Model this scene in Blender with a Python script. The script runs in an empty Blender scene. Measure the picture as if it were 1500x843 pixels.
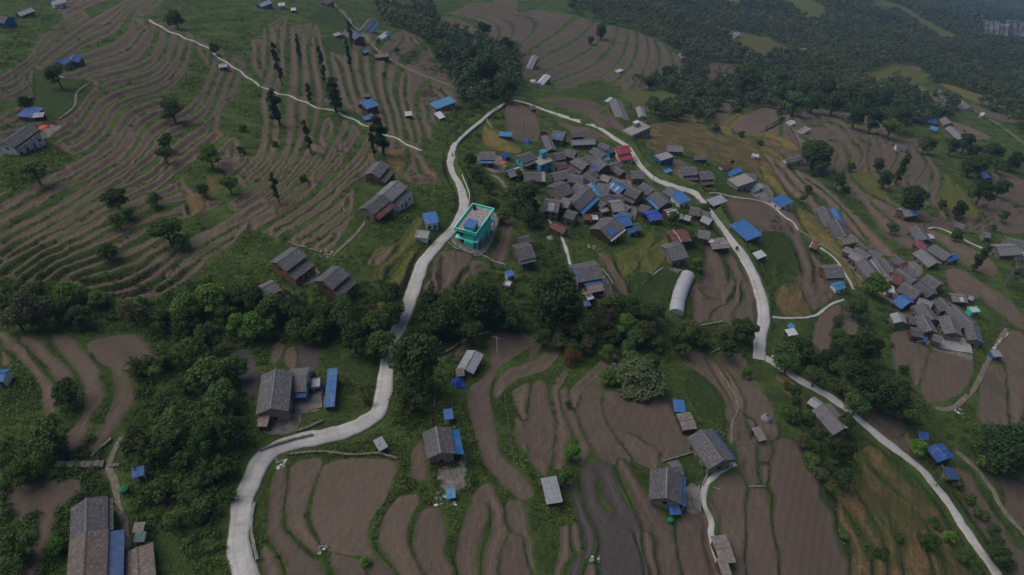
import bpy, math, random
import numpy as np
from mathutils import Vector, Matrix
random.seed(7); RS = np.random.RandomState(11)
SC = bpy.context.scene
COL = SC.collection
# ---------------------------------------------------------------- camera
F = 1013.0; PITCH = math.radians(43); CZ = 120.0
cd = bpy.data.cameras.new('camera'); cam = bpy.data.objects.new('camera', cd); COL.objects.link(cam)
cam.location = (0, 0, CZ); cam.rotation_euler = (math.radians(90-43), 0, 0)
cd.sensor_width = 36; cd.lens = 36*F/1500; cd.clip_start = 1; cd.clip_end = 30000
SC.camera = cam
# ---------------------------------------------------------------- light
w = bpy.data.worlds.new('World'); SC.world = w; w.use_nodes = True
nt = w.node_tree; bg = nt.nodes['Background']
sky = nt.nodes.new('ShaderNodeTexSky'); sky.sky_type = 'NISHITA'; sky.sun_disc = False
SUN_EL, SUN_AZ = 58, 285
sky.sun_elevation = math.radians(SUN_EL); sky.sun_rotation = math.radians(SUN_AZ)
sky.altitude = 1500; sky.air_density = 1.0; sky.dust_density = 3.0; sky.ozone_density = 1.0
nt.links.new(sky.outputs[0], bg.inputs[0]); bg.inputs[1].default_value = 0.06
sl = bpy.data.lights.new('sun', 'SUN'); sl.energy = 2.0; sl.angle = math.radians(60); sl.color = (1, .93, .84)
so = bpy.data.objects.new('sun', sl); COL.objects.link(so)
_d = Vector((math.sin(math.radians(SUN_AZ))*math.cos(math.radians(SUN_EL)), math.cos(math.radians(SUN_AZ))*math.cos(math.radians(SUN_EL)), math.sin(math.radians(SUN_EL))))
so.rotation_euler = _d.to_track_quat('Z', 'Y').to_euler(); so.location = (0, 0, 300)
SC.view_settings.view_transform = 'Standard'; SC.view_settings.look = 'None'
SC.view_settings.gamma = 1; SC.view_settings.use_curve_mapping = False
SC.view_settings.exposure = 0.2
SC.cycles.volume_bounces = 1
# ---------------------------------------------------------------- terrain maths
cp, sp = math.cos(PITCH), math.sin(PITCH)
def raydir(u, v):
    x = (np.asarray(u, float)-750)/F; y = (np.asarray(v, float)-421.5)/F
    return x, cp-y*sp, -sp-y*cp
CTL = [(0,0,2.4),(400,0,1.9),(750,0,1.3),(900,20,1.3),(1100,50,1.1),(1340,30,.8),(1445,20,.5),(515,50,2.3),(100,90,3.2),(785,95,1.8),(1000,100,1.6),(1230,140,1.6),(1185,70,1.2),(1395,150,1.6),(905,160,2.3),(540,165,3.1),(650,158,2.9),(1150,200,2.3),(1300,230,2.4),(1440,250,2.3),(920,195,2.8),(30,215,4.6),(820,250,3.4),(1220,330,3.2),(590,290,4.5),(1090,350,3.9),(890,340,4.2),(430,390,5.4),(0,420,6),(1500,420,3.6),(1380,480,4.1),(1110,500,4.7),(750,480,5.4),(200,600,7),(420,580,6.6),(1220,610,5.2),(650,665,7),(1045,650,6.2),(980,715,6.6),(1490,640,4.9),(0,843,9),(400,843,8.6),(750,843,8.2),(1100,843,7.3),(1500,843,5.8)]
_c = np.array(CTL); _t = F/_c[:, 2]; _x, _y, _z = raydir(_c[:, 0], _c[:, 1])
KX, KY, KZ = _x*_t/300, _y*_t/300, CZ+_z*_t
def _U(r2): return 0.5*r2*np.log(r2+1e-9)
_n = len(KX); _A = np.zeros((_n+3, _n+3)); _A[:_n, :_n] = _U((KX[:, None]-KX)**2+(KY[:, None]-KY)**2)+np.eye(_n)*0.004
_A[:_n, _n] = 1; _A[:_n, _n+1] = KX; _A[:_n, _n+2] = KY; _A[_n:, :_n] = _A[:_n, _n:].T
_w = np.linalg.solve(_A, np.concatenate([KZ, [0, 0, 0]]))
def tps(X, Y):
    X = np.asarray(X, float)/300; Y = np.asarray(Y, float)/300
    out = _w[_n]+_w[_n+1]*X+_w[_n+2]*Y
    for i in range(_n): out = out+_w[i]*_U((X-KX[i])**2+(Y-KY[i])**2)
    return out
GUL = None
def H0(X, Y):
    X = np.asarray(X, float); Y = np.asarray(Y, float)
    Z = tps(X, Y)
    Z = Z+0.8*np.sin(X/23+1.3*np.sin(Y/41))*np.sin(Y/31+1.1)+0.35*np.sin(X/9.7+Y/13.1)*np.sin(Y/8.3-X/17)
    if GUL is not None:
        d2 = np.full(X.shape, 1e9)
        for (ax, ay), (bx, by) in zip(GUL[:-1], GUL[1:]):
            L = (bx-ax)**2+(by-ay)**2
            q = np.clip(((X-ax)*(bx-ax)+(Y-ay)*(by-ay))/L, 0, 1)
            d2 = np.minimum(d2, (X-ax-q*(bx-ax))**2+(Y-ay-q*(by-ay))**2)
        Z = Z-4.5*np.exp(-d2/(2*8.0**2))
    return Z
def hit(u, v, up=0.0):
    dx, dy, dz = raydir(u, v)
    lo = np.full(np.shape(dx), 30.0); hi = np.full(np.shape(dx), 6000.0)
    for _ in range(34):
        m = (lo+hi)/2
        below = CZ+dz*m < H0(dx*m, dy*m)+up
        hi = np.where(below, m, hi); lo = np.where(below, lo, m)
    return dx*hi, dy*hi
_g = [(-60,440),(60,445),(150,455),(300,475),(450,478),(560,495),(700,480),(860,492),(1000,512),(1090,530)]
_gx, _gy = hit([a for a, b in _g], [b for a, b in _g])
GUL = list(zip(_gx, _gy))
def project(X, Y, Z):
    dz = Z-CZ; fw = Y*cp-dz*sp; upc = Y*sp+dz*cp
    fw = np.maximum(fw, 1.0)
    return 750+F*X/fw, 421.5-F*upc/fw, fw
# ---------------------------------------------------------------- digitising helpers
ZT = {'A': (0, 0), 'B': (375, 0), 'C': (750, 0), 'D': (1120, 0), 'E': (0, 210), 'F': (375, 210), 'G': (750, 210), 'H': (1120, 210),
      'I': (0, 420), 'J': (375, 420), 'K': (750, 420), 'L': (1120, 420), 'M': (0, 628), 'N': (375, 628), 'O': (750, 628), 'P': (1120, 628), '': (0, 0)}
def tz(t, pts):
    ox, oy = ZT[t]; k = 1.0 if t == '' else 3.921
    if isinstance(pts, str): pts = [tuple(map(float, q.split(','))) for q in pts.split()]
    return [(ox+x/k, oy+y/k) for x, y in pts]
def spline(P, step=3.0, closed=False):
    P = [np.array(p, float) for p in P]; n = len(P); out = []
    rng = range(n) if closed else range(n-1)
    for i in rng:
        if closed: a, b, c, d = P[i-1], P[i], P[(i+1) % n], P[(i+2) % n]
        else: a, b, c, d = P[max(i-1, 0)], P[i], P[i+1], P[min(i+2, n-1)]
        m = max(2, int(np.linalg.norm(c-b)/step))
        for j in range(m):
            t = j/m
            out.append(0.5*((2*b)+(c-a)*t+(2*a-5*b+4*c-d)*t*t+(3*b-a-3*c+d)*t**3))
    if not closed: out.append(P[-1])
    return np.array(out)
W_, H_ = 1500, 843
PY, PX = np.mgrid[0:H_, 0:W_].astype(np.float32)
def segdist(P, rad, par=None):
    """distance raster to polyline P within rad; par = value per vertex to interpolate"""
    D = np.full((H_, W_), 1e6, np.float32); V = np.zeros((H_, W_), np.float32)
    for i in range(len(P)-1):
        (ax, ay), (bx, by) = P[i], P[i+1]
        x0 = int(max(0, min(ax, bx)-rad)); x1 = int(min(W_, max(ax, bx)+rad+1)); y0 = int(max(0, min(ay, by)-rad)); y1 = int(min(H_, max(ay, by)+rad+1))
        if x1 <= x0 or y1 <= y0: continue
        X = PX[y0:y1, x0:x1]; Y = PY[y0:y1, x0:x1]
        L = (bx-ax)**2+(by-ay)**2+1e-9
        q = np.clip(((X-ax)*(bx-ax)+(Y-ay)*(by-ay))/L, 0, 1)
        d = np.sqrt((X-ax-q*(bx-ax))**2+(Y-ay-q*(by-ay))**2)
        s = D[y0:y1, x0:x1]; m = d < s; s[m] = d[m]
        if par is not None: V[y0:y1, x0:x1][m] = (par[i]+(par[i+1]-par[i])*q)[m]
    return (D, V) if par is not None else D
def polymask(P):
    P = np.array(P); x0 = int(max(0, P[:, 0].min())); x1 = int(min(W_, P[:, 0].max()+2)); y0 = int(max(0, P[:, 1].min())); y1 = int(min(H_, P[:, 1].max()+2))
    if x1 <= x0 or y1 <= y0: return None
    X = PX[y0:y1, x0:x1]; Y = PY[y0:y1, x0:x1]; ins = np.zeros(X.shape, bool)
    n = len(P)
    for i in range(n):
        ax, ay = P[i]; bx, by = P[(i+1) % n]
        if ay == by: continue
        c = ((ay > Y) != (by > Y)) & (X < (bx-ax)*(Y-ay)/(by-ay)+ax)
        ins ^= c
    return (slice(y0, y1), slice(x0, x1)), ins
# surface classes: 0 grass 1 soil 2 gold 3 crop rows 4 yard 5 dry orange grass 6 dark soil 7 olive
CLS = np.zeros((H_, W_), np.uint8); FID = np.zeros((H_, W_), np.int32); LINES = {'L': [], 'C': [], 'H': []}
def fill(t, c, pts, smooth=True):
    P = tz(t, pts)
    if smooth: P = spline(P, 4, True)
    r = polymask(P)
    if r: CLS[r[0]][r[1]] = c; FID[r[0]][r[1]] = FID.max()+1
def cut(t, wz, pts, c=0):
    P = spline(tz(t, pts), 4); k = 1 if t == '' else 3.921
    if t in 'ABEF' and t and c == 0: LINES['L'].append(P); return
    if t == 'C' and c == 0 and wz < 30: LINES['C'].append(P); return
    n = len(P); wob = 1+0.16*np.sin(np.arange(n)*0.55+random.random()*6)+0.12*np.sin(np.arange(n)*1.3)
    end = np.clip(np.minimum(np.arange(n), n-1-np.arange(n))/3.0+.35, 0, 1)
    D, V = segdist(P, wz/k+3, wob*end*wz/k/2)
    CLS[D < V] = c
# ---------------------------------------------------------------- land cover traced from the place
S = 1
# left hillside
fill('A', S, '-40,470 150,350 240,220 420,60 540,10 640,60 800,110 1000,140 1200,260 1490,400 1530,620 1530,900 -40,900 -40,700 150,600 0,560', False)
fill('E', S, '-40,-60 1530,-60 1530,330 1440,450 1330,600 1180,720 980,850 850,900 500,900 420,800 200,810 -40,760', False)
fill('B', S, '-40,240 60,150 180,90 420,130 500,210 640,190 850,170 980,240 1020,330 1130,480 1160,600 1010,720 1010,800 920,860 -40,860', False)
fill('F', S, '-40,-30 700,-30 680,120 560,260 560,430 420,640 250,590 -40,480', False)
fill('A', 3, '200,400 330,440 540,480 500,560 420,650 300,690 200,640 190,500')
fill('A', S, '330,60 420,-30 960,-30 880,80 700,110 420,160', False); fill('A', 0, '-20,-20 250,-20 230,60 150,180 80,240 -20,300', False)
fill('A', 0, '1290,600 1400,570 1490,600 1500,760 1350,800 1260,740')
fill('A', 0, '1020,-10 1510,-10 1510,230 1200,240 1020,150 860,90 900,40', False)
fill('E', 0, '100,0 300,0 410,60 380,150 200,210 0,290 -30,290 -30,100', False)
fill('E', 0, '1060,200 1200,110 1320,190 1400,270 1250,340 1130,300')
fill('E', 5, '1190,210 1290,190 1280,260 1210,300'); fill('E', 5, '1080,310 1160,290 1180,350 1110,415 1070,390')
fill('B', 0, '370,-10 980,-10 900,170 760,120 650,200 600,220 500,330 380,250 350,130 200,160 150,30', False)
fill('B', 3, '300,100 420,40 540,150 500,180 400,150'); fill('B', 3, '380,220 480,220 500,310 400,280')
fill('B', 0, '370,620 480,600 620,680 640,740 560,720 500,830 330,830 350,700', True)
for p in ['390,700 440,690 430,830 360,830', '470,710 540,700 500,780 480,843 430,843', '560,740 600,740 620,843 530,843']: fill('B', S, p)
CL = lambda t, w, L: [cut(t, w, q) for q in L.split(';')]
CL('A', 34, '-20,420 130,372 200,250 330,130 480,40;260,240 330,200 450,120 540,60;290,310 400,215 500,150 600,80;640,110 760,50 900,0;800,90 900,50 960,-10;-20,570 200,500;60,490 150,440 200,400')
CL('A', 55, '310,330 430,260 600,200 720,165 800,125')
CL('A', 42, '460,450 560,400 660,340 715,270 735,180 745,130;540,490 650,445 770,360 840,290 850,180 820,120;600,530 760,460 860,385 935,310 940,210 920,170;1010,540 1050,440 1140,385 1200,340;1060,560 1110,500 1180,430 1230,380;1090,650 1190,580 1230,510 1240,430;1190,720 1290,600 1310,500;1030,400 1045,300 990,200')
CL('A', 60, '520,590 760,530 900,460 980,420;400,800 560,670 700,600 870,510 960,480')
CL('A', 42, '600,850 650,770 760,690 870,640 980,580;700,850 780,760 900,700 1020,650 1120,600;850,850 960,770 1080,720 1170,650 1230,590;560,490 640,440 700,410;820,640 940,590')
CL('E', 50, '-20,410 120,330 250,270 420,200 540,130 620,90 650,-20;-20,510 180,390 350,300 500,240 620,190 720,130 780,-20;20,690 230,565 420,490 600,430 700,390 800,370 870,310')
CL('E', 60, '-20,610 150,510 350,410 540,350 640,290 740,200 850,50 880,-20;180,800 400,655 600,560 760,500 880,470;80,750 250,655 400,570 500,510')
CL('E', 45, '740,250 830,190 900,90 950,-20;790,290 900,210 990,130 1100,60 1150,-20;870,330 960,245 1060,170 1160,100 1230,-20;1000,350 1100,250 1200,160 1320,80 1380,-20;1320,150 1400,70 1500,0;1360,210 1500,120;1380,290 1500,200')
CL('E', 62, '430,800 620,690 740,640 860,560 1000,540 1100,500 1190,460;600,800 750,705 900,630 1060,600 1200,530 1280,430 1350,380;740,850 900,725 1050,650 1200,580 1290,490 1400,400 1500,330')
CL('F', 45, '-20,280 120,160 160,60 130,-20;-20,380 110,290 240,200 300,100 340,-20;20,400 230,265 330,170 400,90 440,-20;100,410 330,285 450,170 540,60 560,-20;410,235 500,170 590,80 610,-20;500,255 600,150 670,50 670,-20')
CL('F', 32, '60,440 250,365 370,310;110,510 280,420 390,330;170,560 330,450 440,350;250,590 400,480 490,390;310,610 450,500 540,420')
CL('B', 24, '50,470 60,380 10,345;130,480 130,300 100,200 120,120;260,380 240,250 250,190 310,120;390,440 370,330 350,230 370,150;400,540 370,470 440,400 470,330;560,640 540,480 470,370 420,300;650,500 620,420 560,330;900,850 880,700 860,620 920,520 890,480;970,790 940,640 910,560 950,490;1010,800 990,650 960,560;200,480 170,380 190,250 150,180;320,560 300,400 300,300;720,850 740,700 720,560 690,470 720,430')
CL('B', 50, '300,850 290,640 300,540;60,800 60,600 30,530;170,850 180,720 140,600;760,600 850,520 870,430 930,350;820,850 860,760')
fill('C', 7, '1180,150 1420,200 1500,260 1450,330 1300,290 1200,200'); fill('C', S, '1320,290 1440,300 1500,350 1400,350'); fill('D', 7, '560,420 700,400 760,440 690,500 600,480'); fill('D', S, '700,380 800,370 900,390 860,430 740,420'); fill('D', S, '1180,600 1300,640 1480,700 1500,720 1300,680'); fill('C', 7, '1050,-20 1300,-20 1290,60 1200,40'); fill('D',7,'-20,180 60,230 170,300 120,330 0,280')
# ridge with small terraces, upper centre
fill('C', S, '-60,90 150,60 340,90 470,130 700,180 850,240 960,330 980,480 850,500 600,530 400,520 170,560 60,430 -60,400', False)
fill('B', S, '1000,130 1150,60 1300,-10 1500,-10 1500,220 1400,290 1230,240 1150,180 1060,180', False)
CL('B', 26, '1000,150 1150,80 1330,0;1080,170 1200,130 1380,50;1130,190 1350,130 1500,70;1210,230 1400,190 1500,130;1000,90 1200,10')
CL('C', 20, '-60,370 40,310 130,240 220,200 300,110 340,90;-20,400 150,280 270,205 330,150;60,430 200,330 330,260 400,230;130,440 280,350 370,290 440,270;180,480 320,400 400,370 440,320 470,250;240,490 350,440 440,410 480,330 520,260;330,500 480,430 550,340 580,260;400,520 490,460 560,400 620,290;470,530 560,420 640,370 670,250 680,190;600,530 680,440 770,340 730,220;630,510 700,450 790,360;800,510 770,400 800,320;880,500 850,400 870,330;120,250 230,170 250,100;200,130 330,230 440,260')
cut('C', 60, '-60,560 100,520 300,540 480,500 640,530')
fill('C', S, '120,585 250,565 480,590 620,710 640,740 540,740 430,690 250,625'); fill('C', S, '-30,600 70,600 150,690 140,800 20,800 -30,740')
fill('C', 7, '500,640 560,600 620,640 560,670'); fill('C', 7, '620,545 800,512 920,540 1000,545 960,620 720,640 690,590')
fill('C', 0, '160,640 400,700 520,760 480,800 240,740'); fill('C', S, '270,710 420,720 540,780 420,780')
fill('C', 5, '770,730 900,700 1010,650 1075,640 1120,740 1250,820 1400,860 820,860 800,790'); fill('C', S, '1090,370 1260,380 1260,480 1130,470')
fill('C', S, '1150,600 1260,560 1360,570 1280,620 1200,740 1150,740'); fill('C', S, '1260,730 1330,670 1500,620 1520,790 1380,800')
fill('C', 2, '1200,740 1300,650 1390,600 1370,640 1290,700 1260,760 1330,800 1490,800 1500,850 1340,840'); fill('C', 7, '1100,480 1180,480 1170,560 1120,550')
# right hillside
fill('D', S, '120,640 220,560 350,640 600,665 700,740 770,860 150,860 110,740'); fill('D', 2, '0,765 130,800 190,860 -20,860'); fill('D', 2, '820,500 900,500 1040,600 1010,640 900,570')
fill('D', 2, '1010,480 1150,515 1390,600 1290,610 1150,560'); fill('D', 7, '620,25 800,60 1000,135 1150,205 1020,250 920,170 760,85 600,60'); fill('D', 2, '980,180 1140,200 1090,215')
fill('D', 7, '80,20 220,-10 350,90 240,130'); fill('D', S, '1070,700 1270,770 1290,800 1150,790'); fill('D', 7, '640,400 780,380 960,440 900,480 700,470')
fill('G', 5, '960,-20 1510,-20 1510,260 1400,180 1200,110 1050,60'); fill('G', 0, '1040,100 1160,140 1280,180 1260,290 1160,280 1130,180'); fill('G', 3, '1080,90 1170,140 1265,180 1262,300 1175,285 1165,180')
fill('G', 5, '1060,20 1200,60 1400,150 1300,130 1120,70')
fill('H', S, '-20,50 90,100 230,180 330,230 520,360 700,560 800,660 700,640 560,600 480,560 440,380 310,370 330,470 260,360 160,300 100,230', False)
fill('H', S, '-20,-20 100,30 200,40 240,0 500,-20 900,-20 1010,180 1000,330 1100,350 1230,380 1300,480 1250,510 1060,500 930,480 900,560 850,560 700,540 560,330 420,260 380,180 250,160 100,60', False)
fill('H', S, '850,500 1000,560 1150,690 1300,760 1330,700 1120,560 940,490'); fill('H', S, '1180,370 1320,230 1500,260 1500,500 1280,480'); fill('H', S, '1300,180 1400,170 1510,240 1510,330 1380,280')
fill('H', 0, '690,290 760,350 900,400 1000,430 980,360 830,330 800,250'); fill('H', 7, '1040,180 1190,330 1240,420 1150,420 1020,330'); fill('H', 7, '490,180 600,170 700,280 640,310 540,260')
fill('H', 2, '-20,130 60,190 140,330 100,310 0,230'); fill('H', 0, '0,230 110,310 190,350 180,440 120,400')
fill('H', 2, '190,380 290,430 400,560 530,700 580,790 540,830 480,790 440,700 330,590 240,510 200,450')
fill('H', S, '150,380 200,480 230,600 330,700 360,843 170,860 200,700 130,520 0,520 -10,350 60,400')
fill('H', S, '590,330 700,340 800,420 870,570 820,600 740,540 640,440'); fill('H', 3, '0,520 90,515 180,640 200,760 0,700'); fill('H', 0, '270,300 360,340 350,370 300,350'); fill('H', S, '1040,740 1150,740 1300,860 1100,860')
CL('H', 14, '150,150 260,260 370,380 480,490 600,600;230,200 370,300 500,440 610,590;500,200 600,290 720,350 800,400;520,170 560,60 500,-10;600,170 590,60 610,-10;700,180 760,80 740,0;860,230 930,120 870,30;980,330 1020,190 940,60 880,-10;1090,250 1110,120;240,600 280,720 270,843')
CL('H', 40, '330,210 500,370 640,500 760,620 880,690 1020,740')
CL('H', 24, '420,60 400,160 440,260;1200,480 1270,380')
CL('D', 10, '180,640 260,720 380,700 480,770;330,640 380,720;500,770 700,770;220,730 330,730;600,850 590,780;510,850 500,780')
fill('G', S, '1240,310 1500,345 1500,510 1330,520 1270,430'); fill('G', S, '1085,843 1125,590 1250,615 1320,700 1410,860 1040,860'); fill('G', 3, '1400,550 1500,510 1560,640 1500,800')
fill('G', 5, '990,190 1060,190 1070,250 1010,250'); fill('G', 7, '590,650 700,600 770,520 825,540 740,690 640,760'); fill('G', 7, '800,610 905,530 895,650 780,760 730,710'); fill('G', S, '500,640 560,660 660,850 620,850'); fill('G', 3, '680,780 760,740 800,780 790,860 680,860')
fill('G', 3, '790,780 880,730 980,760 930,850 780,860')
CL('G', 16, '1210,640 1290,843;1170,600 1230,720 1260,860')
# gold field above the village
fill('', 2, '710,182 720,188 738,203 752,213 763,219 760,224 745,222 727,219 708,209 707,195'); fill('', S, '640,370 690,374 676,400 655,425 620,430 632,395'); fill('', S, '742,320 752,325 748,360 738,385 722,378 735,345'); fill('', S, '690,385 715,390 690,405 670,420')
fill('F', S, '740,20 900,20 980,110 1040,110 1040,200 950,230 830,200 780,130'); fill('F', 5, '780,40 860,60 830,180 760,130'); CL('F', 22, '860,20 870,200;930,60 940,200')
fill('F', 7, '820,560 900,450 960,440 940,540 820,660 720,700 640,690 700,610'); fill('F', S, '660,670 720,620 790,590 800,620 700,700'); fill('F', 5, '680,730 740,700 730,760 690,770');
fill('F', 7, '850,640 920,640 830,843 720,860 760,760'); fill('J', 5, '700,100 780,60 790,120 740,150')
# lower left
fill('I', S, '-20,275 40,280 130,350 170,420 220,480 300,570 340,660 300,720 255,705 230,560 140,440 70,370 -20,330'); fill('I', S, '120,300 200,290 300,400 410,500 390,550 335,560 280,460 200,380')
fill('I', S, '300,290 400,290 480,380 540,450 580,550 590,660 520,740 490,870 420,960 370,900 470,740 490,620 460,500 380,410')
fill('I', S, '510,340 600,300 760,285 850,345 920,415 880,440 745,400 745,520 775,620 690,760 620,870 540,960 530,900 620,740 660,640 650,480 560,420'); fill('I', S, '-20,360 60,430 -20,450')
fill('I', 6, '1340,390 1430,380 1480,520 1460,620 1400,620 1370,500'); fill('M', S, '60,350 250,300 480,310 390,400 330,480 300,600 240,800 130,860 190,700 210,500 100,520'); fill('M', S, '880,390 1000,390 1010,430 920,440')
fill('M', 3, '900,640 1010,600 1080,740 1060,860 880,860'); fill('M', 3, '1000,400 1180,400 1200,560 1050,560'); fill('M',0,'480,280 620,300 640,420 500,420')
fill('J', 6, '250,345 370,340 340,460 260,470'); fill('J', 3, '380,400 470,370 470,480 400,460'); fill('J', 3, '520,400 740,400 700,520 560,530'); fill('J', S, '90,350 150,330 140,400 100,440'); fill('J', S, '180,370 230,360 220,460 170,450'); fill('J', S, '1140,405 1190,330 1250,340 1220,370')
fill('J',4,'20,745 240,720 240,800 190,843 60,843 20,800')
# lower centre
LC = [('N','70,590 80,430 110,260 170,240 160,400 150,560 200,640 300,740 420,880 220,880 170,760 90,650'),('N','210,220 300,180 380,190 320,340 270,480 300,590 375,700 340,715 220,600 180,540 180,380'),
('N','420,200 640,180 800,200 790,280 740,400 660,520 640,640 655,722 420,695 350,590 320,480 350,330'),('N','430,730 520,740 610,790 640,880 510,880'),('N','650,740 720,770 820,880 660,880'),
('N','820,400 920,380 930,420 880,520 860,620 900,740 980,880 860,880 760,730 710,660 730,530 780,440'),('N','960,470 1040,460 1080,540 1090,640 1080,720 1150,880 1000,880 920,720 910,620 930,520'),
('N','1240,440 1310,410 1330,480 1290,630 1260,740 1270,880 1190,880 1160,720 1190,560'),('N','1290,340 1350,330 1400,440 1460,510 1460,580 1390,720 1390,880 1300,880 1330,680 1360,570 1340,430 1240,410'),
('N','1490,640 1560,620 1580,700 1590,880 1430,880 1440,760'),('N','900,140 950,90 980,200 970,290 900,280 890,220'),('N','40,690 100,740 150,880 60,880'),
('K','-130,300 -70,270 40,272 130,300 90,350 0,410 -60,450 -110,520 -130,600 -120,700 -95,843 -70,970 20,1050 90,1120 125,1190 50,1220 0,1180 -70,1110 -150,1010 -200,870 -240,720 -250,640 -240,580 -180,540 -130,480 -120,400'),
('K','100,400 120,340 180,310 160,360 110,410'),('K','-90,630 -100,570 -40,490 50,460 130,430 200,370 220,310 300,310 280,370 210,460 100,500 0,550'),('K','10,600 80,560 90,600 75,680 80,770 40,720 10,640'),
('K','110,600 150,550 190,560 200,650 250,720 245,843 230,940 200,1070 170,1080 110,1010 85,960 30,880 20,760 70,790 100,720'),('K','225,600 300,490 310,510 260,600 270,680 290,740 330,860 300,920 310,1000 260,1050 240,1000 245,870 260,800'),
('K','280,610 320,590 320,660 380,760 420,860 370,860 300,740'),('K','340,600 450,490 530,410 600,390 560,450 470,530 400,600 372,690 350,680'),('K','378,680 440,560 512,530 512,680 550,800 620,900 700,980 640,1010 580,1020 480,960 400,820'),
('K','540,610 750,590 820,580 900,680 950,780 1000,860 1045,925 860,1000 840,930 760,890 640,860 560,790 530,700'),('K','600,830 700,850 830,940 845,1000 815,1040 700,990 620,900'),('O','390,100 425,70 440,120 400,200 380,190'),
('O','600,200 640,175 700,280 780,400 860,500 930,640 960,880 850,880 810,620 740,560 700,400 640,290'),('O','745,620 800,610 845,880 775,880 720,680'),('O','340,570 370,550 390,620 390,690 360,690 335,640'),
('O','280,570 320,570 320,680 330,740 290,800 260,880 235,880 280,700'),('O','-30,430 50,420 80,500 90,590 50,610 -30,560'),('O','-40,640 60,620 80,700 110,800 130,880 -60,880'),('O','410,870 440,790 480,800 480,870'),
('O','960,510 1000,490 1110,490 1140,600 1160,700 1195,880 990,880 950,620'),('O','1150,380 1200,280 1260,265 1320,290 1330,400 1330,880 1280,880 1265,680 1200,670 1190,560 1140,440'),('O','1360,380 1450,360 1470,450 1490,600 1540,880 1360,880'),
('O','1285,-20 1400,-20 1400,250 1420,300 1380,330 1330,280 1310,200'),('O','1410,90 1480,80 1480,170 1420,170'),('O','1430,220 1470,220 1460,300 1430,300'),
('K','990,430 1000,385 1110,392 1220,540 1290,700 1260,770 1235,750 1220,680 1170,590 1080,500'),('K','1170,400 1230,370 1320,400 1350,460 1400,540 1490,700 1520,860 1410,860 1400,760 1310,700 1260,560'),('K','1275,740 1310,720 1370,870 1245,870'),
('K','1055,-10 1390,-10 1430,150 1380,270 1250,210 1130,190 1060,200 1050,100'),
('P','60,80 190,90 230,180 300,290 310,400 380,490 400,590 440,720 510,880 120,880 90,700 50,590 60,400 30,300'),('P','660,-30 780,-30 880,190 940,250 850,180 740,90'),('P','1090,240 1160,260 1240,380 1330,520 1440,680 1500,740 1520,880 1440,880 1260,600 1150,420'),('P','1340,270 1520,250 1520,560 1400,480 1380,380 1330,300'),
('L','150,-10 370,-10 400,50 330,100 280,130 220,60'),('L','300,210 370,120 440,110 410,200 370,260 380,340 330,370 280,320'),('L','440,110 520,160 530,240 500,330 450,410 440,260 460,160'),('L','740,270 870,270 920,340 930,420 880,560 850,530 830,430 800,480 750,470 740,350'),
('L','950,390 1090,390 1190,420 1180,520 1120,610 1000,660 930,650 900,600 920,480'),('L','1270,460 1370,480 1390,600 1410,780 1350,790 1230,760 1240,600'),('L','1400,260 1520,300 1520,440 1490,560 1460,800 1415,790 1395,600 1385,440 1320,370'),
('L','1210,-20 1380,60 1520,230 1520,260 1420,200 1280,90'),('L','560,720 640,690 790,760 780,860 660,860')]
for t, p in LC: fill(t, S, p)
fill('O', 6, '420,220 550,210 600,300 640,400 720,520 740,600 750,700 770,880 510,880 510,680 480,560 420,440 400,340'); fill('O', 6, '330,330 350,310 390,430 440,530 470,620 460,720 400,760 370,880 325,880 350,780 420,700 410,580 360,450')
fill('O', 7, '480,250 500,330 520,400 570,460 560,470 505,410 485,330')
CL('O', 14, '80,90 100,200;690,600 740,740 760,860'); CL('O', 7, '490,240 505,340 560,430 575,480')
CL('K', 20, '1130,200 1150,140 1240,90 1290,-10;1250,190 1290,120 1320,60 1310,-10'); fill('K', 0, '1080,30 1130,50 1190,70 1140,85')
fill('K', 3, '1000,500 1100,520 1190,630 1220,700 1180,750 1080,740 1010,610'); fill('K', 3, '680,0 900,0 890,120 820,140 740,60'); fill('O', 3, '880,180 1040,140 1110,210 1100,280 1020,290 960,220')

fill('P', 5, '560,130 640,110 700,200 830,330 950,430 1030,560 1080,700 1150,880 530,880 510,700 430,560 430,440 380,260 450,250 560,290'); fill('L', 5, '70,500 160,540 240,680 160,640 90,560')
CL('P', 30, '440,440 530,580 600,720 620,860;520,340 590,480 680,640 710,860;560,160 660,280 720,330 800,400;690,460 750,620 800,860;700,560 640,500;850,470 930,560 1000,700 1040,860;880,600 950,760 960,860')
fill('L', 5, '100,0 200,0 230,80 260,170 130,170 60,60')
fill('L', 4, '880,285 1020,330 1160,330 1190,420 1060,385 940,350'); fill('', 4, '660,352 674,342 690,350 735,320 722,345 705,372 680,366'); fill('N', 4, '1050,230 1160,215 1200,130 1212,260 1190,345 1060,335')
fill('', 4, '1100,272 1118,268 1130,280 1130,296 1104,290'); fill('J', 4, '200,640 370,620 370,700 230,720'); fill('', 4, '868,293 880,296 878,310 866,318 858,308'); fill('', 4, '920,300 930,303 932,318 922,322'); fill('', 4, '432,412 462,396 468,404 445,420'); fill('O', 4, '1000,330 1070,330 1080,470 1000,470'); fill('', 4, '1330,385 1348,388 1352,402 1338,406')
fill('A', 4, '300,720 360,720 260,800 230,760'); fill('', 4, '800,300 845,262 870,230 905,245 925,275 890,300 850,300'); fill('', 4, '1240,352 1280,380 1330,395 1340,440 1390,460 1400,480 1340,480 1300,440 1250,400')
fill('', 4, '700,228 740,232 735,255 715,250'); fill('', 1, '985,238 1000,236 1014,250 1010,262 990,258'); fill('', 4, '850,405 885,405 900,440 870,440 855,430')
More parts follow.
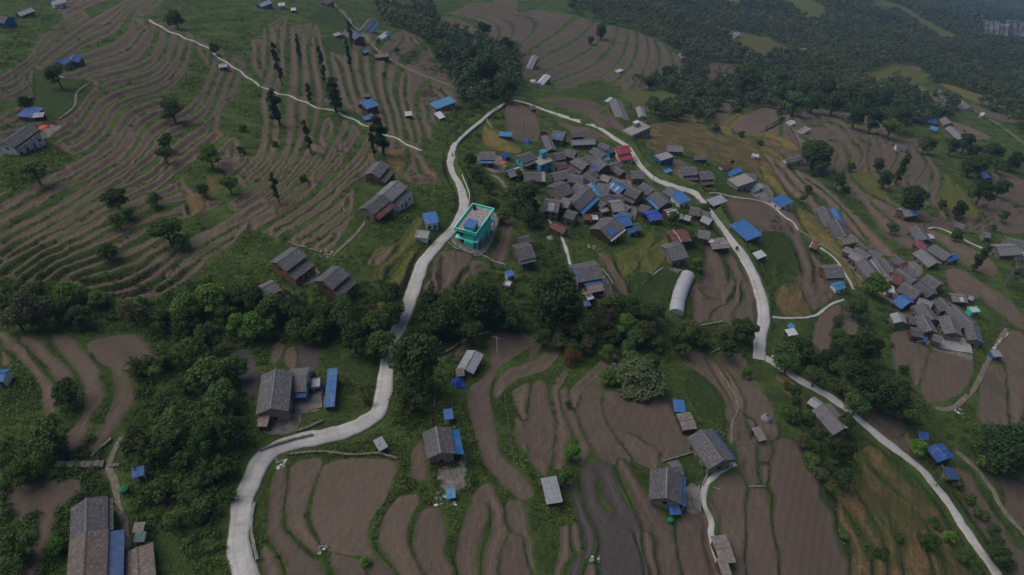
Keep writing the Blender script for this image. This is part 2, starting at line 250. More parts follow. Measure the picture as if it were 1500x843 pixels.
# ---------------------------------------------------------------- roads and paths (px traced, built in metres)
ROADS = [('road', 4.1, 'concrete', '737,151 729,157 716,166 700,180 685,192 670,206 664,215 661,232 664,250 675,270 680,290 679,307 668,330 646,353 628,374 618,388 606,425 588,471 573,510 566,545 562,575 553,603 528,623 500,633 472,640 430,648 400,660 382,675 370,700 356,735 350,781 351,812 360,843 378,890'),
('path', 1.5, 'concrete', '752,147 770,151 792,159'),
('road', 4.0, 'concrete', '786,157 806,164 830,172 856,180 876,186 888,193 904,205 921,215 929,225 936,238 947,250 962,262 980,271 1003,278 1020,284 1038,302 1056,327 1079,360 1099,394 1112,425 1118,447 1119,471 1113,496 1112,527'),
('road', 2.5, 'concrete', '1112,520 1135,532 1156,547 1174,558 1196,570 1230,591 1263,618 1285,638 1309,656 1349,687 1366,708 1390,738 1411,771 1431,799 1459,838 1490,880'),
('path', .85, 'concrete', '218,29 226,35 236,38 247,47 260,50 272,57 284,60 296,67 306,70 318,84 334,92 340,99 352,104 360,113 371,118 381,127 395,131 408,138 424,140 436,147 450,150 462,158 478,160 492,163 506,171 520,175 532,184 548,187 562,197 580,202 596,212 618,221'),
('path', 1.7, 'dirt', '485,3 505,20 515,33 535,52 560,80 590,97 620,110 665,127'),('path', 1.3, 'concrete', '1077,679 1056,689 1040,704 1033,712 1030,735 1041,761 1043,791 1053,827 1058,850'),('path', .9, 'concrete', '798,315 818,340 828,360 835,385 839,396'),
('path', .8, 'concrete', '1030,284 1051,283 1076,289 1107,293 1130,301 1150,318 1161,325 1170,337'),('path', .8, 'concrete', '1202,363 1222,378 1237,399 1251,424'),('path', .85, 'concrete', '1131,465 1158,466 1194,463 1214,448 1237,439'),
('path', 1.6, 'dirt', '1475,482 1455,515 1440,545 1430,565 1410,588 1390,600 1370,598'),('path', 1.4, 'dirt', '1400,661 1429,684 1454,717 1472,750 1510,790'),('path', 1.0, 'concrete', '1360,335 1370,333 1393,341 1426,358 1457,371'),('path', 1.2, 'dirt', '1426,161 1460,180 1500,209 1520,220'),
('path', 1.2, 'dirt', '178,640 158,684 168,704 173,735 184,781 186,850'),('path', .6, 'dirt', '1041,522 1051,540 1069,565 1082,596 1074,616 1071,650'),('path', .9, 'concrete', '1476,487 1465,500 1455,512'),('path', .9, 'dirt', '85,175 110,155 112,135 132,122'),
('path', .8, 'dirt', '487,375 520,345 535,325'),('path', 1.0, 'dirt', '1168,335 1215,365 1260,395'),('path', .8, 'dirt', '1120,190 1150,172 1146,160 1175,210'),
('path', 6, 'concrete', '1400,13 1418,14'),('path', 6, 'concrete', '1418,30 1424,18 1420,5'),('path', 6, 'concrete', '1418,31 1436,24 1447,17 1457,11'),('path', .9, 'dirt', '730,158 712,172 722,188'),('path', 1.0, 'dirt', '720,256 732,262 742,275')]
DEL = np.zeros((H_, W_), np.float32)      # height change (m) on top of the smooth hill
RW = np.zeros((H_, W_), np.float32)
_us, _vs = np.meshgrid(np.arange(-3, 1506, 6.0), np.arange(-3, 850, 6.0))
_hx, _hy = hit(_us, _vs)
def upsample(A):
    fx = (PX+3)/6; fy = (PY+3)/6; ix = fx.astype(int); iy = fy.astype(int); fx = fx-ix; fy = fy-iy
    return A[iy, ix]*(1-fx)*(1-fy)+A[iy, ix+1]*fx*(1-fy)+A[iy+1, ix]*(1-fx)*fy+A[iy+1, ix+1]*fx*fy
GX = upsample(_hx).astype(np.float32); GY = upsample(_hy).astype(np.float32); GZ = upsample(H0(_hx, _hy)).astype(np.float32)
_, _, FW = project(GX, GY, GZ); MPP = FW/F          # metres per pixel
def jfa(seed):
    h, w = seed.shape; sx = np.where(seed, PX, -1e5).astype(np.float32); sy = np.where(seed, PY, -1e5).astype(np.float32)
    D = (sx-PX)**2+(sy-PY)**2; k = 64
    while k >= 1:
        for dy in (-k, 0, k):
            for dx in (-k, 0, k):
                if dx == 0 and dy == 0: continue
                a = slice(max(0, dy), h+min(0, dy)); b = slice(max(0, -dy), h+min(0, -dy)); c = slice(max(0, dx), w+min(0, dx)); d = slice(max(0, -dx), w+min(0, -dx))
                nd = (sx[a, c]-PX[b, d])**2+(sy[a, c]-PY[b, d])**2
                m = nd < D[b, d]
                sx[b, d][m] = sx[a, c][m]; sy[b, d][m] = sy[a, c][m]; D[b, d][m] = nd[m]
        k //= 2
    return np.sqrt(D), sx, sy
for _ in range(1):          # fields reach close to each other, only a narrow bank stays between them
    N_ = CLS.copy(); I_ = FID.copy()
    for dy, dx in ((0, 1), (0, -1), (1, 0), (-1, 0)):
        sh = np.roll(CLS, (dy, dx), (0, 1)); si = np.roll(FID, (dy, dx), (0, 1)); m = (N_ == 0) & (sh > 0) & (sh != 4) & (PY > 440); N_[m] = sh[m]; I_[m] = si[m]
    CLS = N_; FID = I_
bd = np.zeros(CLS.shape, bool)
for dy, dx in ((0, 1), (1, 0)):
    sh = np.roll(FID, (dy, dx), (0, 1)); sc_ = np.roll(CLS, (dy, dx), (0, 1)); bd |= (sh != FID) & (CLS > 0) & (sc_ > 0) & (CLS != 4) & (sc_ != 4)
bd &= (PY > 440)
wn = np.sin(PX*.11+2*np.sin(PY*.05))+np.sin(PY*.09)
bd2 = bd | np.roll(bd, -1, 1) | (np.roll(bd, 1, 1) & (wn > -.3)) | (np.roll(bd, 2, 1) & (wn > .6))
CLS[bd2] = 0; CLS[np.roll(bd, -2, 1) & (wn < .5)] = 0
# terraces of the steep hillsides: a smooth phase whose level lines follow the traced banks
def terraces(lines, region, spacing, grassf, seed, deg=8):
    rs = np.random.RandomState(seed); A = []; B = []
    Q = [(i, j) for i in range(deg+1) for j in range(deg+1-i) if i+j > 0]; cx_, cy_, sx_, sy_ = region
    U = lambda x, y: ((x-cx_)/sx_, (y-cy_)/sy_)
    for P in lines:
        d0 = P[-1]-P[0]
        if (abs(d0[0]) > abs(d0[1]) and d0[0] < 0) or (abs(d0[0]) <= abs(d0[1]) and d0[1] > 0): P = P[::-1]
        for i in range(0, len(P)-1, 2):
            d = P[i+1]-P[i]; l = np.hypot(*d)+1e-9; d = d/l; nn = np.array([d[1], -d[0]]); x, y = U(*(P[i]))
            gx = np.array([a*x**max(a-1, 0)*y**b/sx_ if a else 0 for a, b in Q]); gy = np.array([b*x**a*y**max(b-1, 0)/sy_ if b else 0 for a, b in Q])
            A.append((gx*d[0]+gy*d[1])*60); B.append(0); A.append((gx*nn[0]+gy*nn[1])*22); B.append(22/spacing(P[i][0], P[i][1]))
    A = np.array(A); B = np.array(B); co = np.linalg.solve(A.T @ A+np.eye(len(Q))*1e-2, A.T @ B)
    x, y = U(PX.astype(np.float64), PY.astype(np.float64)); ph = sum(c*x**a*y**b for c, (a, b) in zip(co, Q))
    ph = ph+.2*np.sin(PX/37+2*np.sin(PY/51))+.13*np.sin(PY/29+1.5*np.sin(PX/61))
    k = np.floor(ph); fr = ph-k; al = PX*.7-PY*.5
    h = lambda q, s_: np.modf(np.abs(np.sin(k*12.9898+q*78.233+s_)*43758.5453))[0]
    seg = np.floor(al/70+h(0, 1.3)*5); r1 = h(seg, 2.1); r2 = h(seg+7, 4.4)
    g = grassf(PX, PY)*(.75+.4*r2)*(1+.38*np.sin(PX/37+1.7*np.sin(PY/27)+k*2.1)*np.sin(PY/19+k*1.3))
    return (fr < g) | (r1 < .035), ph
zl = (PX < 645) & (PY < 440) & (CLS == 1)
gr, PHL = terraces(LINES['L'], (320, 215, 330, 225), lambda u, v: 19+4*min(v/300, 1)-(3 if u > 380 and v > 210 else 0), lambda X, Y: np.where(Y < 200, .23, .27), 3, 9)
CLS[zl & gr & ~((PX > 240) & (PX < 640) & (PY > 395))] = 0
sl_ = (PX > 100) & (PX < 560) & (PY > 330) & (PY < 425) & (CLS == 0) & (PY < 300+.33*PX)
CLS[sl_ & ~gr & (np.modf(PHL)[0] > .62) & (np.sin(PX*.05+PY*.09)+np.sin(PX*.021-PY*.05) > .2)] = 1
zc = (PX > 600) & (PX < 1010) & (PY < 145) & (CLS == 1)
gr, _p = terraces(LINES['C'], (830, 75, 200, 80), lambda u, v: 13.0, lambda X, Y: .27+0*X, 5, 6); CLS[zc & gr] = 0
field = np.isin(CLS, [1, 2, 3, 5, 6, 7])
e = np.zeros_like(field); e[:, 1:] |= CLS[:, 1:] != CLS[:, :-1]; e[1:, :] |= CLS[1:, :] != CLS[:-1, :]
ED, EX, EY = jfa(e)
# wide soil strips of the steep hillsides are split by one more terrace bank along their middle
jump = np.zeros_like(ED); jump[:, 1:-1] = np.hypot(EX[:, 2:]-EX[:, :-2], EY[:, 2:]-EY[:, :-2]); jv = np.zeros_like(ED); jv[1:-1] = np.hypot(EX[2:]-EX[:-2], EY[2:]-EY[:-2]); jump = np.maximum(jump, jv)
md = (CLS == 1) & (jump > ED*1.55) & (ED > np.where(PY < 130, 5.5, 7.5)) & (PX < 640) & (PY < 430)
md |= (CLS == 1) & (jump > ED*1.6) & (ED > 7) & (PX > 1130) & (PY < 330)
for _ in range(2):
    N_ = md.copy()
    for dy, dx in ((0, 1), (0, -1), (1, 0), (-1, 0)): N_ |= np.roll(md, (dy, dx), (0, 1))
    md = N_
CLS[md & (np.where(PX > 1000, np.sin(PX*.3), 1) > -.6)] = 0
field = np.isin(CLS, [1, 2, 3, 5, 6, 7])
e = np.zeros_like(field); e[:, 1:] |= CLS[:, 1:] != CLS[:, :-1]; e[1:, :] |= CLS[1:, :] != CLS[:-1, :]
ED, EX, EY = jfa(e)
ed_m = ED*MPP
# downhill direction in px space
gzx = (np.roll(GZ, -8, 1)-np.roll(GZ, 8, 1)); gzy = (np.roll(GZ, -8, 0)-np.roll(GZ, 8, 0)); gzx[:, :8] = gzx[:, 8:9]; gzx[:, -8:] = gzx[:, -9:-8]; gzy[:8] = gzy[8]; gzy[-8:] = gzy[-9]
gn = np.sqrt(gzx**2+gzy**2)+1e-6; dnx, dny = -gzx/gn, -gzy/gn
ox, oy = (EX-PX), (EY-PY); on = np.sqrt(ox**2+oy**2)+.6; ox /= on; oy /= on
# uphill on the image mostly means left and down: terraces step down along (dnx,dny)
dot = ox*dnx+oy*dny
AMP = 1.35
AMP = np.where(PY > 440, .5, AMP)
DEL = np.where(field, AMP*dot*np.exp(-ed_m/np.where(PY > 440, 1.3, 2.5)), -AMP*dot*np.exp(-ed_m/0.7)*1.0).astype(np.float32)
def blur(A, n=1):
    for _ in range(n):
        B = np.pad(A, 1, mode='edge'); A = (B[:-2, 1:-1]+B[2:, 1:-1]+B[1:-1, :-2]+B[1:-1, 2:]+2*B[1:-1, 1:-1])/6
    return A
DEL = blur(DEL, 2)
RD = []
for nm, wid, mt, pts in ROADS:
    P = spline(tz('', pts), 4); X, Y = hit(P[:, 0], P[:, 1]); Z = H0(X, Y)
    for _ in range(4): Z[1:-1] = (Z[:-2]+2*Z[1:-1]+Z[2:])/4
    for _ in range(2): X[1:-1] = (X[:-2]+2*X[1:-1]+X[2:])/4; Y[1:-1] = (Y[:-2]+2*Y[1:-1]+Y[2:])/4
    wv_ = np.interp(P[:, 1], [150, 215, 240, 300, 400, 843], [3.4, 2.5, 3.7, 3.5, 3.9, 4.2]) if wid > 3 else np.full(len(X), wid)
    if 780 < P[0][0] < 792 and wid > 3: wv_ = wv_*np.clip(.45+np.arange(len(wv_))/22, .45, 1)
    RD.append((nm, wv_, mt, X, Y, Z))
    D, V = segdist(P, 60, Z)
    Dm = D*MPP*1.25
    wgt = np.clip(1-(Dm-wid/2-.4)/2.2, 0, 1); wgt = wgt*wgt*(3-2*wgt)
    m = wgt > RW
    DEL = np.where(m, DEL*(1-wgt)+(V-GZ-0.12)*wgt, DEL).astype(np.float32); RW = np.maximum(RW, wgt)
PADS = []
def pad(u, v, X, Y, rad):
    pass
MASK = {c: blur((CLS == c).astype(np.float32), 1) for c in range(1, 8)}
def samp(A, u, v):
    # beyond the photographed ground the hillside simply goes on (mirrored pattern)
    u = np.abs(np.mod(u+1498, 2996)-1498); v = np.abs(np.mod(v+841, 1682)-841)
    ix = np.clip(u.astype(int), 0, 1498); iy = np.clip(v.astype(int), 0, 841); fx = u-ix; fy = v-iy
    return A[iy, ix]*(1-fx)*(1-fy)+A[iy, ix+1]*fx*(1-fy)+A[iy+1, ix]*(1-fx)*fy+A[iy+1, ix+1]*fx*fy
def HF(X, Y):
    X = np.asarray(X, float); Y = np.asarray(Y, float); Z = H0(X, Y); u, v, _ = project(X, Y, Z)
    return Z+samp(DEL, u, v)
def ground(u, v, up=0.0):
    """point on (or up metres over) the hillside seen at photo pixel u,v"""
    X, Y = hit(np.array([float(u)]), np.array([float(v)]), up); X, Y = float(X[0]), float(Y[0])
    return Vector((X, Y, float(HF(np.array([X]), np.array([Y]))[0])))
def scale_at(u, v):
    return 1/float(MPP[int(min(max(v, 0), 842)), int(min(max(u, 0), 1499))])
# ---------------------------------------------------------------- materials
def sr(*c):
    return tuple(((x/255)/12.92 if x <= 10 else ((x/255+.055)/1.055)**2.4) for x in c)+(1,)
class NT:
    def __init__(s, name):
        s.m = bpy.data.materials.new(name); s.m.use_nodes = True; s.t = s.m.node_tree; s.b = s.t.nodes['Principled BSDF']; s.b.inputs['Roughness'].default_value = .9
        s.b.inputs['Specular IOR Level'].default_value = .25
    def n(s, ty, **k):
        x = s.t.nodes.new(ty)
        for a, v in k.items(): setattr(x, a, v)
        return x
    def put(s, sock, v):
        if hasattr(v, 'is_output') or isinstance(v, bpy.types.NodeSocket): s.t.links.new(v, sock)
        elif v is not None: sock.default_value = v
    def math(s, op, a, b=None, c=None, clamp=False):
        x = s.n('ShaderNodeMath', operation=op, use_clamp=clamp); s.put(x.inputs[0], a)
        if b is not None: s.put(x.inputs[1], b)
        if c is not None: s.put(x.inputs[2], c)
        return x.outputs[0]
    def mix(s, f, a, b, mode='MIX'):
        x = s.n('ShaderNodeMix', data_type='RGBA', blend_type=mode); s.put(x.inputs[0], f); s.put(x.inputs[6], a); s.put(x.inputs[7], b); return x.outputs[2]
    def noise(s, vec, sc, det=3, rough=.6, out=0):
        x = s.n('ShaderNodeTexNoise'); s.put(x.inputs['Vector'], vec); x.inputs['Scale'].default_value = sc; x.inputs['Detail'].default_value = det; x.inputs['Roughness'].default_value = rough; return x.outputs[out]
    def step(s, v, a, b):
        x = s.n('ShaderNodeMapRange', interpolation_type='SMOOTHSTEP'); s.put(x.inputs[0], v); x.inputs[1].default_value = a; x.inputs[2].default_value = b; return x.outputs[0]
    def obj(s): return s.n('ShaderNodeTexCoord').outputs['Object']
    def pos(s): return s.n('ShaderNodeNewGeometry').outputs['Position']
    def rnd(s): return s.n('ShaderNodeObjectInfo').outputs['Random']
    def bump(s, h, d=.05, st=.6):
        x = s.n('ShaderNodeBump'); x.inputs['Strength'].default_value = st; x.inputs['Distance'].default_value = d; s.put(x.inputs['Height'], h); s.t.links.new(x.outputs[0], s.b.inputs['Normal'])
    def base(s, c): s.put(s.b.inputs['Base Color'], c)
MAT = {}
def c4(r, g, b): return (r, g, b, 1)
def simple(name, col, rough=.85, var=.25, sc=1.5, spec=.25, col2=None, obvar=.3, bump=0):
    t = NT(name); p = t.obj(); nz = t.noise(p, sc, 4, .65)
    d = tuple(x*(1-var*1.6) for x in col[:3])+(1,) if col2 is None else col2
    c = t.mix(t.step(nz, .35, .68), d, col)
    nz2 = t.noise(p, sc*9, 2, .6)
    c = t.mix(t.math('MULTIPLY', nz2, .35), c, tuple(min(1, x*1.5) for x in col[:3])+(1,))
    if obvar:
        k = t.math('MULTIPLY_ADD', t.rnd(), obvar, 1-obvar/2); h = t.n('ShaderNodeHueSaturation'); t.put(h.inputs['Value'], k); t.put(h.inputs['Color'], c); c = h.outputs[0]
    t.base(c); t.b.inputs['Roughness'].default_value = rough; t.b.inputs['Specular IOR Level'].default_value = spec
    if bump: t.bump(nz2, bump)
    MAT[name] = t.m; return t
def corrugated(name, col, col2, rough=.45, rust=0.0, obvar=.2):
    t = NT(name); p = t.obj(); sp_ = t.n('ShaderNodeSeparateXYZ'); t.put(sp_.inputs[0], p)
    nz = t.noise(p, .9, 5, .7)
    c = t.mix(t.step(nz, .35, .7), col2, col)
    pan = t.math('FRACT', t.math('MULTIPLY', sp_.outputs[0], 1.1))       # sheet laps
    c = t.mix(t.math('MULTIPLY', t.math('LESS_THAN', pan, .07), .45), c, c4(.05, .05, .06))
    if rust: c = t.mix(t.step(t.noise(p, 1.7, 5, .75), .62-rust*.3, .72), c, c4(.14, .06, .035))
    h = t.n('ShaderNodeHueSaturation'); t.put(h.inputs['Value'], t.math('MULTIPLY_ADD', t.rnd(), obvar, 1-obvar/2)); t.put(h.inputs['Color'], c)
    dn = t.noise(p, .6, 4, .7); hc = t.mix(t.math('MULTIPLY', t.step(dn, .48, .66), .35), h.outputs[0], c4(.24, .24, .24)); rib = t.math('GREATER_THAN', t.math('SINE', t.math('MULTIPLY', sp_.outputs[0], 16)), .75); hc = t.mix(t.math('MULTIPLY', rib, .22), hc, c4(.02, .03, .05))
    t.base(hc); t.b.inputs['Roughness'].default_value = rough; t.b.inputs['Specular IOR Level'].default_value = .4
    t.bump(t.math('SINE', t.math('MULTIPLY', sp_.outputs[0], 40)), .02, .5); MAT[name] = t.m
def slate(name, a, b, cc, seams=.5, obvar=.5):
    t = NT(name); p = t.obj(); v = t.n('ShaderNodeTexVoronoi'); t.put(v.inputs['Vector'], p); v.inputs['Scale'].default_value = 3.4
    sx = t.n('ShaderNodeSeparateColor'); t.put(sx.inputs[0], v.outputs['Color'])
    c = t.mix(sx.outputs[0], a, b); c = t.mix(t.step(t.noise(p, .5, 4, .7), .45, .7), c, cc)
    c = t.mix(t.math('MULTIPLY', t.step(sx.outputs[1], .88, .95), .6), c, c4(.26, .25, .26))
    ve = t.n('ShaderNodeTexVoronoi', feature='DISTANCE_TO_EDGE'); t.put(ve.inputs['Vector'], p); ve.inputs['Scale'].default_value = 3.4
    c = t.mix(t.math('MULTIPLY', t.math('LESS_THAN', ve.outputs[0], .035), seams), c, c4(.025, .025, .025))
    h = t.n('ShaderNodeHueSaturation'); t.put(h.inputs['Value'], t.math('MULTIPLY_ADD', t.rnd(), obvar, 1-obvar/2)); t.put(h.inputs['Color'], c)
    t.base(h.outputs[0]); t.b.inputs['Roughness'].default_value = .7; t.bump(t.math('ADD', t.math('MULTIPLY', sx.outputs[2], .5), t.noise(p, 6, 3)), .06, .7); MAT[name] = t.m
slate('slate', c4(.085, .082, .092), c4(.148, .142, .155), c4(.105, .099, .10), .5, .4)
slate('pale_slate', c4(.15, .147, .158), c4(.25, .245, .26), c4(.175, .165, .165))
slate('stone', c4(.17, .15, .12), c4(.25, .225, .185), c4(.15, .13, .10), .8, .3)
corrugated('blue_tin', c4(.03, .16, .45), c4(.025, .12, .33)); corrugated('sky_tin', c4(.06, .27, .52), c4(.05, .21, .42))
corrugated('royal', c4(.02, .095, .36), c4(.015, .07, .27), .5); corrugated('tarp_blue', c4(.015, .065, .48), c4(.012, .045, .36), .5); corrugated('grey_tin', c4(.34, .35, .38), c4(.24, .25, .28), .4)
corrugated('white_tin', c4(.62, .63, .66), c4(.5, .5, .53), .4); corrugated('rusty_tin', c4(.30, .29, .29), c4(.2, .18, .17), .6, .8); corrugated('red_tin', c4(.17, .04, .035), c4(.11, .035, .03), .55)
corrugated('bright_red', c4(.38, .03, .04), c4(.3, .03, .035), .5)
simple('ochre', c4(.23, .13, .085)); simple('brick', c4(.15, .082, .06)); simple('white', c4(.62, .62, .62), var=.15); simple('tan', c4(.27, .22, .17)); simple('mud', c4(.19, .15, .115))
simple('turquoise', c4(.05, .60, .46), var=.22, sc=.7, obvar=0); simple('turquoise_trim', c4(.26, .85, .74), var=.08, obvar=0); simple('grey_plaster', c4(.27, .27, .28)); simple('blue_paint', c4(.05, .13, .36)); simple('sky_paint', c4(.10, .38, .55))
simple('slab', c4(.30, .28, .27), var=.35, col2=c4(.17, .14, .13)); simple('wood', c4(.10, .065, .045)); simple('dark_wood', c4(.03, .024, .02)); simple('green_paint', c4(.02, .20, .09)); simple('orange_cloth', c4(.75, .12, .05), obvar=0)
simple('glass', c4(.02, .024, .03), .25, spec=.5, obvar=0); simple('straw', c4(.36, .31, .24)); simple('black', c4(.015, .015, .017), .5); simple('steel', c4(.3, .3, .31), .5); simple('teal_tin', c4(.07, .14, .14), .5)
simple('skin', c4(.25, .14, .09), obvar=0); simple('magenta', c4(.30, .03, .18), obvar=0); simple('yellow', c4(.6, .42, .04), obvar=0); simple('poly', c4(.42, .42, .45), .35, .12, 1.0, .5, obvar=0)
simple('road_side', c4(.22, .21, .2)); simple('rock', c4(.30, .30, .31), var=.3, obvar=.4, bump=.1)
# concrete road: slabs with joints, dusty and stained
t = NT('concrete'); p = t.pos(); at = t.n('ShaderNodeAttribute', attribute_name='along').outputs['Fac']; ac = t.n('ShaderNodeAttribute', attribute_name='across').outputs['Fac']
c = t.mix(t.step(t.noise(p, .25, 5, .7), .35, .7), c4(.42, .405, .39), c4(.54, .525, .51))
c = t.mix(t.math('MULTIPLY', t.step(t.noise(p, 3.5, 4, .7), .5, .75), .5), c, c4(.27, .25, .235))
c = t.mix(t.math('MULTIPLY', t.math('LESS_THAN', t.math('FRACT', t.math('DIVIDE', at, 4.2)), .02), .45), c, c4(.12, .11, .10))
ed = t.step(t.math('ADD', ac, t.math('MULTIPLY', t.noise(p, .8, 4, .7), .5)), 1.05, 1.35); tr_ = t.math('SUBTRACT', 1, t.math('MULTIPLY', t.math('ABSOLUTE', t.math('SUBTRACT', ac, .42)), 6), None, True); c = t.mix(t.math('MULTIPLY', t.math('MULTIPLY', tr_, t.noise(p, .35, 3, .7)), .5), c, c4(.22, .205, .19)); c = t.mix(t.math('MULTIPLY', t.step(t.noise(p, .14, 4, .7), .56, .7), .6), c, c4(.25, .215, .18)); c = t.mix(t.math('MULTIPLY', ed, .65), c, c4(.15, .12, .09)); t.base(c); t.bump(t.noise(p, 5, 4), .03); MAT['concrete'] = t.m
t = NT('dirt'); p = t.pos(); t.base(t.mix(t.step(t.noise(p, .9, 5, .7), .35, .7), c4(.13, .11, .085), c4(.24, .21, .17))); MAT['dirt'] = t.m
# ground
t = NT('hillside'); p = t.pos()
a1 = t.n('ShaderNodeAttribute', attribute_name='m1'); a2 = t.n('ShaderNodeAttribute', attribute_name='m2')
s1 = t.n('ShaderNodeSeparateColor'); t.put(s1.inputs[0], a1.outputs['Color']); s2 = t.n('ShaderNodeSeparateColor'); t.put(s2.inputs[0], a2.outputs['Color']); fd = a2.outputs['Alpha']
big = t.noise(p, .018, 4, .6); mid = t.noise(p, .12, 5, .65); fine = t.noise(p, 1.1, 5, .75); vf = t.noise(p, 5, 3, .7)
grass = t.mix(t.step(mid, .38, .64), c4(.040, .062, .020), c4(.076, .120, .032)); grass = t.mix(t.math('MULTIPLY', t.step(fine, .42, .68), .6), grass, c4(.10, .125, .045))
grass = t.mix(t.math('MULTIPLY', t.step(t.noise(p, .35, 5, .7), .56, .72), .55), grass, c4(.10, .078, .055)); grass = t.mix(t.math('MULTIPLY', t.step(vf, .5, .75), .5), grass, c4(.022, .034, .012))
soil = t.mix(t.step(big, .35, .65), c4(.142, .100, .072), c4(.176, .130, .096)); soil = t.mix(t.math('MULTIPLY', t.step(mid, .45, .7), .5), soil, c4(.100, .078, .060))
sxyz = t.n('ShaderNodeSeparateXYZ'); t.put(sxyz.inputs[0], p); dirn = t.math('ADD', sxyz.outputs[0], t.math('MULTIPLY', sxyz.outputs[1], .12)); fur = t.math('SINE', t.math('ADD', t.math('MULTIPLY', dirn, 6.283/.62), t.math('MULTIPLY', mid, 26)))
mpn = t.n('ShaderNodeMapping'); t.put(mpn.inputs[0], p); mpn.inputs['Scale'].default_value = (1.6, .16, 1); strk = t.noise(mpn.outputs[0], 1.0, 4, .7); grain = t.noise(p, 9, 3, .8); furm = t.math('MULTIPLY_ADD', fur, .5, .5)
soil = t.mix(t.math('MULTIPLY', furm, .30), soil, c4(.195, .155, .125)); soil = t.mix(t.math('MULTIPLY', t.step(strk, .42, .62), .45), soil, c4(.085, .065, .052)); soil = t.mix(t.math('MULTIPLY', t.step(grain, .48, .64), .5), soil, c4(.26, .22, .18)); soil = t.mix(t.math('MULTIPLY', t.step(grain, .5, .34), .5), soil, c4(.06, .045, .038)); soil = t.mix(t.math('MULTIPLY', t.step(fine, .45, .75), .45), soil, c4(.07, .055, .045)); soil = t.mix(t.math('MULTIPLY', t.step(vf, .5, .72), .35), soil, c4(.23, .19, .155))
soil = t.mix(t.math('MULTIPLY', t.step(t.noise(p, .075, 5, .75), .5, .66), .55), soil, c4(.088, .085, .048))
soil = t.mix(t.math('MULTIPLY', fd, .38), soil, c4(.085, .068, .055)); soil = t.mix(t.math('MULTIPLY', t.step(t.math('FRACT', t.math('MULTIPLY', fd, 7.7)), .5, 1), .22), soil, c4(.22, .16, .12))
gold = t.mix(t.step(fine, .35, .65), c4(.155, .118, .034), c4(.235, .185, .065)); gold = t.mix(t.math('MULTIPLY', t.step(mid, .38, .58), .7), gold, c4(.095, .11, .04))
crop = t.mix(t.step(fine, .4, .65), c4(.040, .062, .020), c4(.072, .11, .034)); crop = t.mix(t.math('MULTIPLY', furm, .35), crop, c4(.018, .024, .012))
yard = t.mix(t.step(t.noise(p, .7, 5, .7), .35, .7), c4(.15, .125, .105), c4(.29, .265, .24))
dry = t.mix(t.step(fine, .35, .65), c4(.13, .088, .04), c4(.25, .17, .085)); dry = t.mix(t.math('MULTIPLY', t.step(mid, .38, .58), .85), dry, c4(.085, .09, .035)); dry = t.mix(t.math('MULTIPLY', t.step(grain, .5, .7), .5), dry, c4(.06, .055, .03))
dark = t.mix(t.math('MULTIPLY', furm, .5), c4(.085, .072, .07), c4(.125, .11, .105)); dark = t.mix(t.math('MULTIPLY', t.step(fine, .5, .72), .4), dark, c4(.06, .07, .035))
olive = t.mix(t.step(fine, .35, .65), c4(.075, .085, .025), c4(.14, .145, .045))
nz = t.math('MULTIPLY_ADD', t.noise(p, 2.2, 4, .75), .5, -.22)
def mk(s): return t.step(t.math('ADD', s, nz), .42, .54)
c = grass
for s, k in ((s1.outputs[0], soil), (s1.outputs[1], gold), (s1.outputs[2], crop), (a1.outputs['Alpha'], yard), (s2.outputs[0], dry), (s2.outputs[1], dark), (s2.outputs[2], olive)): c = t.mix(mk(s), c, k)
gn_ = t.n('ShaderNodeNewGeometry'); sn = t.n('ShaderNodeSeparateXYZ'); t.put(sn.inputs[0], gn_.outputs['Normal']); bank_shade = t.step(sn.outputs[2], .86, .66)
bank = t.mix(t.step(fine, .4, .62), c4(.030, .034, .018), c4(.075, .07, .045)); c = t.mix(t.math('MULTIPLY', t.math('MULTIPLY', bank_shade, t.math('SUBTRACT', 1, mk(s1.outputs[0]))), .85), c, bank)  # steep grassy banks tinted dark: shadow lines under the terraces painted into the colour
t.base(c); t.b.inputs['Roughness'].default_value = 1; t.b.inputs['Specular IOR Level'].default_value = .05
t.bump(t.math('ADD', t.math('MULTIPLY', fine, 1.0), t.math('MULTIPLY', vf, .5)), .35, .7); MAT['hillside'] = t.m
def leafmat(name, a, b, cc, fs=.9):
    t = NT(name); p = t.pos(); n1 = t.noise(p, fs, 3, .7); c = t.mix(t.step(n1, .35, .65), a, b); c = t.mix(t.math('MULTIPLY', t.step(t.noise(p, .012, 3, .6), .45, .62), .55 if name == 'leaf_far' else 0), c, c4(.13, .13, .06)); c = t.mix(t.math('MULTIPLY', t.step(t.noise(p, 4, 2), .55, .7), .5), c, cc)
    h = t.n('ShaderNodeHueSaturation'); r = t.rnd(); t.put(h.inputs['Value'], t.math('MULTIPLY_ADD', r, .7, .65)); t.put(h.inputs['Hue'], t.math('MULTIPLY_ADD', t.math('FRACT', t.math('MULTIPLY', r, 7.3)), .035, .4825)); t.put(h.inputs['Color'], c)
    t.base(h.outputs[0]); t.b.inputs['Roughness'].default_value = .75; t.b.inputs['Specular IOR Level'].default_value = .15
    tr = t.n('ShaderNodeBsdfTranslucent'); t.put(tr.inputs[0], h.outputs[0]); ms = t.n('ShaderNodeMixShader'); ms.inputs[0].default_value = .32
    t.t.links.new(t.b.outputs[0], ms.inputs[1]); t.t.links.new(tr.outputs[0], ms.inputs[2]); t.t.links.new(ms.outputs[0], t.t.nodes['Material Output'].inputs[0]); MAT[name] = t.m
leafmat('leaf_dark', c4(0.037, 0.066, 0.023), c4(0.074, 0.123, 0.037), c4(0.116, 0.165, 0.050)); leafmat('leaf_mid', c4(0.057, 0.099, 0.029), c4(0.107, 0.165, 0.046), c4(0.165, 0.215, 0.066))
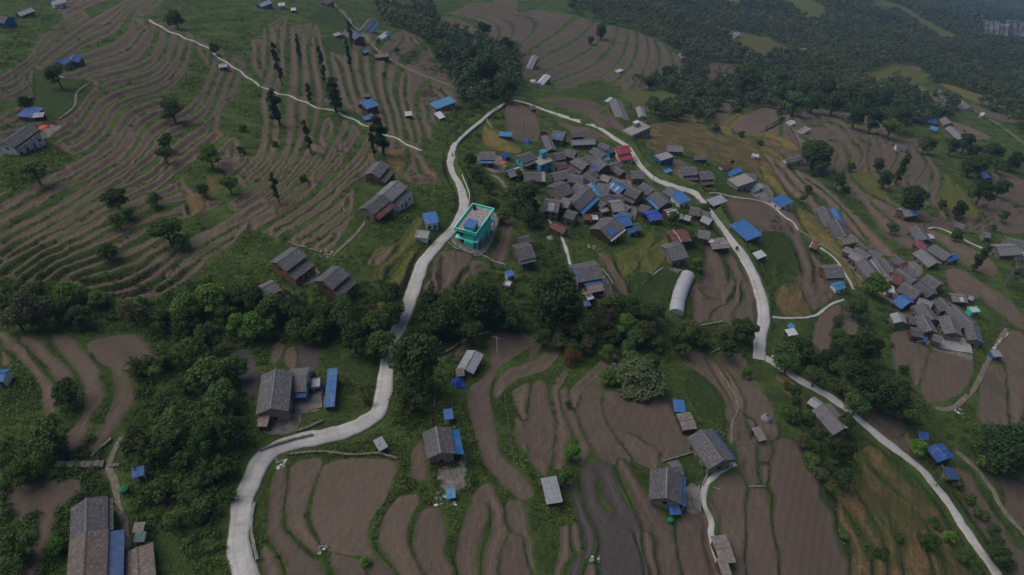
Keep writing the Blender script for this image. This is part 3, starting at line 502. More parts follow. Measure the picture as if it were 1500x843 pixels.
leafmat('leaf_bright', c4(0.083, 0.165, 0.033), c4(0.148, 0.264, 0.050), c4(0.215, 0.314, 0.066)); leafmat('leaf_olive', c4(0.083, 0.090, 0.041), c4(0.140, 0.148, 0.066), c4(0.182, 0.165, 0.099)); leafmat('leaf_pale', c4(0.076, 0.108, 0.049), c4(0.130, 0.162, 0.065), c4(0.184, 0.194, 0.108))
leafmat('leaf_rust', c4(0.198, 0.083, 0.033), c4(0.264, 0.132, 0.050), c4(0.099, 0.132, 0.033)); corrugated('dull_blue', c4(0.073, 0.146, 0.317), c4(0.061, 0.110, 0.232)); leafmat('leaf_far', c4(0.037, 0.060, 0.029), c4(0.074, 0.107, 0.046), c4(0.099, 0.123, 0.057), .08)
leafmat('bush', c4(0.046, 0.074, 0.024), c4(0.102, 0.151, 0.043), c4(0.182, 0.215, 0.074), .25); leafmat('blades', c4(0.066, 0.107, 0.029), c4(0.140, 0.206, 0.050), c4(0.215, 0.231, 0.099), .3)
simple('bark', c4(.10, .08, .06)); simple('pale_bark', c4(.25, .24, .22)); simple('chimney_dark', c4(.05, .05, .05))
# ---------------------------------------------------------------- mesh helpers
def mesh_np(name, V, Fq, mat, smooth=False):
    """fast mesh from arrays: V (n,3), Fq (m,k)"""
    V = np.asarray(V, np.float32); Fq = np.asarray(Fq, np.int32); k = Fq.shape[1]
    me = bpy.data.meshes.new(name); me.vertices.add(len(V)); me.vertices.foreach_set('co', V.ravel()); me.loops.add(Fq.size); me.loops.foreach_set('vertex_index', Fq.ravel())
    me.polygons.add(len(Fq)); me.polygons.foreach_set('loop_start', np.arange(len(Fq), dtype=np.int32)*k)
    if smooth: me.polygons.foreach_set('use_smooth', np.ones(len(Fq), bool))
    me.materials.append(MAT[mat]); me.update(calc_edges=True); return me
def link(name, data, parent=None, **props):
    o = bpy.data.objects.new(name, data); COL.objects.link(o)
    if parent: o.parent = parent
    for k, v in props.items(): o[k] = v
    return o
def thing(name, label, cat, loc, rz=0, group=None):
    o = link(name, None, None, label=label, category=cat); o.location = loc; o.rotation_euler = (0, 0, rz); o.empty_display_size = .5
    if group: o['group'] = group
    return o
class MB:
    def __init__(s): s.v = []; s.f = []
    def add(s, v, f):
        b = len(s.v); s.v += [tuple(q) for q in v]; s.f += [tuple(b+i for i in q) for q in f]; return s
    def box(s, x0, x1, y0, y1, z0, z1):
        return s.add([(x, y, z) for z in (z0, z1) for y in (y0, y1) for x in (x0, x1)], [(0, 2, 3, 1), (4, 5, 7, 6), (0, 1, 5, 4), (2, 6, 7, 3), (0, 4, 6, 2), (1, 3, 7, 5)])
    def slab(s, P, th):
        """quad P (4 points) thickened downwards"""
        n = len(P); Q = [(x, y, z-th) for x, y, z in P]
        return s.add(list(P)+Q, [tuple(range(n)), tuple(range(2*n-1, n-1, -1))]+[(i, n+i, n+(i+1) % n, (i+1) % n) for i in range(n)])
    def tube(s, P, R, n=6):
        P = [Vector(p) for p in P]; ring = []
        for i, p in enumerate(P):
            d = (P[min(i+1, len(P)-1)]-P[max(i-1, 0)]).normalized(); a = d.orthogonal().normalized(); b = d.cross(a); r = R[i] if hasattr(R, '__len__') else R
            ring += [p+(a*math.cos(2*math.pi*j/n)+b*math.sin(2*math.pi*j/n))*r for j in range(n)]
        fs = [(i*n+j, i*n+(j+1) % n, (i+1)*n+(j+1) % n, (i+1)*n+j) for i in range(len(P)-1) for j in range(n)]
        fs += [tuple(range(n-1, -1, -1)), tuple((len(P)-1)*n+j for j in range(n))]
        return s.add(ring, fs)
    def blob(s, c, r, seg=10, rings=7, jit=.0):
        rx, ry, rz = r if hasattr(r, '__len__') else (r, r, r); v = []
        for i in range(rings+1):
            th = math.pi*i/rings
            for j in range(seg):
                ph = 2*math.pi*j/seg; k = 1+random.uniform(-jit, jit); v.append((c[0]+rx*k*math.sin(th)*math.cos(ph), c[1]+ry*k*math.sin(th)*math.sin(ph), c[2]+rz*k*math.cos(th)))
        return s.add(v, [(i*seg+j, (i+1)*seg+j, (i+1)*seg+(j+1) % seg, i*seg+(j+1) % seg) for i in range(rings) for j in range(seg)])
    def build(s, name, mat, parent=None, smooth=False, **props):
        me = bpy.data.meshes.new(name); me.from_pydata(s.v, [], s.f); me.materials.append(MAT[mat])
        if smooth: me.polygons.foreach_set('use_smooth', [True]*len(me.polygons))
        me.update(); return link(name, me, parent, **props)
# ---------------------------------------------------------------- the hillside itself
def samp0(A, u, v):
    u = np.abs(np.mod(u+1498, 2996)-1498); v = np.abs(np.mod(v+841, 1682)-841)
    return A[np.clip(v.astype(int), 0, 842), np.clip(u.astype(int), 0, 1499)]
na, nr = 1500, 1500
aa = np.linspace(-1.2, 1.3, na); rr = np.exp(np.linspace(math.log(80), math.log(4060), nr))
A2, R2 = np.meshgrid(aa, rr); X = (A2*R2).ravel(); Y = (R2-60).ravel()
Z0 = H0(X, Y); Z0 = np.clip(Z0, -900, 150); u, v, _ = project(X, Y, Z0)
wu = u+.8*np.sin(X*.9+2*np.sin(Y*.31))*np.clip(260/(Y+60), .3, 1.2); wv = v+.7*np.sin(Y*.8+2*np.sin(X*.37))*np.clip(260/(Y+60), .3, 1.2)
rwv = samp(RW, u, v); wu = u+(wu-u)*(1-rwv); wv = v+(wv-v)*(1-rwv)
Z = Z0+samp(DEL, wu, wv)+(0.05*np.sin(X*2.1+Y*1.3)*np.sin(Y*2.7-X*.7))*(1-rwv)
far = np.clip((Y-700)/900, 0, 1); Z += far*14*np.sin(X/95+np.sin(Y/120)*1.5)*np.sin(Y/110)
idx = np.arange(na*nr).reshape(nr, na); Fq = np.stack([idx[:-1, :-1], idx[:-1, 1:], idx[1:, 1:], idx[1:, :-1]], -1).reshape(-1, 4)
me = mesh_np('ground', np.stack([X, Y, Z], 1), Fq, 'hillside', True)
m1 = np.zeros((len(X), 4), np.float32); m2 = np.zeros((len(X), 4), np.float32)
for i, cc in enumerate((1, 2, 3, 4)): m1[:, i] = samp(MASK[cc], wu, wv)
for i, cc in enumerate((5, 6, 7)): m2[:, i] = samp(MASK[cc], wu, wv)
m2[:, 3] = np.abs(np.modf(np.sin(samp0(FID, u, v)*12.9898)*43758.5453)[0])
FARG = (Y > 1500)
m1[FARG] = 0
me.attributes.new('m1', 'FLOAT_COLOR', 'POINT').data.foreach_set('color', m1.ravel()); me.attributes.new('m2', 'FLOAT_COLOR', 'POINT').data.foreach_set('color', m2.ravel())
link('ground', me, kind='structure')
# roads and paths: cast slabs lying on the hill
for nm, wid, mt, RX, RY, RZ in RD:
    n = len(RX); tx = np.gradient(RX); ty = np.gradient(RY); L = np.hypot(tx, ty)+1e-9; px_, py_ = -ty/L, tx/L
    acc = np.concatenate([[0], np.cumsum(np.hypot(np.diff(RX), np.diff(RY)))])
    jl = np.interp(acc, np.arange(0, acc[-1]+4, 2.0), RS.uniform(-.22, .22, len(np.arange(0, acc[-1]+4, 2.0)))); jr = np.interp(acc, np.arange(0, acc[-1]+4, 2.0), RS.uniform(-.25, .25, len(np.arange(0, acc[-1]+4, 2.0))))
    hw = wid/2; rows = []
    cols = [-1.0, -.97, -.5, 0, .5, .97, 1.0]
    V = []; al = []; ac = []
    lift = .06 if wid[0] > 2 else .02
    for k, q in enumerate(cols):
        off = q*hw+(jl if q < -.6 else jr if q > .6 else 0); z = RZ+lift+(-.6 if abs(q) == 1 else 0)
        V.append(np.stack([RX+px_*off, RY+py_*off, z], 1)); al.append(acc); ac.append(np.full(n, abs(q)))
    V = np.concatenate(V); al = np.concatenate(al); ac = np.concatenate(ac)
    Fq = [(k*n+i, k*n+i+1, (k+1)*n+i+1, (k+1)*n+i) for k in range(len(cols)-1) for i in range(n-1)]
    me = mesh_np(nm, V, [q[::-1] for q in Fq], mt)
    me.attributes.new('along', 'FLOAT', 'POINT').data.foreach_set('value', al.astype(np.float32)); me.attributes.new('across', 'FLOAT', 'POINT').data.foreach_set('value', ac.astype(np.float32))
    link(nm if mt != 'dirt' else 'dirt_path', me, kind='structure')
slate('brown_roof', c4(.15, .11, .09), c4(.20, .155, .13), c4(.12, .095, .085), .3, .2)
# ---------------------------------------------------------------- trees
def leaf_quads(C, size, rs, flat=.35, out=None):
    """C (n,3) centres -> random leaf-clump quads"""
    n = len(C); a = rs.normal(size=(n, 3)); 
    nr_ = rs.normal(size=(n, 3))*(1-flat)+np.array([0, 0, flat*1.2])
    if out is not None: nr_ = nr_+out*.8
    nr_ /= np.linalg.norm(nr_, axis=1)[:, None]+1e-9
    a -= nr_*(a*nr_).sum(1)[:, None]; a /= np.linalg.norm(a, axis=1)[:, None]+1e-9; b = np.cross(nr_, a)
    s = size*rs.uniform(.55, 1.25, n)[:, None]
    a = a*s; b = b*s*rs.uniform(.45, .9, n)[:, None]
    V = np.stack([C-a-b*.6, C+a*.3-b, C+a+b*.5, C-a*.2+b], 1).reshape(-1, 3)
    return V, np.arange(4*n).reshape(n, 4)
def crown_points(lobes, n, rs):
    w_ = np.array([l[3]**2 for l in lobes]); w_ = w_/w_.sum(); k = rs.choice(len(lobes), n, p=w_)
    L = np.array(lobes)[k]; d = rs.normal(size=(n, 3)); d /= np.linalg.norm(d, axis=1)[:, None]
    d[:, 2] = np.where(d[:, 2] < -.35, -d[:, 2], d[:, 2])
    r = rs.uniform(.62, 1.06, n)[:, None]
    return L[:, :3]+d*r*L[:, 3:4]*np.array([1, 1, .82]), d
def proto(kind, seed):
    rs = np.random.RandomState(seed); tr = MB(); lobes = []; N = 2400; ls = .26; mat = 'leaf_dark'; R = 4.0
    if kind in ('broad', 'mid', 'bright', 'olive', 'rust', 'pale'):
        H = {'broad': 8.5, 'mid': 7.5, 'bright': 7, 'olive': 8, 'rust': 6, 'pale': 6}[kind]; nl = rs.randint(11, 17)
        for i in range(nl):
            th = rs.uniform(0, 6.28); q = math.sqrt(rs.uniform(0, 1))*2.7; z = H*.52+rs.uniform(-.30, .38)*H*(1-q/4.8)
            lobes.append((q*math.cos(th), q*math.sin(th), z, rs.uniform(1.0, 1.75)*(1.15-.12*q)))
        lobes.append((0, 0, H*.72, 2.0))
        N = {'broad': 3300, 'mid': 2800, 'bright': 2800, 'olive': 1700, 'rust': 1200, 'pale': 2200}[kind]
        mat = {'broad': 'leaf_dark', 'mid': 'leaf_mid', 'bright': 'leaf_bright', 'olive': 'leaf_olive', 'rust': 'leaf_rust', 'pale': 'leaf_pale'}[kind]
        tr.tube([(0, 0, -.6), (.1, .05, H*.25), (0, .1, H*.5), (.1, 0, H*.75)], [.32, .24, .17, .06], 7)
        for l in lobes[:8]: tr.tube([(0, .05, H*.3), (l[0]*.5, l[1]*.5, l[2]*.6), (l[0], l[1], l[2])], [.13, .09, .03], 5)
    elif kind == 'round':
        H = 8.2; N = 4600; ls = .25
        for i in range(24):
            d_ = rs.normal(size=3); d_ /= np.linalg.norm(d_); q = rs.uniform(1.4, 2.7); lobes.append((d_[0]*q, d_[1]*q, 4.3+d_[2]*q*1.15, rs.uniform(1.0, 1.6)))
        lobes.append((0, 0, 4.3, 2.6)); tr.tube([(0, 0, -.6), (.1, .05, 2), (0, .1, 4), (.1, 0, 6.5)], [.38, .3, .2, .06], 7)
        for l in lobes[:8]: tr.tube([(0, .05, 2.2), (l[0]*.5, l[1]*.5, l[2]*.7+.4), (l[0], l[1], l[2])], [.13, .09, .03], 5)
    elif kind == 'slim':
        H = 11; N = 1500; ls = .25
        for i in range(11):
            z = 2.2+i*.82+rs.uniform(-.2, .2); r = rs.uniform(.6, 1.05)*(1-.35*abs(i-5)/6); lobes.append((rs.uniform(-.45, .45), rs.uniform(-.45, .45), z, r))
        tr.tube([(0, 0, -.6), (.1, 0, 4), (0, .1, 8), (.05, 0, 11)], [.22, .16, .1, .03], 6)
        for l in lobes[::2]: tr.tube([(0, 0, l[2]-.8), (l[0]*1.3, l[1]*1.3, l[2])], [.06, .02], 4)
    elif kind == 'bushy':
        H = 3; N = 1300; ls = .26; mat = 'leaf_mid'
        for i in range(8):
            th = rs.uniform(0, 6.28); q = rs.uniform(0, 1.5); lobes.append((q*math.cos(th), q*math.sin(th), rs.uniform(.9, 2.2), rs.uniform(.7, 1.2)))
        for i in range(4): th = i*1.6; tr.tube([(0, 0, -.4), (math.cos(th)*.5, math.sin(th)*.5, 1), (math.cos(th), math.sin(th), 2)], [.1, .07, .02], 5)
    elif kind == 'bamboo':
        H = 8; mat = 'leaf_mid'; C = []; O = []
        for i in range(34):
            th = rs.uniform(0, 6.28); lean = rs.uniform(1.2, 4.2); h = rs.uniform(5, 8.5); dx, dy = math.cos(th), math.sin(th); b0 = rs.uniform(-.5, .5, 2)
            pts = [(b0[0]+dx*lean*(s**1.9), b0[1]+dy*lean*(s**1.9), h*(s-.28*s**3.2)-.3) for s in np.linspace(0, 1, 6)]
            tr.tube(pts, [.05, .05, .045, .035, .025, .01], 4)
            for s in rs.uniform(.35, 1.02, 48):
                C.append((b0[0]+dx*lean*s**1.9+rs.normal()*.25, b0[1]+dy*lean*s**1.9+rs.normal()*.25, h*(s-.28*s**3.2)-.3+rs.normal()*.16)); O.append((dx, dy, .4))
        C = np.array(C); V, Fq = leaf_quads(C, .24, rs, .3, None)
        return tr, mesh_np('bamboo_crown', V, Fq, mat)
    elif kind == 'bare':
        H = 8; mat = 'leaf_olive'; N = 420; ls = .22
        tr.tube([(0, 0, -.6), (.1, .1, 2.5), (0, 0, 5), (.2, 0, 7.5)], [.22, .16, .1, .03], 6)
        for i in range(26):
            th = rs.uniform(0, 6.28); z = rs.uniform(2, 6.5); q = rs.uniform(1.2, 3); e = Vector((math.cos(th)*q, math.sin(th)*q, z+rs.uniform(1, 2.4)))
            tr.tube([(0, 0, z), e*.55+Vector((0, 0, z*.4)), e], [.07, .04, .012], 4)
            for k in range(2): tr.tube([e*.6+Vector((0, 0, z*.36)), e+Vector((rs.uniform(-1, 1), rs.uniform(-1, 1), rs.uniform(0, 1)))], [.03, .01], 4)
            lobes.append((e[0]*.9, e[1]*.9, e[2]-.2, .55))
    C, D = crown_points(lobes, N, rs); V, Fq = leaf_quads(C, ls, rs, .3, D)
    return tr, mesh_np(kind+'_crown', V, Fq, mat)
CROWN_D = {'round': 7.8, 'broad': 8, 'mid': 7.6, 'bright': 7.6, 'olive': 7.6, 'rust': 7.4, 'pale': 7.6, 'slim': 2.6, 'bushy': 4.2, 'bamboo': 8.5, 'bare': 6.5}
MIDH = {'round': 4.3, 'broad': 5.1, 'mid': 4.5, 'bright': 4.2, 'olive': 4.7, 'rust': 3.6, 'pale': 3.6, 'slim': 6.3, 'bushy': 1.6, 'bamboo': 4.2, 'bare': 5}
PRO = {}
def get_proto(kind):
    if kind not in PRO:
        PRO[kind] = []
        for s in range(4 if kind in ('broad', 'mid', 'slim') else 2):
            tr, cr = proto(kind, 31*s+len(kind)*7+ord(kind[0])); m = bpy.data.meshes.new(kind+'_trunk'); m.from_pydata(tr.v, [], tr.f); m.materials.append(MAT['pale_bark' if kind == 'bare' else 'bark']); m.update(); PRO[kind].append((m, cr))
    return PRO[kind]
KN = {'round': 'broadleaf_tree', 'broad': 'broadleaf_tree', 'mid': 'broadleaf_tree', 'bright': 'broadleaf_tree', 'olive': 'broadleaf_tree', 'rust': 'flowering_tree', 'pale': 'pale_tree', 'slim': 'fodder_tree', 'bushy': 'shrub', 'bamboo': 'bamboo_clump', 'bare': 'bare_tree'}
NTREE = 0
def tree(u, v, dpx, kind, label, group=None, hs=1.0):
    """crown centred on the pixel, dpx wide"""
    global NTREE
    s = scale_at(u, v); k = dpx*(1.0 if kind == 'slim' else 1.12)/s/CROWN_D[kind]; g = ground(u, v, MIDH[kind]*k*hs)
    tr, cr = random.choice(get_proto(kind)); NTREE += 1
    t = thing(KN[kind], label, {'bushy': 'bush', 'bamboo': 'bamboo'}.get(kind, 'tree'), g, random.uniform(0, 6.28), group); t.scale = (k, k, k*hs)
    link('trunk' if kind not in ('bushy', 'bamboo') else 'stems', tr, t); link('crown' if kind != 'bushy' else 'foliage', cr, t); return t
def inpoly(P, u, v):
    ins = False; n = len(P)
    for i in range(n):
        ax, ay = P[i]; bx, by = P[(i+1) % n]
        if (ay > v) != (by > v) and u < (bx-ax)*(v-ay)/(by-ay)+ax: ins = not ins
    return ins
KW = {'broad': 'dark green tree', 'round': 'round dark tree', 'mid': 'mid green tree', 'bright': 'bright green tree', 'olive': 'olive-brown tree', 'bamboo': 'feathery bamboo clump', 'bushy': 'bush', 'slim': 'slim tree', 'bare': 'bare tree'}
def fillT(t, pts, spacing, kinds, dr, label, group, maxn=60, only=None):
    P = tz(t, pts); us = [p[0] for p in P]; vs = [p[1] for p in P]; got = []
    for _ in range(3000):
        u, v = random.uniform(min(us), max(us)), random.uniform(min(vs), max(vs))
        if not (0 <= u < 1500 and 0 <= v < 843) or not inpoly(P, u, v) or CLS[int(v), int(u)] == 4 or RW[int(v), int(u)] > .3: continue
        if any((u-a)**2+((v-b)*1.2)**2 < spacing**2 for a, b in got): continue
        got.append((u, v)); kd = random.choice(kinds.split()); dd = random.uniform(*dr); f_ = (dd-dr[0])/(dr[1]-dr[0]); tree(u, v, dd, kd, label.replace('{k}', ('large ' if f_ > .66 else 'small ' if f_ < .33 else 'medium ')+KW[kd]), group)
        if len(got) >= maxn: break
T = lambda u, v, d, k, l, hs=1.0, g=None: tree(u, v, d, k, l, g, hs)
# trees one can single out
T(609, 532, 70, 'round', 'largest round dark green tree leaning over the curved concrete road', 1.3); T(600, 585, 50, 'bamboo', 'bamboo-like feathery tree directly below the large tree at the roadside')
T(648, 462, 60, 'round', 'round dark tree right of the road, upper neighbour of the largest roadside tree'); T(703, 440, 66, 'round', 'dense dark round tree below the small field beside the turquoise house yard'); T(745, 462, 40, 'mid', 'mid green tree at the left edge of the tall grass patch')
T(818, 442, 78, 'round', 'broad dark green tree left of the blue-edged slate house in the valley middle'); T(856, 470, 44, 'mid', 'green tree below the brown lean-to sheds of the blue-edged slate house')
T(935, 550, 84, 'pale', 'pale grey-green spreading tree above the large ploughed field', .5); T(890, 552, 26, 'bright', 'small bright green tree at the left side of the pale spreading tree')
T(837, 524, 28, 'rust', 'orange flowering bush at the head of the central terraces'); T(538, 586, 16, 'rust', 'small rust-red bush at the roadside by the blue-roofed compound')
T(839, 662, 27, 'bright', 'round bright tree between two ploughed strips above the grey tin shed'); T(826, 698, 26, 'mid', 'darker round tree just above the grey tin shed in the terraces')
T(1198, 222, 48, 'round', 'big round isolated tree on the right hillside fields', .95); T(1284, 415, 36, 'bright', 'bright yellow-green round tree left of the lower right hamlet'); T(1256, 448, 34, 'broad', 'dark tree at the end of the pale path left of the right hamlet')
T(243, 338, 46, 'mid', 'large dark round tree in the middle of the left terraces'); T(262, 350, 30, 'bright', 'bright green tree touching the large dark tree on the left terraces'); T(403, 155, 20, 'slim', 'dark poplar-like tree right below the narrow path, on the upper left fields', .6)
T(487, 135, 24, 'slim', 'thick dark slim tree standing over the narrow path', .5); T(510, 78, 9, 'slim', 'slim dark tree beside the slate house with the blue roof strip', 1.1); T(436, 70, 9, 'slim', 'leftmost tall slim tree of the upper fields with a bare strip around it', 1.2)
T(471, 92, 9, 'slim', 'slim tree on the terrace edge between the two tall slim trees', 1.5); T(405, 90, 11, 'slim', 'tall thin tree over the rounded terrace left of the upper fields', 1.3); T(557, 195, 26, 'slim', 'slim bushy tree below the twin blue-roofed houses', .5)
T(452, 135, 10, 'slim', 'thin tree on the narrow path bend', .7); T(865, 58, 11, 'round', 'small round tree on the left of the pair on the upper terraces'); T(881, 45, 17, 'round', 'taller tree on the right of the pair on the upper terraces', 1.2)
T(40, 450, 54, 'olive', 'tall olive-brown tree with a visible trunk at the far left, above the curved fields', 1.2); T(92, 575, 40, 'mid', 'leafy tree on the grass below the curved fields at the left edge'); T(203, 440, 18, 'bright', 'lone bright shrub-like tree on the grass bank above the left tree belt', 1.0)
T(66, 640, 60, 'mid', 'big mid green tree at the left beside the rough stone wall', 1.0); T(28, 690, 46, 'bright', 'brighter tree below the stone wall at the left edge'); T(20, 800, 70, 'bamboo', 'dark feathery bamboo clump in the lower left corner')
T(215, 660, 54, 'bamboo', 'bamboo clump above the small blue-roofed shed'); T(305, 690, 50, 'bamboo', 'bamboo clump in the overgrown slope left of the road bend'); T(78, 800, 30, 'bright', 'light green shrubby tree left of the long brown-roofed house')
T(1240, 620, 34, 'broad', 'dark tree below the long slate house by the lower right road'); T(1235, 660, 40, 'broad', 'dark round tree at the top edge of the dry grass slope'); T(1265, 560, 52, 'round', 'tall dark tree rising over the gully right of the road junction', 1.1)
T(1270, 510, 48, 'broad', 'dark green tree crown between the small right fields and the hamlet yard', 1.1); T(1302, 578, 56, 'round', 'large rounded tree over the lane junction right of the gully'); T(1335, 600, 44, 'mid', 'tree beside the grey gully track at the lower right')
T(1480, 655, 72, 'round', 'very large dark tree at the right edge above the dirt track'); T(1345, 655, 28, 'bright', 'bright tree left of the blue roofs by the lower right road'); T(1380, 700, 26, 'bare', 'thin bare tree hanging over the lower right road')
T(1392, 786, 20, 'bright', 'small yellow-green tree by the lower right road'); T(1362, 790, 28, 'mid', 'dark bushy tree inside the dry grass slope at the right'); T(1462, 810, 34, 'mid', 'tree right of the road near the bottom right corner'); T(1415, 815, 24, 'mid', 'tree hugging the left side of the road near the bottom right corner')
T(535, 820, 16, 'bright', 'small bright tree between ploughed fields at the lower left centre'); T(1094, 545, 20, 'bright', 'round shrub on the terrace near the road junction'); T(832, 592, 12, 'bright', 'little bright bush in the central terraces')

T(1178, 290, 12, 'mid', 'small round tree at the roadside field by the small blue-roofed hut'); T(1185, 275, 14, 'mid', 'small tree by the field path on the right hillside'); T(1228, 265, 22, 'broad', 'dark tree on the hedge line right of the big isolated tree', 1.1)
T(1288, 240, 20, 'broad', 'twin dark tree on the right hillside, upper of the pair'); T(1298, 262, 24, 'broad', 'twin dark tree on the right hillside, lower of the pair'); T(1248, 243, 14, 'mid', 'small tree between the big isolated tree and the twin dark trees')
T(1322, 245, 14, 'slim', 'slim dark tree beside the small white-fronted house on the right hillside', .8); T(1338, 290, 42, 'broad', 'large tree group crown above the brick and slate house'); T(1382, 297, 14, 'mid', 'small round tree right of the brick and slate house trees'); T(1408, 305, 24, 'broad', 'isolated dark tree on the grey slope right')
T(1472, 316, 16, 'broad', 'small isolated dark tree near the right edge'); T(1440, 280, 32, 'broad', 'dark tree below the blue-roofed shed on the right'); T(1468, 272, 26, 'broad', 'dark tree right below the blue-roofed shed near the right edge'); T(1425, 240, 30, 'mid', 'tree left of the blue-roofed shed on the right')
T(1308, 332, 18, 'mid', 'small tree on the round field edge above the right hamlet'); T(1403, 345, 18, 'mid', 'round tree beside the pale path on the right'); T(1438, 375, 18, 'slim', 'slim tree at the end of the pale path on the right', .6); T(1488, 395, 36, 'bare', 'thin dark tree at the right edge below the eastern houses')
T(1456, 332, 10, 'mid', 'tiny tree near the eastern houses');
T(1228, 468, 16, 'mid', 'tree strip between the two small brown fields by the junction', .9); T(1325, 540, 14, 'mid', 'small tree at the edge of the brown field below the hamlet yard')
T(168, 290, 34, 'mid', 'leafy green tree group on the left terraces'); T(185, 312, 22, 'bright', 'bright tree just below the leafy group on the left terraces'); T(225, 290, 24, 'bright', 'yellow-green tree between two left terraces'); T(170, 322, 26, 'bright', 'bright spreading tree on the lower left terraces'); T(240, 225, 26, 'mid', 'mid green tree on the terrace edge below the white-fronted shed')
T(305, 225, 34, 'bright', 'tall light green tree on the upper left terraces', 1.1); T(335, 270, 28, 'mid', 'dark round tree beside the orange earth patch'); T(297, 278, 20, 'mid', 'dark tree left of the orange earth patch'); T(48, 250, 36, 'mid', 'dark rounded tree below the long white and blue house'); T(152, 365, 30, 'mid', 'dark bushy tree on the lower left terraces')
T(38, 150, 24, 'broad', 'dark round tree touching the blue-roofed hut at the left'); T(82, 110, 30, 'broad', 'dark tree below the small blue roofs at the upper left'); T(250, 158, 34, 'mid', 'tree group in the middle of the upper left terraces'); T(245, 208, 24, 'mid', 'round tree below the tree group of the upper left terraces')
T(255, 25, 26, 'mid', 'tree at the top end of the narrow pale path'); T(313, 70, 16, 'broad', 'tree right above the small grey shed on the path'); T(712, 100, 44, 'broad', 'large round dark tree above the road junction at the top'); T(738, 128, 32, 'mid', 'dark green tree beside the large one above the top road junction')
T(797, 198, 16, 'broad', 'dark tree between the blue tarp shed and the village houses');
T(1095, 115, 34, 'mid', 'light green tree on the edge of the fields below the forest', 1.15); T(1058, 108, 22, 'bare', 'thin bare tree near the brown field below the forest'); T(1072, 240, 6, 'slim', 'lone tiny tree on the golden slope above the village', .6); T(770, 285, 46, 'broad', 'dark bushy tree left of the old stone houses of the village')
T(775, 315, 30, 'mid', 'bushy tree below the village path on its left side'); T(1010, 345, 22, 'mid', 'leafy tree beside the haystack in the lower village'); T(1033, 305, 18, 'mid', 'tree between the tin huts and the road in the lower village'); T(985, 318, 20, 'mid', 'leafy tree below the sky-blue roofed house')
T(1022, 385, 22, 'bright', 'bright green tree between the rubble roofed house and the ploughed terraces'); T(1080, 362, 6, 'broad', 'small dark bush at the left edge of the right road');
# belts of trees
fillT('', '-5,430 60,425 210,440 330,425 420,440 425,480 300,478 150,478 60,470 -5,475', 24, 'broad mid bright olive mid', (28, 48), '{k} in the belt above the curved lower left fields', 'trees of the left gully belt', 19)
fillT('', '425,450 480,455 560,440 582,420 578,470 565,505 530,500 470,500 425,480', 24, 'broad mid broad', (30, 46), '{k} in the thicket left of the road, under the two-tier slate houses', 'trees left of the road bend', 12)
fillT('', '200,500 250,480 330,490 350,520 355,600 330,650 240,640 200,600', 26, 'broad mid mid bamboo bright', (34, 54), '{k} on the wooded slope left of the slate compound', 'trees on the slope left of the compound', 13)
fillT('', '190,640 340,650 340,720 260,780 210,720', 36, 'bamboo mid bushy', (26, 40), '{k} on the overgrown slope left of the road bend', 'shrubs left of the road bend', 12)
fillT('', '770,480 880,470 900,430 930,440 1000,480 1090,470 1105,510 1040,510 1000,525 960,530 900,525 840,520 790,500', 19, 'mid bright olive mid broad', (22, 40), '{k} in the belt between the village slope and the lower fields', 'trees of the middle gully belt', 28)
fillT('', '560,480 640,490 700,490 690,460 620,440 610,500', 30, 'broad', (30, 40), '{k} in the group right of the curved concrete road', 'trees right of the road', 5)
fillT('', '1140,510 1250,490 1260,600 1215,590 1170,560', 20, 'broad mid', (24, 38), '{k} in the gully right of the road junction', 'trees of the right gully', 14)
fillT('', '1150,600 1200,620 1240,700 1215,730 1190,680', 20, 'mid olive bushy', (20, 32), '{k} between the long brown field and the dry grass slope', 'bushes beside the dry grass slope', 10)
fillT('', '1130,540 1150,540 1190,600 1180,610', 14, 'mid', (14, 22), '{k} along the orange bank beside the lower road', 'bushes beside the dry grass slope head', 4)
fillT('', '640,20 730,40 790,60 750,140 700,150 640,120 600,60', 22, 'mid broad', (16, 26), '{k} in the ravine above the top road junction', 'trees of the upper ravine', 7)
fillT('', '945,110 1010,100 1080,130 1040,170 980,180 940,160', 17, 'broad mid', (15, 24), '{k} right of the large slate shed below the forest', 'trees near the slate shed', 16)
fillT('', '1130,110 1250,120 1330,150 1310,190 1220,160 1150,150', 22, 'broad mid', (24, 34), '{k} along the lower edge of the forest', 'trees on the forest edge', 14)
fillT('', '1330,200 1420,200 1500,230 1500,250 1400,230', 18, 'broad mid', (18, 28), '{k} below the blue-roofed hamlet at the upper right', 'trees below the upper right hamlet', 8)
fillT('', '1400,640 1500,620 1500,690 1440,680', 26, 'mid bushy', (26, 40), '{k} above the dirt track at the right edge', 'trees by the right dirt track', 4)
fillT('', '1400,690 1500,830 1490,843 1380,700', 26, 'mid bushy', (16, 24), '{k} between the lower right road and the dirt track', 'bushes by the lower right road', 8)
fillT('', '1200,740 1380,760 1370,843 1250,843', 34, 'bushy', (12, 20), '{k} in the dry grass slope', 'bushes in the dry grass slope', 5)
fillT('', '670,215 780,260 790,300 740,320 700,280', 22, 'mid bushy', (16, 26), '{k} on the grassy slope between the road and the village', 'bushes left of the village', 9)
fillT('', '380,20 500,20 600,60 560,120 460,60', 26, 'slim mid', (6, 12), '{k} scattered on the top fields', 'small trees of the top fields', 4)
fillT('', '350,180 560,200 420,300 350,260', 36, 'slim bushy', (9, 14), '{k} on the terrace edges of the left hillside', 'small trees of the left terraces', 7)
fillT('', '960,160 1100,200 1250,280 1240,300 1090,215', 30, 'bushy', (9, 14), '{k} on the golden slope edge', 'small bushes of the golden slope', 6)
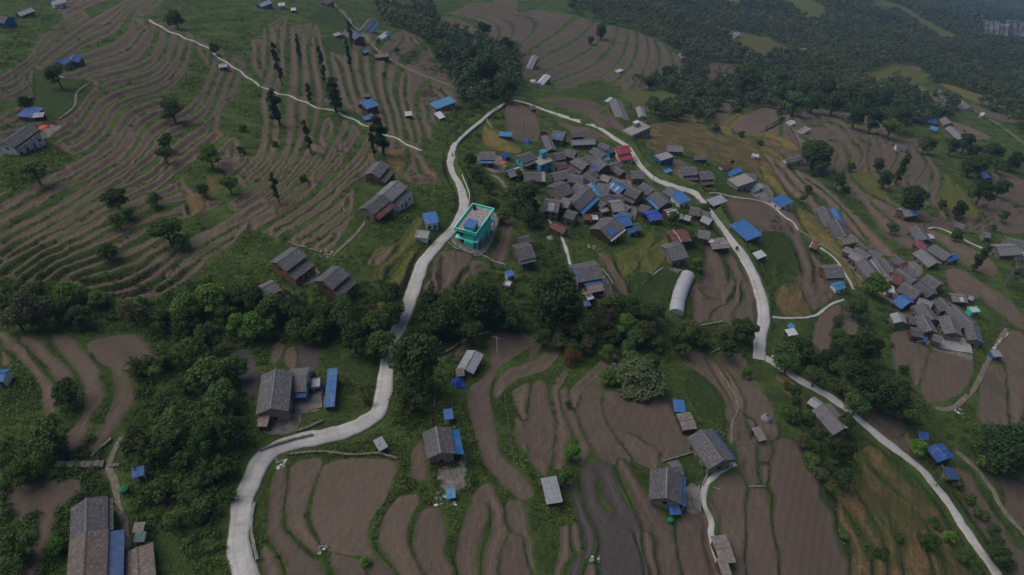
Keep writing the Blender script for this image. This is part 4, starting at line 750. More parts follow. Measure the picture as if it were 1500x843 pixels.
# ---------------------------------------------------------------- forest and ground cover (uncountable)
def scatter_px(polys, n, rs):
    out = []
    for t, pts in polys:
        P = np.array(tz(t, pts)); r = polymask(P)
        m = np.zeros((H_, W_), bool); m[r[0]] = r[1]; out.append(m)
    M = np.any(out, 0); return M
FOR = [('', '1110,105 1330,130 1400,150 1390,175 1320,185 1240,165 1150,150'), ('', '930,125 990,105 1090,115 1110,150 1040,180 960,180'), ('C', '360,-20 1510,-20 1510,620 1370,560 1290,520 1340,360 1100,355 1060,440 990,450 970,300 850,230 700,170 560,140 470,110 330,80'), ('D', '-20,-20 1510,-20 1510,780 1290,640 1180,560 1010,470 830,480 650,640 560,660 350,620 220,550 110,620 60,680 -20,600'),
       ('B', '880,60 1000,40 1060,190 1250,240 1500,290 1500,540 1380,560 1240,640 1150,560 1060,440 1080,320 940,220 760,140 680,60')]
M = scatter_px(FOR, 0, RS) & (CLS == 0) & (RW < .2)
uu = RS.uniform(0, 1500, 400000); vv = RS.uniform(0, 330, 400000); mm = M[vv.astype(int), uu.astype(int)]; uu, vv = uu[mm], vv[mm]
sx, sy = samp(GX, uu, vv), samp(GY, uu, vv)
cell = {}; keep = []
for i in range(len(sx)):
    g = 6.2 if sy[i] < 700 else 8.0 if sy[i] < 1300 else 13.0; key = (int(sx[i]//g), int(sy[i]//g), g)
    if key in cell: continue
    cell[key] = 1; keep.append(i)
sx, sy = sx[keep], sy[keep]; 
# the wood runs on beyond the frame
ex = RS.uniform(-1200, 2600, 9000); ey = RS.uniform(850, 3000, 9000); pu, pv, _ = project(ex, ey, H0(ex, ey)); o = (pv < 0) | (pu > 1500)
sx = np.concatenate([sx, ex[o][:2500]]); sy = np.concatenate([sy, ey[o][:2500]]); sz = HF(sx, sy)
far = np.clip((sy-700)/900, 0, 1); sz = np.clip(sz, -900, 150)+far*14*np.sin(sx/95+np.sin(sy/120)*1.5)*np.sin(sy/110)
nt_ = len(sx); print('forest trees', nt_)
V = []; k = 46
hh = RS.uniform(6, 13, nt_)*np.where(RS.rand(nt_) < .12, 1.35, 1); rad = RS.uniform(2.6, 4.6, nt_)*(1+np.clip((sy-800)/900, 0, .8)); d = RS.normal(size=(nt_, k, 3)); d /= np.linalg.norm(d, axis=2)[..., None]; d[..., 2] = np.abs(d[..., 2])*1.0-.25
rr_ = RS.uniform(.45, 1.08, (nt_, k, 1)); C = np.stack([sx, sy, sz+hh*.62], 1)[:, None]+d*rr_*np.stack([rad, rad, hh*.42], 1)[:, None]
C = C.reshape(-1, 3); sizes = np.repeat(rad, k)*.26
Vq, Fq = leaf_quads(C, sizes, RS, .35, d.reshape(-1, 3)) if 0 else (None, None)
def leaf_var(C, size, rs, out):
    n = len(C); a = rs.normal(size=(n, 3)); nn = rs.normal(size=(n, 3))*.55+out+np.array([0, 0, .3]); nn /= np.linalg.norm(nn, axis=1)[:, None]
    a -= nn*(a*nn).sum(1)[:, None]; a /= np.linalg.norm(a, axis=1)[:, None]; b = np.cross(nn, a); s = (size*rs.uniform(.6, 1.3, n))[:, None]; a = a*s; b = b*s*.75
    return np.stack([C-a-b*.6, C+a*.3-b, C+a+b*.5, C-a*.2+b], 1).reshape(-1, 3), np.arange(4*n).reshape(n, 4)
V, Fq = leaf_var(C, sizes, RS, d.reshape(-1, 3))
fo = link('forest', mesh_np('forest', V, Fq, 'leaf_far'), kind='stuff', label='dark green mixed forest covering the far slopes below the terraces', category='forest')
# shrubs and rank grass on banks and between fields
uu = RS.uniform(0, 1500, 190000); vv = RS.uniform(0, 843, 190000); iu, iv = uu.astype(int), vv.astype(int)
mm = (CLS[iv, iu] == 0) & (RW[iv, iu] < .8); uu, vv = uu[mm], vv[mm]; sx, sy = samp(GX, uu, vv), samp(GY, uu, vv); kp = sy < 620; sx, sy, uu, vv = sx[kp], sy[kp], uu[kp], vv[kp]
dens = np.sin(sx*.11+2*np.sin(sy*.07))*np.sin(sy*.13+1.7*np.sin(sx*.05))+.35*RS.normal(size=len(sx)); kp = dens > -.25; sx, sy = sx[kp], sy[kp]; dens = dens[kp]
sz = HF(sx, sy); n0 = len(sx); k = 6; nf = np.clip(ED[np.clip(samp(PY, uu, vv).astype(int), 0, 842), np.clip(samp(PX, uu, vv).astype(int), 0, 1499)][kp]/7, .38, 1); rad = RS.uniform(.12, .5, n0)*nf*(1+.9*np.clip(dens, 0, 1))*np.clip(sy/170, .8, 1.7)
d = RS.normal(size=(n0, k, 3))*np.array([1, 1, .45]); C = np.stack([sx, sy, sz+rad*.3], 1)[:, None]+d*rad[:, None, None]*.8; C[..., 2] = np.maximum(C[..., 2], (sz+.05)[:, None])
V, Fq = leaf_var(C.reshape(-1, 3), np.repeat(rad, k)*.42, RS, d.reshape(-1, 3)*.4)
link('bank_grass', mesh_np('bank_grass', V, Fq, 'blades'), kind='stuff', label='rank green grass on the terrace banks and slopes', category='grass')
BUSH = [('', '-5,400 200,400 420,430 560,410 590,430 560,510 420,505 380,540 360,640 340,800 210,843 190,640 200,520 220,470 60,475 -5,475'), ('', '600,390 720,390 800,400 900,420 1000,480 1110,490 1090,530 1000,530 860,530 800,495 700,500 600,640 570,620'), ('', '640,20 800,70 760,150 680,230 650,170 560,90'),
        ('', '1130,500 1250,480 1370,600 1330,640 1240,600 1180,560'), ('', '940,100 1090,100 1130,150 1000,200 930,180'), ('', '690,260 800,260 850,330 850,430 760,430 780,330'), ('', '1160,600 1220,640 1260,843 1300,843 1230,700'), ('', '1380,640 1500,600 1500,690'), ('', '1240,420 1330,460 1300,520 1220,480'), ('', '1360,300 1500,230 1500,300 1420,330'), ('','0,640 120,640 200,640 180,720 60,843 0,843'), ('','1100,120 1330,140 1350,230 1260,220 1160,170'), ('','620,600 720,720 640,720')]
M = scatter_px(BUSH, 0, RS) & (CLS == 0) & (RW < .25)
uu = RS.uniform(0, 1500, 26000); vv = RS.uniform(0, 843, 26000); mm = M[vv.astype(int), uu.astype(int)]; uu, vv = uu[mm], vv[mm]
hu = RS.uniform(0, 1500, 60000); hv = RS.uniform(0, 843, 60000); hi_ = (CLS[hv.astype(int), hu.astype(int)] == 0) & (ED[hv.astype(int), hu.astype(int)] < 8) & (RS.rand(60000) < np.where(hv > 430, .012, .13)) & (RW[hv.astype(int), hu.astype(int)] < .1)
nb = len(uu); uu = np.concatenate([uu, hu[hi_]]); vv = np.concatenate([vv, hv[hi_]])
sx, sy = samp(GX, uu, vv), samp(GY, uu, vv); sz = HF(sx, sy); n0 = len(sx); k = 40; rad = RS.uniform(.5, 1.5, n0)*np.where(np.arange(n0) < nb, 1, .6)*np.clip(sy/200, .8, 1.6)
d = RS.normal(size=(n0, k, 3)); d /= np.linalg.norm(d, axis=2)[..., None]; d[..., 2] = np.abs(d[..., 2])
C = np.stack([sx, sy, sz+rad*.15], 1)[:, None]+d*(rad[:, None]*RS.uniform(.5, 1.1, (n0, k)))[..., None]
V, Fq = leaf_var(C.reshape(-1, 3), np.repeat(rad, k)*.2, RS, d.reshape(-1, 3)); print('shrubs', n0)
link('undergrowth', mesh_np('undergrowth', V, Fq, 'bush'), kind='stuff', label='low shrubs and undergrowth filling the gullies and field banks', category='undergrowth')
print('trees', NTREE)
# ---------------------------------------------------------------- houses
VZ = {'V1': (690, 180), 'V2': (840, 180), 'V3': (780, 260), 'V4': (930, 240), 'V5': (1000, 190), 'V6': (1180, 290), 'V7': (1230, 360), 'V8': (1300, 430), 'W1': (850, 330), 'W2': (980, 320), 'W3': (640, 290), 'W4': (370, 350), 'W5': (520, 220), 'W6': (370, 530), 'W7': (730, 340), 'W8': (0, 130)}
def zp(t, x, y):
    if t in VZ:
        k = 7.664 if t in ('W7', 'W8') else 9.37
        return VZ[t][0]+x/k, VZ[t][1]+y/k
    k = 1 if t == '' else 3.921
    return ZT[t][0]+x/k, ZT[t][1]+y/k
DIRS = {'f': (0, -1), 'b': (0, 1), 'r': (1, 0), 'l': (-1, 0)}
def roof_slope(mb, x0, x1, y0, z0, y1, z1, th, courses, rs, jit=.03):
    """one roof slope from ridge (y0,z0) down to eave (y1,z1), laid in overlapping courses"""
    nx = max(2, int((x1-x0)/1.3))
    for c in range(courses):
        a = c/courses; b = min(1.0, (c+1.12)/courses)
        for i in range(nx):
            xa = x0+(x1-x0)*i/nx; xb = x0+(x1-x0)*(i+1)/nx; j = rs.uniform(-jit, jit, 4)
            if i == 0: j[0] -= jit*2; 
            ya, za = y0+(y1-y0)*a, z0+(z1-z0)*a; yb, zb = y0+(y1-y0)*b, z0+(z1-z0)*b
            up = .035
            P = [(xa, ya, za+j[0]*.4), (xb, ya, za+j[1]*.4), (xb+j[2]*.3, yb, zb+up+j[2]), (xa+j[3]*.3, yb, zb+up+j[3])]
            if y1 < y0: P = [P[3], P[2], P[1], P[0]]
            P = P[::-1] if False else P
            mb.slab(P[::-1], th)
def window(parent, x, z, y, sgn, w=.8, h=1.0, fr='dark_wood', axis='x'):
    f = MB(); p = MB(); t = .07
    def bx(mb, a0, a1, z0, z1, d0, d1):
        lo, hi = sorted((y+sgn*d0, y+sgn*d1))
        mb.box(a0, a1, lo, hi, z0, z1) if axis == 'x' else mb.box(lo, hi, a0, a1, z0, z1)
    for a0, a1, z0, z1 in ((x-w/2-t, x-w/2, z-t, z+h+t), (x+w/2, x+w/2+t, z-t, z+h+t), (x-w/2, x+w/2, z+h, z+h+t), (x-w/2, x+w/2, z-t, z), (x-.025, x+.025, z, z+h)): bx(f, a0, a1, z0, z1, -.03, .06)
    bx(p, x-w/2, x+w/2, z, z+h, -.04, .015)
    o = f.build('window', fr, parent); p.build('pane', 'glass', o); return o
def door(parent, x, y, sgn, mat='wood', axis='x', h=1.8, w=.95):
    d = MB(); lo, hi = sorted((y-sgn*.03, y+sgn*.05))
    d.box(x-w/2, x+w/2, lo, hi, 0, h) if axis == 'x' else d.box(lo, hi, x-w/2, x+w/2, 0, h)
    return d.build('door', mat, parent)
VG = 'slate-roofed houses of the dense village'
RG = 'slate-roofed houses of the lower right hamlet'
HPOS = []
def house(t, x1, y1, x2, y2, W, he, roof, wall, label, pitch=24, over=.45, lean=None, lean_mat=None, lean_w=2.2, lean_wall=None, band=None, patch=None, cat='house', name=None, group=None, mono=False, open_=False, flat=False, frame='dark_wood', small=False, dcol='wood', nl=False, gable_mat=None, ext=None):
    """ridge end points traced in the photo; W width (m); he eave height (m)"""
    u1, v1 = zp(t, x1, y1); u2, v2 = zp(t, x2, y2); he = he*.86 if he > 3.5 else he; over = (.15 if mono else .28) if small else over; W = W*.8 if (small and mono) else W
    if group in (VG, RG): W *= 1.04
    if u2 < u1: u1, v1, u2, v2 = u2, v2, u1, v1
    rise = 0 if (mono or flat) else W/2*math.tan(math.radians(pitch)); hr = he+rise
    A = hit(np.array([u1, u2, (u1+u2)/2]), np.array([v1, v2, (v1+v2)/2]), hr); ax, ay = A[0][0], A[1][0]; bx_, by = A[0][1], A[1][1]
    L = max(1.6, math.hypot(bx_-ax, by-ay)-2*over*.6); rz = math.atan2(by-ay, bx_-ax); cx, cy = (ax+bx_)/2, (ay+by)/2
    gz = float(HF(np.array([cx]), np.array([cy]))[0]); rs = np.random.RandomState(int(abs(cx*31+cy*17)) % 99991)
    if cat == 'house' and (not group): group = None
    HPOS.append((cx, cy, max(L, W)/2))
    T_ = thing(name or ('house' if cat == 'house' else cat.replace(' ', '_')), label, cat, (cx, cy, gz), rz, group)
    lx = L/2; hw = W/2; dirw = lambda k: (1 if (-math.sin(rz)*DIRS[k][0]+math.cos(rz)*DIRS[k][1]) > 0 else -1)
    fs = dirw('f')
    if not open_:
        wl = MB()
        if flat: wl.box(-lx, lx, -hw, hw, -2.5, he)
        elif mono:
            q = .35; yl, yh = (hw*fs, -hw*fs)
            wl.add([(-lx, yl, -2.5), (lx, yl, -2.5), (lx, yh, -2.5), (-lx, yh, -2.5), (-lx, yl, he-q), (lx, yl, he-q), (lx, yh, he), (-lx, yh, he)], [(0, 1, 5, 4), (1, 2, 6, 5), (2, 3, 7, 6), (3, 0, 4, 7), (4, 5, 6, 7), (0, 3, 2, 1)])
        else:
            wl.add([(-lx, -hw, -2.5), (lx, -hw, -2.5), (lx, hw, -2.5), (-lx, hw, -2.5), (-lx, -hw, he), (lx, -hw, he), (lx, hw, he), (-lx, hw, he), (-lx, 0, hr-.06), (lx, 0, hr-.06)],
                   [(0, 1, 5, 4), (2, 3, 7, 6), (1, 2, 6, 9, 5), (3, 0, 4, 8, 7), (4, 5, 9, 8), (6, 7, 8, 9), (0, 3, 2, 1)])
        wl.build('walls', wall, T_)
        if band:      # painted plaster band under the eaves
            b = MB(); z0, z1 = he-1.0, he-.02
            b.box(-lx-.02, lx+.02, -hw-.025, -hw-.004, z0, z1); b.box(-lx-.02, lx+.02, hw+.004, hw+.025, z0, z1); b.box(-lx-.025, -lx-.004, -hw, hw, z0, z1); b.box(lx+.004, lx+.025, -hw, hw, z0, z1); b.build('painted_band', band, T_)
    else:
        for sx in (-1, 1):
            for sy in (-1, 1):
                MB().box(sx*(lx-.12)-.06, sx*(lx-.12)+.06, sy*(hw-.12)-.06, sy*(hw-.12)+.06, -1.5, he-.02 if not mono else he-.38).build('post', 'dark_wood', T_)
        MB().box(-lx+.1, lx-.1, -fs*(hw-.16)-.05, -fs*(hw-.16)+.05, -1.5, he*.75).build('back_wall', wall, T_)
    X0, X1, ev = -lx-over, lx+over, hw+over
    th = .10 if 'slate' in roof else .035
    if flat:
        MB().box(-lx-.25, lx+.25, -hw-.25, hw+.25, he+.002, he+.16).build('roof', roof, T_)
        p = MB(); 
        for a in ((-lx-.22, lx+.22, hw+.1, hw+.22), (-lx-.22, lx+.22, -hw-.22, -hw-.1), (-lx-.22, -lx-.1, -hw-.1, hw+.1), (lx+.1, lx+.22, -hw-.1, hw+.1)): p.box(a[0], a[1], a[2], a[3], he+.162, he+.45)
        p.build('parapet', wall, T_)
    elif mono:
        r = MB(); s = fs; sl_ = .35/(2*hw); zl = he-.35-sl_*over+.06; zh = he+sl_*over+.06
        r.slab([(X0, s*ev, zl), (X1, s*ev, zl), (X1, -s*ev, zh), (X0, -s*ev, zh)] if s < 0 else [(X0, -s*ev, zh), (X1, -s*ev, zh), (X1, s*ev, zl), (X0, s*ev, zl)], .05); ro = r.build('roof', roof, T_)
        w_ = MB()
        for q in range(3 if not small else 1): xx = rs.uniform(X0+.4, X1-.4); yy = rs.uniform(-hw*.7, hw*.7); zz = (zl+zh)/2-(yy*s)/(2*ev)*(zh-zl); w_.blob((xx, yy, zz+.08), rs.uniform(.09, .16), 6, 4, .2)
        w_.build('weight_stones', 'rock', ro)
    else:
        tn = math.tan(math.radians(pitch)); ze = hr-ev*tn
        ro = MB(); nc = 7 if 'slate' in roof else 1
        for s in (-1, 1): roof_slope(ro, X0, X1, 0, hr+.05, s*ev, ze+.05, th, nc, rs, .035 if 'slate' in roof else 0)
        ro = ro.build('roof', roof, T_)
        MB().add([(X0-.02, -.22, hr+.03), (X0-.02, 0, hr+.2), (X0-.02, .22, hr+.03), (X1+.02, -.22, hr+.03), (X1+.02, 0, hr+.2), (X1+.02, .22, hr+.03)], [(0, 2, 1), (3, 4, 5), (0, 1, 4, 3), (1, 2, 5, 4), (0, 3, 5, 2)]).build('ridge_cap', 'pale_slate' if 'slate' in roof else roof, ro)
        if not small:
            w_ = MB()
            for q in range(min(6, int(L))):
                s = rs.choice([-1, 1]); f = rs.uniform(.05, .95); w_.blob((rs.uniform(X0+.3, X1-.3), s*ev*f, hr+.1-ev*f*tn+.05), rs.uniform(.08, .17), 6, 4, .2)
            w_.build('weight_stones', 'rock', ro)
        if patch:      # (side, from, to, material) sheets laid over part of a slope
            for sd, f0, f1, g0, g1, pm in patch:
                s = dirw(sd); xa, xb = X0+(X1-X0)*f0, X0+(X1-X0)*f1; q = MB(); P = [(xa, s*ev*g0, hr+.16-ev*g0*tn), (xb, s*ev*g0, hr+.16-ev*g0*tn), (xb, s*ev*g1*1.03, hr+.18-ev*g1*tn), (xa, s*ev*g1*1.03, hr+.18-ev*g1*tn)]
                q.slab(P if s < 0 else P[::-1], .03); q.build('roof_sheet', pm, T_)
    if lean:
        for ld in lean:
            s = dirw(ld); y0 = s*(hw+.01); y1 = s*(hw+lean_w); z0 = he-(1.05 if lean_wall else .4); z1 = z0-lean_w*.36; r = MB(); lm = lean_mat or roof
            if 'slate' in lm: roof_slope(r, X0+.2, X1-.2, y0, z0, y1+s*.3, z1-.1, .09, 4, rs)
            else:
                P = [(X0+.2, y0, z0), (X1-.2, y0, z0), (X1-.2, y1+s*.3, z1-.1), (X0+.2, y1+s*.3, z1-.1)]; r.slab(P if s < 0 else P[::-1], .035)
            r.build('verandah_roof', lm, T_)
            if lean_wall:
                q = MB(); P0, P1 = sorted((y0, y1)); q.add([(-lx, y0, -2), (lx, y0, -2), (lx, y1, -2), (-lx, y1, -2), (-lx, y0, z0-.1), (lx, y0, z0-.1), (lx, y1, z1-.06), (-lx, y1, z1-.06)], [(0, 1, 5, 4), (1, 2, 6, 5), (2, 3, 7, 6), (3, 0, 4, 7), (4, 5, 6, 7), (0, 3, 2, 1)]); q.build('verandah_wall', lean_wall, T_)
                for q in range(2): window(T_, -lx*.5+q*lx, max(.5, z1-1.3), y1, s, .7, .75, frame)
                door(T_, 0, y1, s, dcol, h=min(1.8, z1-.2))
            else:
                np_ = max(2, int(L/2.6)+1)
                for q in range(np_): xx = -lx+.15+(2*lx-.3)*q/(np_-1); MB().box(xx-.06, xx+.06, y1-.06, y1+.06, -1.5, z1-.03).build('post', 'white' if rs.rand() < .3 else 'wood', T_)
    if not open_ and not nl:
        sides = [fs]+([-fs] if not small else [])
        for s in sides:
            hidden = lean and lean_wall and any(dirw(q) == s for q in lean)
            nw = 1 if small else max(2, int(L/2.6))
            for q in range(nw):
                xx = -lx+(q+.5)*2*lx/nw
                if he > 4: window(T_, xx, he-1.75 if not hidden else he-.35-.0 if False else he-1.75, s*hw, s, .75, .95, frame) if not hidden else None
                if not hidden and (q != nw//2 or small is True and he > 3): window(T_, xx, .9, s*hw, s, .7, .8, frame) if he > 2 else None
            if not hidden: door(T_, -lx+(nw//2+.5)*2*lx/nw if not small else lx*.45, s*hw, s, dcol, h=min(1.8, he-.3))
        ge = 1 if (math.cos(rz)*0+math.sin(rz)*-1) > 0 else -1
        if W > 4 and not small:
            for g in (ge, -ge):
                window(T_, 0, he-1.5 if he > 4 else .9, g*lx, g, .7, .85, frame, 'y')
    return T_
Hs = house
VG = 'slate-roofed houses of the dense village'
RG = 'slate-roofed houses of the lower right hamlet'
sl, ps = 'slate', 'pale_slate'
# --- upper part of the village
Hs('V1', 120, 400, 330, 440, 5.2, 5, sl, 'stone', 'slate house with a blue eave strip just below the mustard-yellow field', lean='r', lean_mat='blue_tin', lean_w=1.2, group=VG)
Hs('V1', 660, 435, 845, 440, 5.5, 5, sl, 'sky_paint', 'slate house with a blue front, left neighbour of the sky-blue concrete house', lean='f', lean_mat=sl, lean_w=1.4, group=VG)
Hs('V1', 500, 650, 690, 650, 4.2, 3.2, 'rusty_tin', 'wood', 'small brown-roofed house with blue and striped upper sheets beside the village path', patch=[('b', 0, .6, 0, 1, 'blue_tin'), ('b', .62, .74, 0, 1, 'white_tin'), ('b', .82, .94, 0, 1, 'white_tin')])
Hs('V1', 730, 680, 1010, 720, 5.5, 3.2, sl, 'stone', 'long low grey house ending in a pale tin sheet, below the sky-blue concrete house', patch=[('f', .84, 1, 0, 1, 'grey_tin'), ('b', .84, 1, 0, 1, 'grey_tin')], group=VG)
Hs('V1', 1120, 110, 1290, 150, 7, 5, sl, 'stone', 'slate house with a square blue patch on its roof, at the top of the village', patch=[('f', .3, .75, .2, .75, 'blue_tin')], group=VG)
Hs('V1', 1000, 140, 1110, 310, 3.6, 3.2, sl, 'brick', 'narrow slate shed with a red brick end left of the blue-patched roof', group=VG)
Hs('V1', 1375, 110, 1560, 120, 5.5, 5, sl, 'mud', 'slate house at the top right corner of the village near the lamp post', group=VG)
Hs('V1', 1380, 235, 1700, 255, 3.6, 3, ps, 'stone', 'long flat slate building in front of the top right village house', group=VG)
Hs('V1', 1140, 420, 1275, 425, 5, 5, sl, 'brick', 'slate house with orange bands right of the sky-blue concrete house', lean='f', lean_mat=sl, lean_w=1.6, lean_wall='ochre', group=VG)
Hs('V1', 1290, 370, 1440, 410, 5, 5, sl, 'brick', 'brick-walled slate house under the long flat slate building', group=VG)
Hs('V1', 1170, 592, 1330, 592, 2.6, 2.6, 'red_tin', 'brick', 'low red verandah shed with a blue cloth in the village centre lane', lean='f', lean_mat='royal', lean_w=.8, small=True)
Hs('V1', 1120, 690, 1320, 690, 5, 5, sl, 'stone', 'slate house right of the long low grey house', group=VG)
Hs('V1', 1350, 710, 1540, 750, 5, 5, sl, 'stone', 'slate house behind the white roof edge in the middle of the village', lean='b', lean_mat='white_tin', lean_w=.6, group=VG)
Hs('V2', 280, 350, 430, 430, 5, 4.6, sl, 'stone', 'slate house directly left of the red-roofed white building', group=VG)
Hs('V2', 150, 450, 300, 480, 5, 4.6, sl, 'mud', 'slate house under the long flat slate building, above the brick-banded house', group=VG)
Hs('V2', 20, 500, 190, 570, 5, 5, sl, 'brick', 'slate house with red brick front and white sills above the bare yard', lean='f', lean_mat=sl, lean_w=1.5, lean_wall='brick', group=VG)
Hs('V2', 330, 500, 450, 570, 5, 5, sl, 'brick', 'slate house with a bright blue lower awning facing the green patch', lean='f', lean_mat='royal', lean_w=1.8, group=VG)
Hs('V2', 420, 470, 480, 470, 3, 3.2, 'sky_tin', 'sky_paint', 'tiny sky-blue house beside the red-roofed white building', small=True)
Hs('V2', 480, 365, 560, 365, 3, 3, 'teal_tin', 'blue_paint', 'small blue shed touching the left wall of the red-roofed building', small=True)
Hs('V2', 800, 670, 965, 690, 5, 4.6, sl, 'ochre', 'slate house with an ochre front right below the road bend', group=VG)
# --- middle of the village
Hs('V3', 170, 320, 370, 370, 6.5, 5, sl, 'stone', 'big stone house with pale roof sheets at the left end of the village', patch=[('f', .3, .7, .15, .9, 'grey_tin')], group=VG)
Hs('V3', 400, 290, 520, 330, 5, 5.5, 'rusty_tin', 'tan', 'tan-walled house with a rusty red roof joined to the big stone house')
Hs('V3', 285, 110, 470, 100, 8, 4.6, sl, 'mud', 'wide slate-roofed house above the blue tin shed with the magenta cloth', group=VG)
Hs('V3', 430, 190, 560, 190, 3.6, 3.6, 'blue_tin', 'blue_paint', 'blue tin shed with a magenta cloth hung at its corner', small=True)
Hs('V3', 600, 90, 760, 160, 6, 5, sl, 'stone', 'slate house above the house with the pale blue awning', group=VG)
Hs('V3', 540, 300, 770, 210, 6, 5, sl, 'mud', 'slate house with a pale blue awning over the round yard', lean='r', lean_mat='sky_tin', lean_w=1.6, group=VG)
Hs('V3', 800, 105, 930, 235, 2.8, 4.2, 'sky_tin', 'brick', 'narrow house with a light blue tin roof in the middle of the village')
Hs('V3', 890, 90, 1060, 130, 6, 4.8, sl, 'brick', 'slate house with red and white bands right of the narrow light blue roof', lean='f', lean_mat=sl, lean_w=1.5, lean_wall='ochre', group=VG)
Hs('V3', 1085, 70, 1255, 150, 5.5, 4, 'blue_tin', 'tan', 'bright blue roof with two white sheets in the upper village green', patch=[('f', .2, .3, .1, .9, 'white_tin'), ('f', .6, .7, .1, .9, 'white_tin')])
Hs('V3', 1330, 140, 1490, 200, 6, 4.8, sl, 'ochre', 'slate house with ochre front above the small bright blue canopy', lean='f', lean_mat=sl, lean_w=1.5, lean_wall='ochre', group=VG)
Hs('V3', 1080, 340, 1230, 350, 6, 4.6, ps, 'stone', 'pale patchy slate house behind the large blue roof', group=VG)
Hs('V3', 930, 260, 1070, 260, 4.5, 3.6, sl, 'tan', 'low brownish slate house left of the pale patchy slate house', group=VG)
Hs('V3', 1110, 250, 1240, 260, 4.5, 4, sl, 'mud', 'slate house just above the pale patchy slate house', group=VG)
Hs('V3', 1150, 540, 1320, 540, 6.5, 3.6, 'blue_tin', 'brick', 'large blue roof beside the raised house with the white roof edge')
Hs('V3', 1380, 650, 1480, 655, 4, 2.8, 'teal_tin', 'stone', 'dark green-grey tin shed right of the large blue roof', small=True)
Hs('V3', 1325, 715, 1380, 715, 2, 2.2, 'blue_tin', 'sky_paint', 'tiny blue hut below the dark green-grey shed', small=True, cat='hut')
Hs('V3', 930, 680, 1130, 590, 7.5, 4.6, sl, 'wood', 'raised house with a bright white roof edge standing alone below the village', lean='r', lean_mat='white_tin', lean_w=.9, patch=[('f', .2, .5, .3, .9, 'blue_tin')], group=VG)
Hs('V3', 270, 610, 460, 710, 3.4, 2.4, 'red_tin', 'stone', 'low rust-red shed by the path below the big stone house', small=True, cat='shed')
Hs('V3', 700, 510, 800, 530, 3, 2.4, 'red_tin', 'tan', 'small dark red hut at the lower edge of the round yard', small=True, cat='hut')
Hs('V3', 820, 530, 890, 540, 2, 2.0, 'white_tin', 'stone', 'tiny white-roofed hut at the round yard', small=True, cat='hut')
Hs('V3', 935, 455, 1035, 455, 2.2, 2.2, 'slab', 'stone', 'small stone shelter with a flat top right of the round yard', flat=True, small=True, cat='shelter')
# --- right part of the village along the road
Hs('V4', 110, 280, 255, 350, 5.2, 4.6, sl, 'stone', 'first slate house of the diagonal row below the road', group=VG)
Hs('V4', 280, 400, 450, 520, 5.2, 4.6, sl, 'brick', 'second slate house of the diagonal row, with an orange and blue end', lean='f', lean_mat='blue_tin', lean_w=1.2, group=VG)
Hs('V4', 455, 330, 585, 390, 5, 4.2, sl, 'mud', 'slate house tucked against the lower side of the road', group=VG)
Hs('V4', 560, 460, 700, 460, 5.5, 4.4, 'blue_tin', 'white', 'blue-roofed house with white walls below the road', mono=True)
Hs('V4', 190, 480, 265, 480, 3, 2.6, 'blue_tin', 'stone', 'small bright blue canopy left of the second row house', small=True, cat='shed')
Hs('V4', 430, 640, 560, 640, 4, 3, 'rusty_tin', 'wood', 'rusty striped tin shed left of the sky-blue roofed house', small=True, patch=[('f', 0, 1, .1, .3, 'white_tin'), ('f', 0, 1, .55, .8, 'white_tin')], cat='shed')
Hs('V4', 165, 690, 330, 690, 5.2, 3, 'tarp_blue', 'wood', 'vivid royal blue tarpaulin roof in the lower village', pitch=14, open_=True, cat='shed')
Hs('V4', 765, 600, 900, 640, 4.6, 3.6, sl, 'stone', 'dark slate house right of the sky-blue roofed house', group=VG)
Hs('V4', 900, 640, 1030, 700, 3.6, 3.2, sl, 'stone', 'small slate house at the road edge right of the dark slate house', group=VG)
Hs('V4', 940, 720, 1060, 780, 4, 2.8, 'grey_tin', 'wood', 'pale tin shed at the road edge in the lower village', small=True, cat='shed')
Hs('V4', 1030, 545, 1200, 555, 3.6, 2.6, 'grey_tin', 'wood', 'open grey tin stall on the far side of the road', mono=True, open_=True, cat='stall')
Hs('V4', 590, 700, 650, 710, 2.6, 2.4, 'grey_tin', 'tan', 'small light tin hut below the sky-blue roofed house', small=True, cat='hut')
Hs('V4', 690, 710, 770, 740, 3, 2.6, 'grey_tin', 'dark_wood', 'second light tin hut right of the small one below the sky-blue roof', small=True, cat='hut')
Hs('V4', 890, 110, 1050, 140, 6, 5.2, sl, 'brick', 'slate house with red and orange bands right of the dug plot', lean='f', lean_mat=sl, lean_w=1.7, lean_wall='brick')
Hs('V4', 650, 30, 850, 70, 6, 5, sl, 'tan', 'slate house with tan lower walls above the dug plot', lean='f', lean_mat=sl, lean_w=1.7, lean_wall='tan')
Hs('V2', 1290, 300, 1499, 350, 5, 4, ps, 'stone', 'pale slate house above the tan-walled house right of the road')
Hs('V2', 1130, 355, 1270, 380, 3.6, 2.8, 'red_tin', 'mud', 'low dark red roof behind the blue-fronted tin house', small=True)
Hs('V2', 1150, 470, 1330, 460, 5.5, 3.4, 'slab', 'blue_paint', 'blue-fronted house with a flat pinkish grey roof above the road', flat=True)
Hs('V2', 1255, 670, 1335, 670, 2.2, 2.2, 'sky_tin', 'sky_paint', 'small pale blue box hut on the dug plot', flat=True, small=True, cat='hut')
Hs('V5', 150, 345, 320, 385, 3.4, 2.6, sl, 'wood', 'small brown and slate shed at the edge of the golden slope', small=True, cat='shed')
Hs('V5', 530, 490, 670, 505, 3, 2.4, 'red_tin', 'white', 'small shed with a pale blue corner above the dark crop plot', small=True, cat='shed')
Hs('V5', 670, 575, 790, 575, 3.6, 4, 'blue_tin', 'sky_paint', 'blue roofed room behind the flat-roofed grey house', mono=True, small=True)
Hs('V5', 850, 600, 1000, 640, 5.5, 4.6, sl, 'stone', 'slate house with a blue tin strip on its right side, beside the flat-roofed grey house', lean='r', lean_mat='blue_tin', lean_w=1.4)
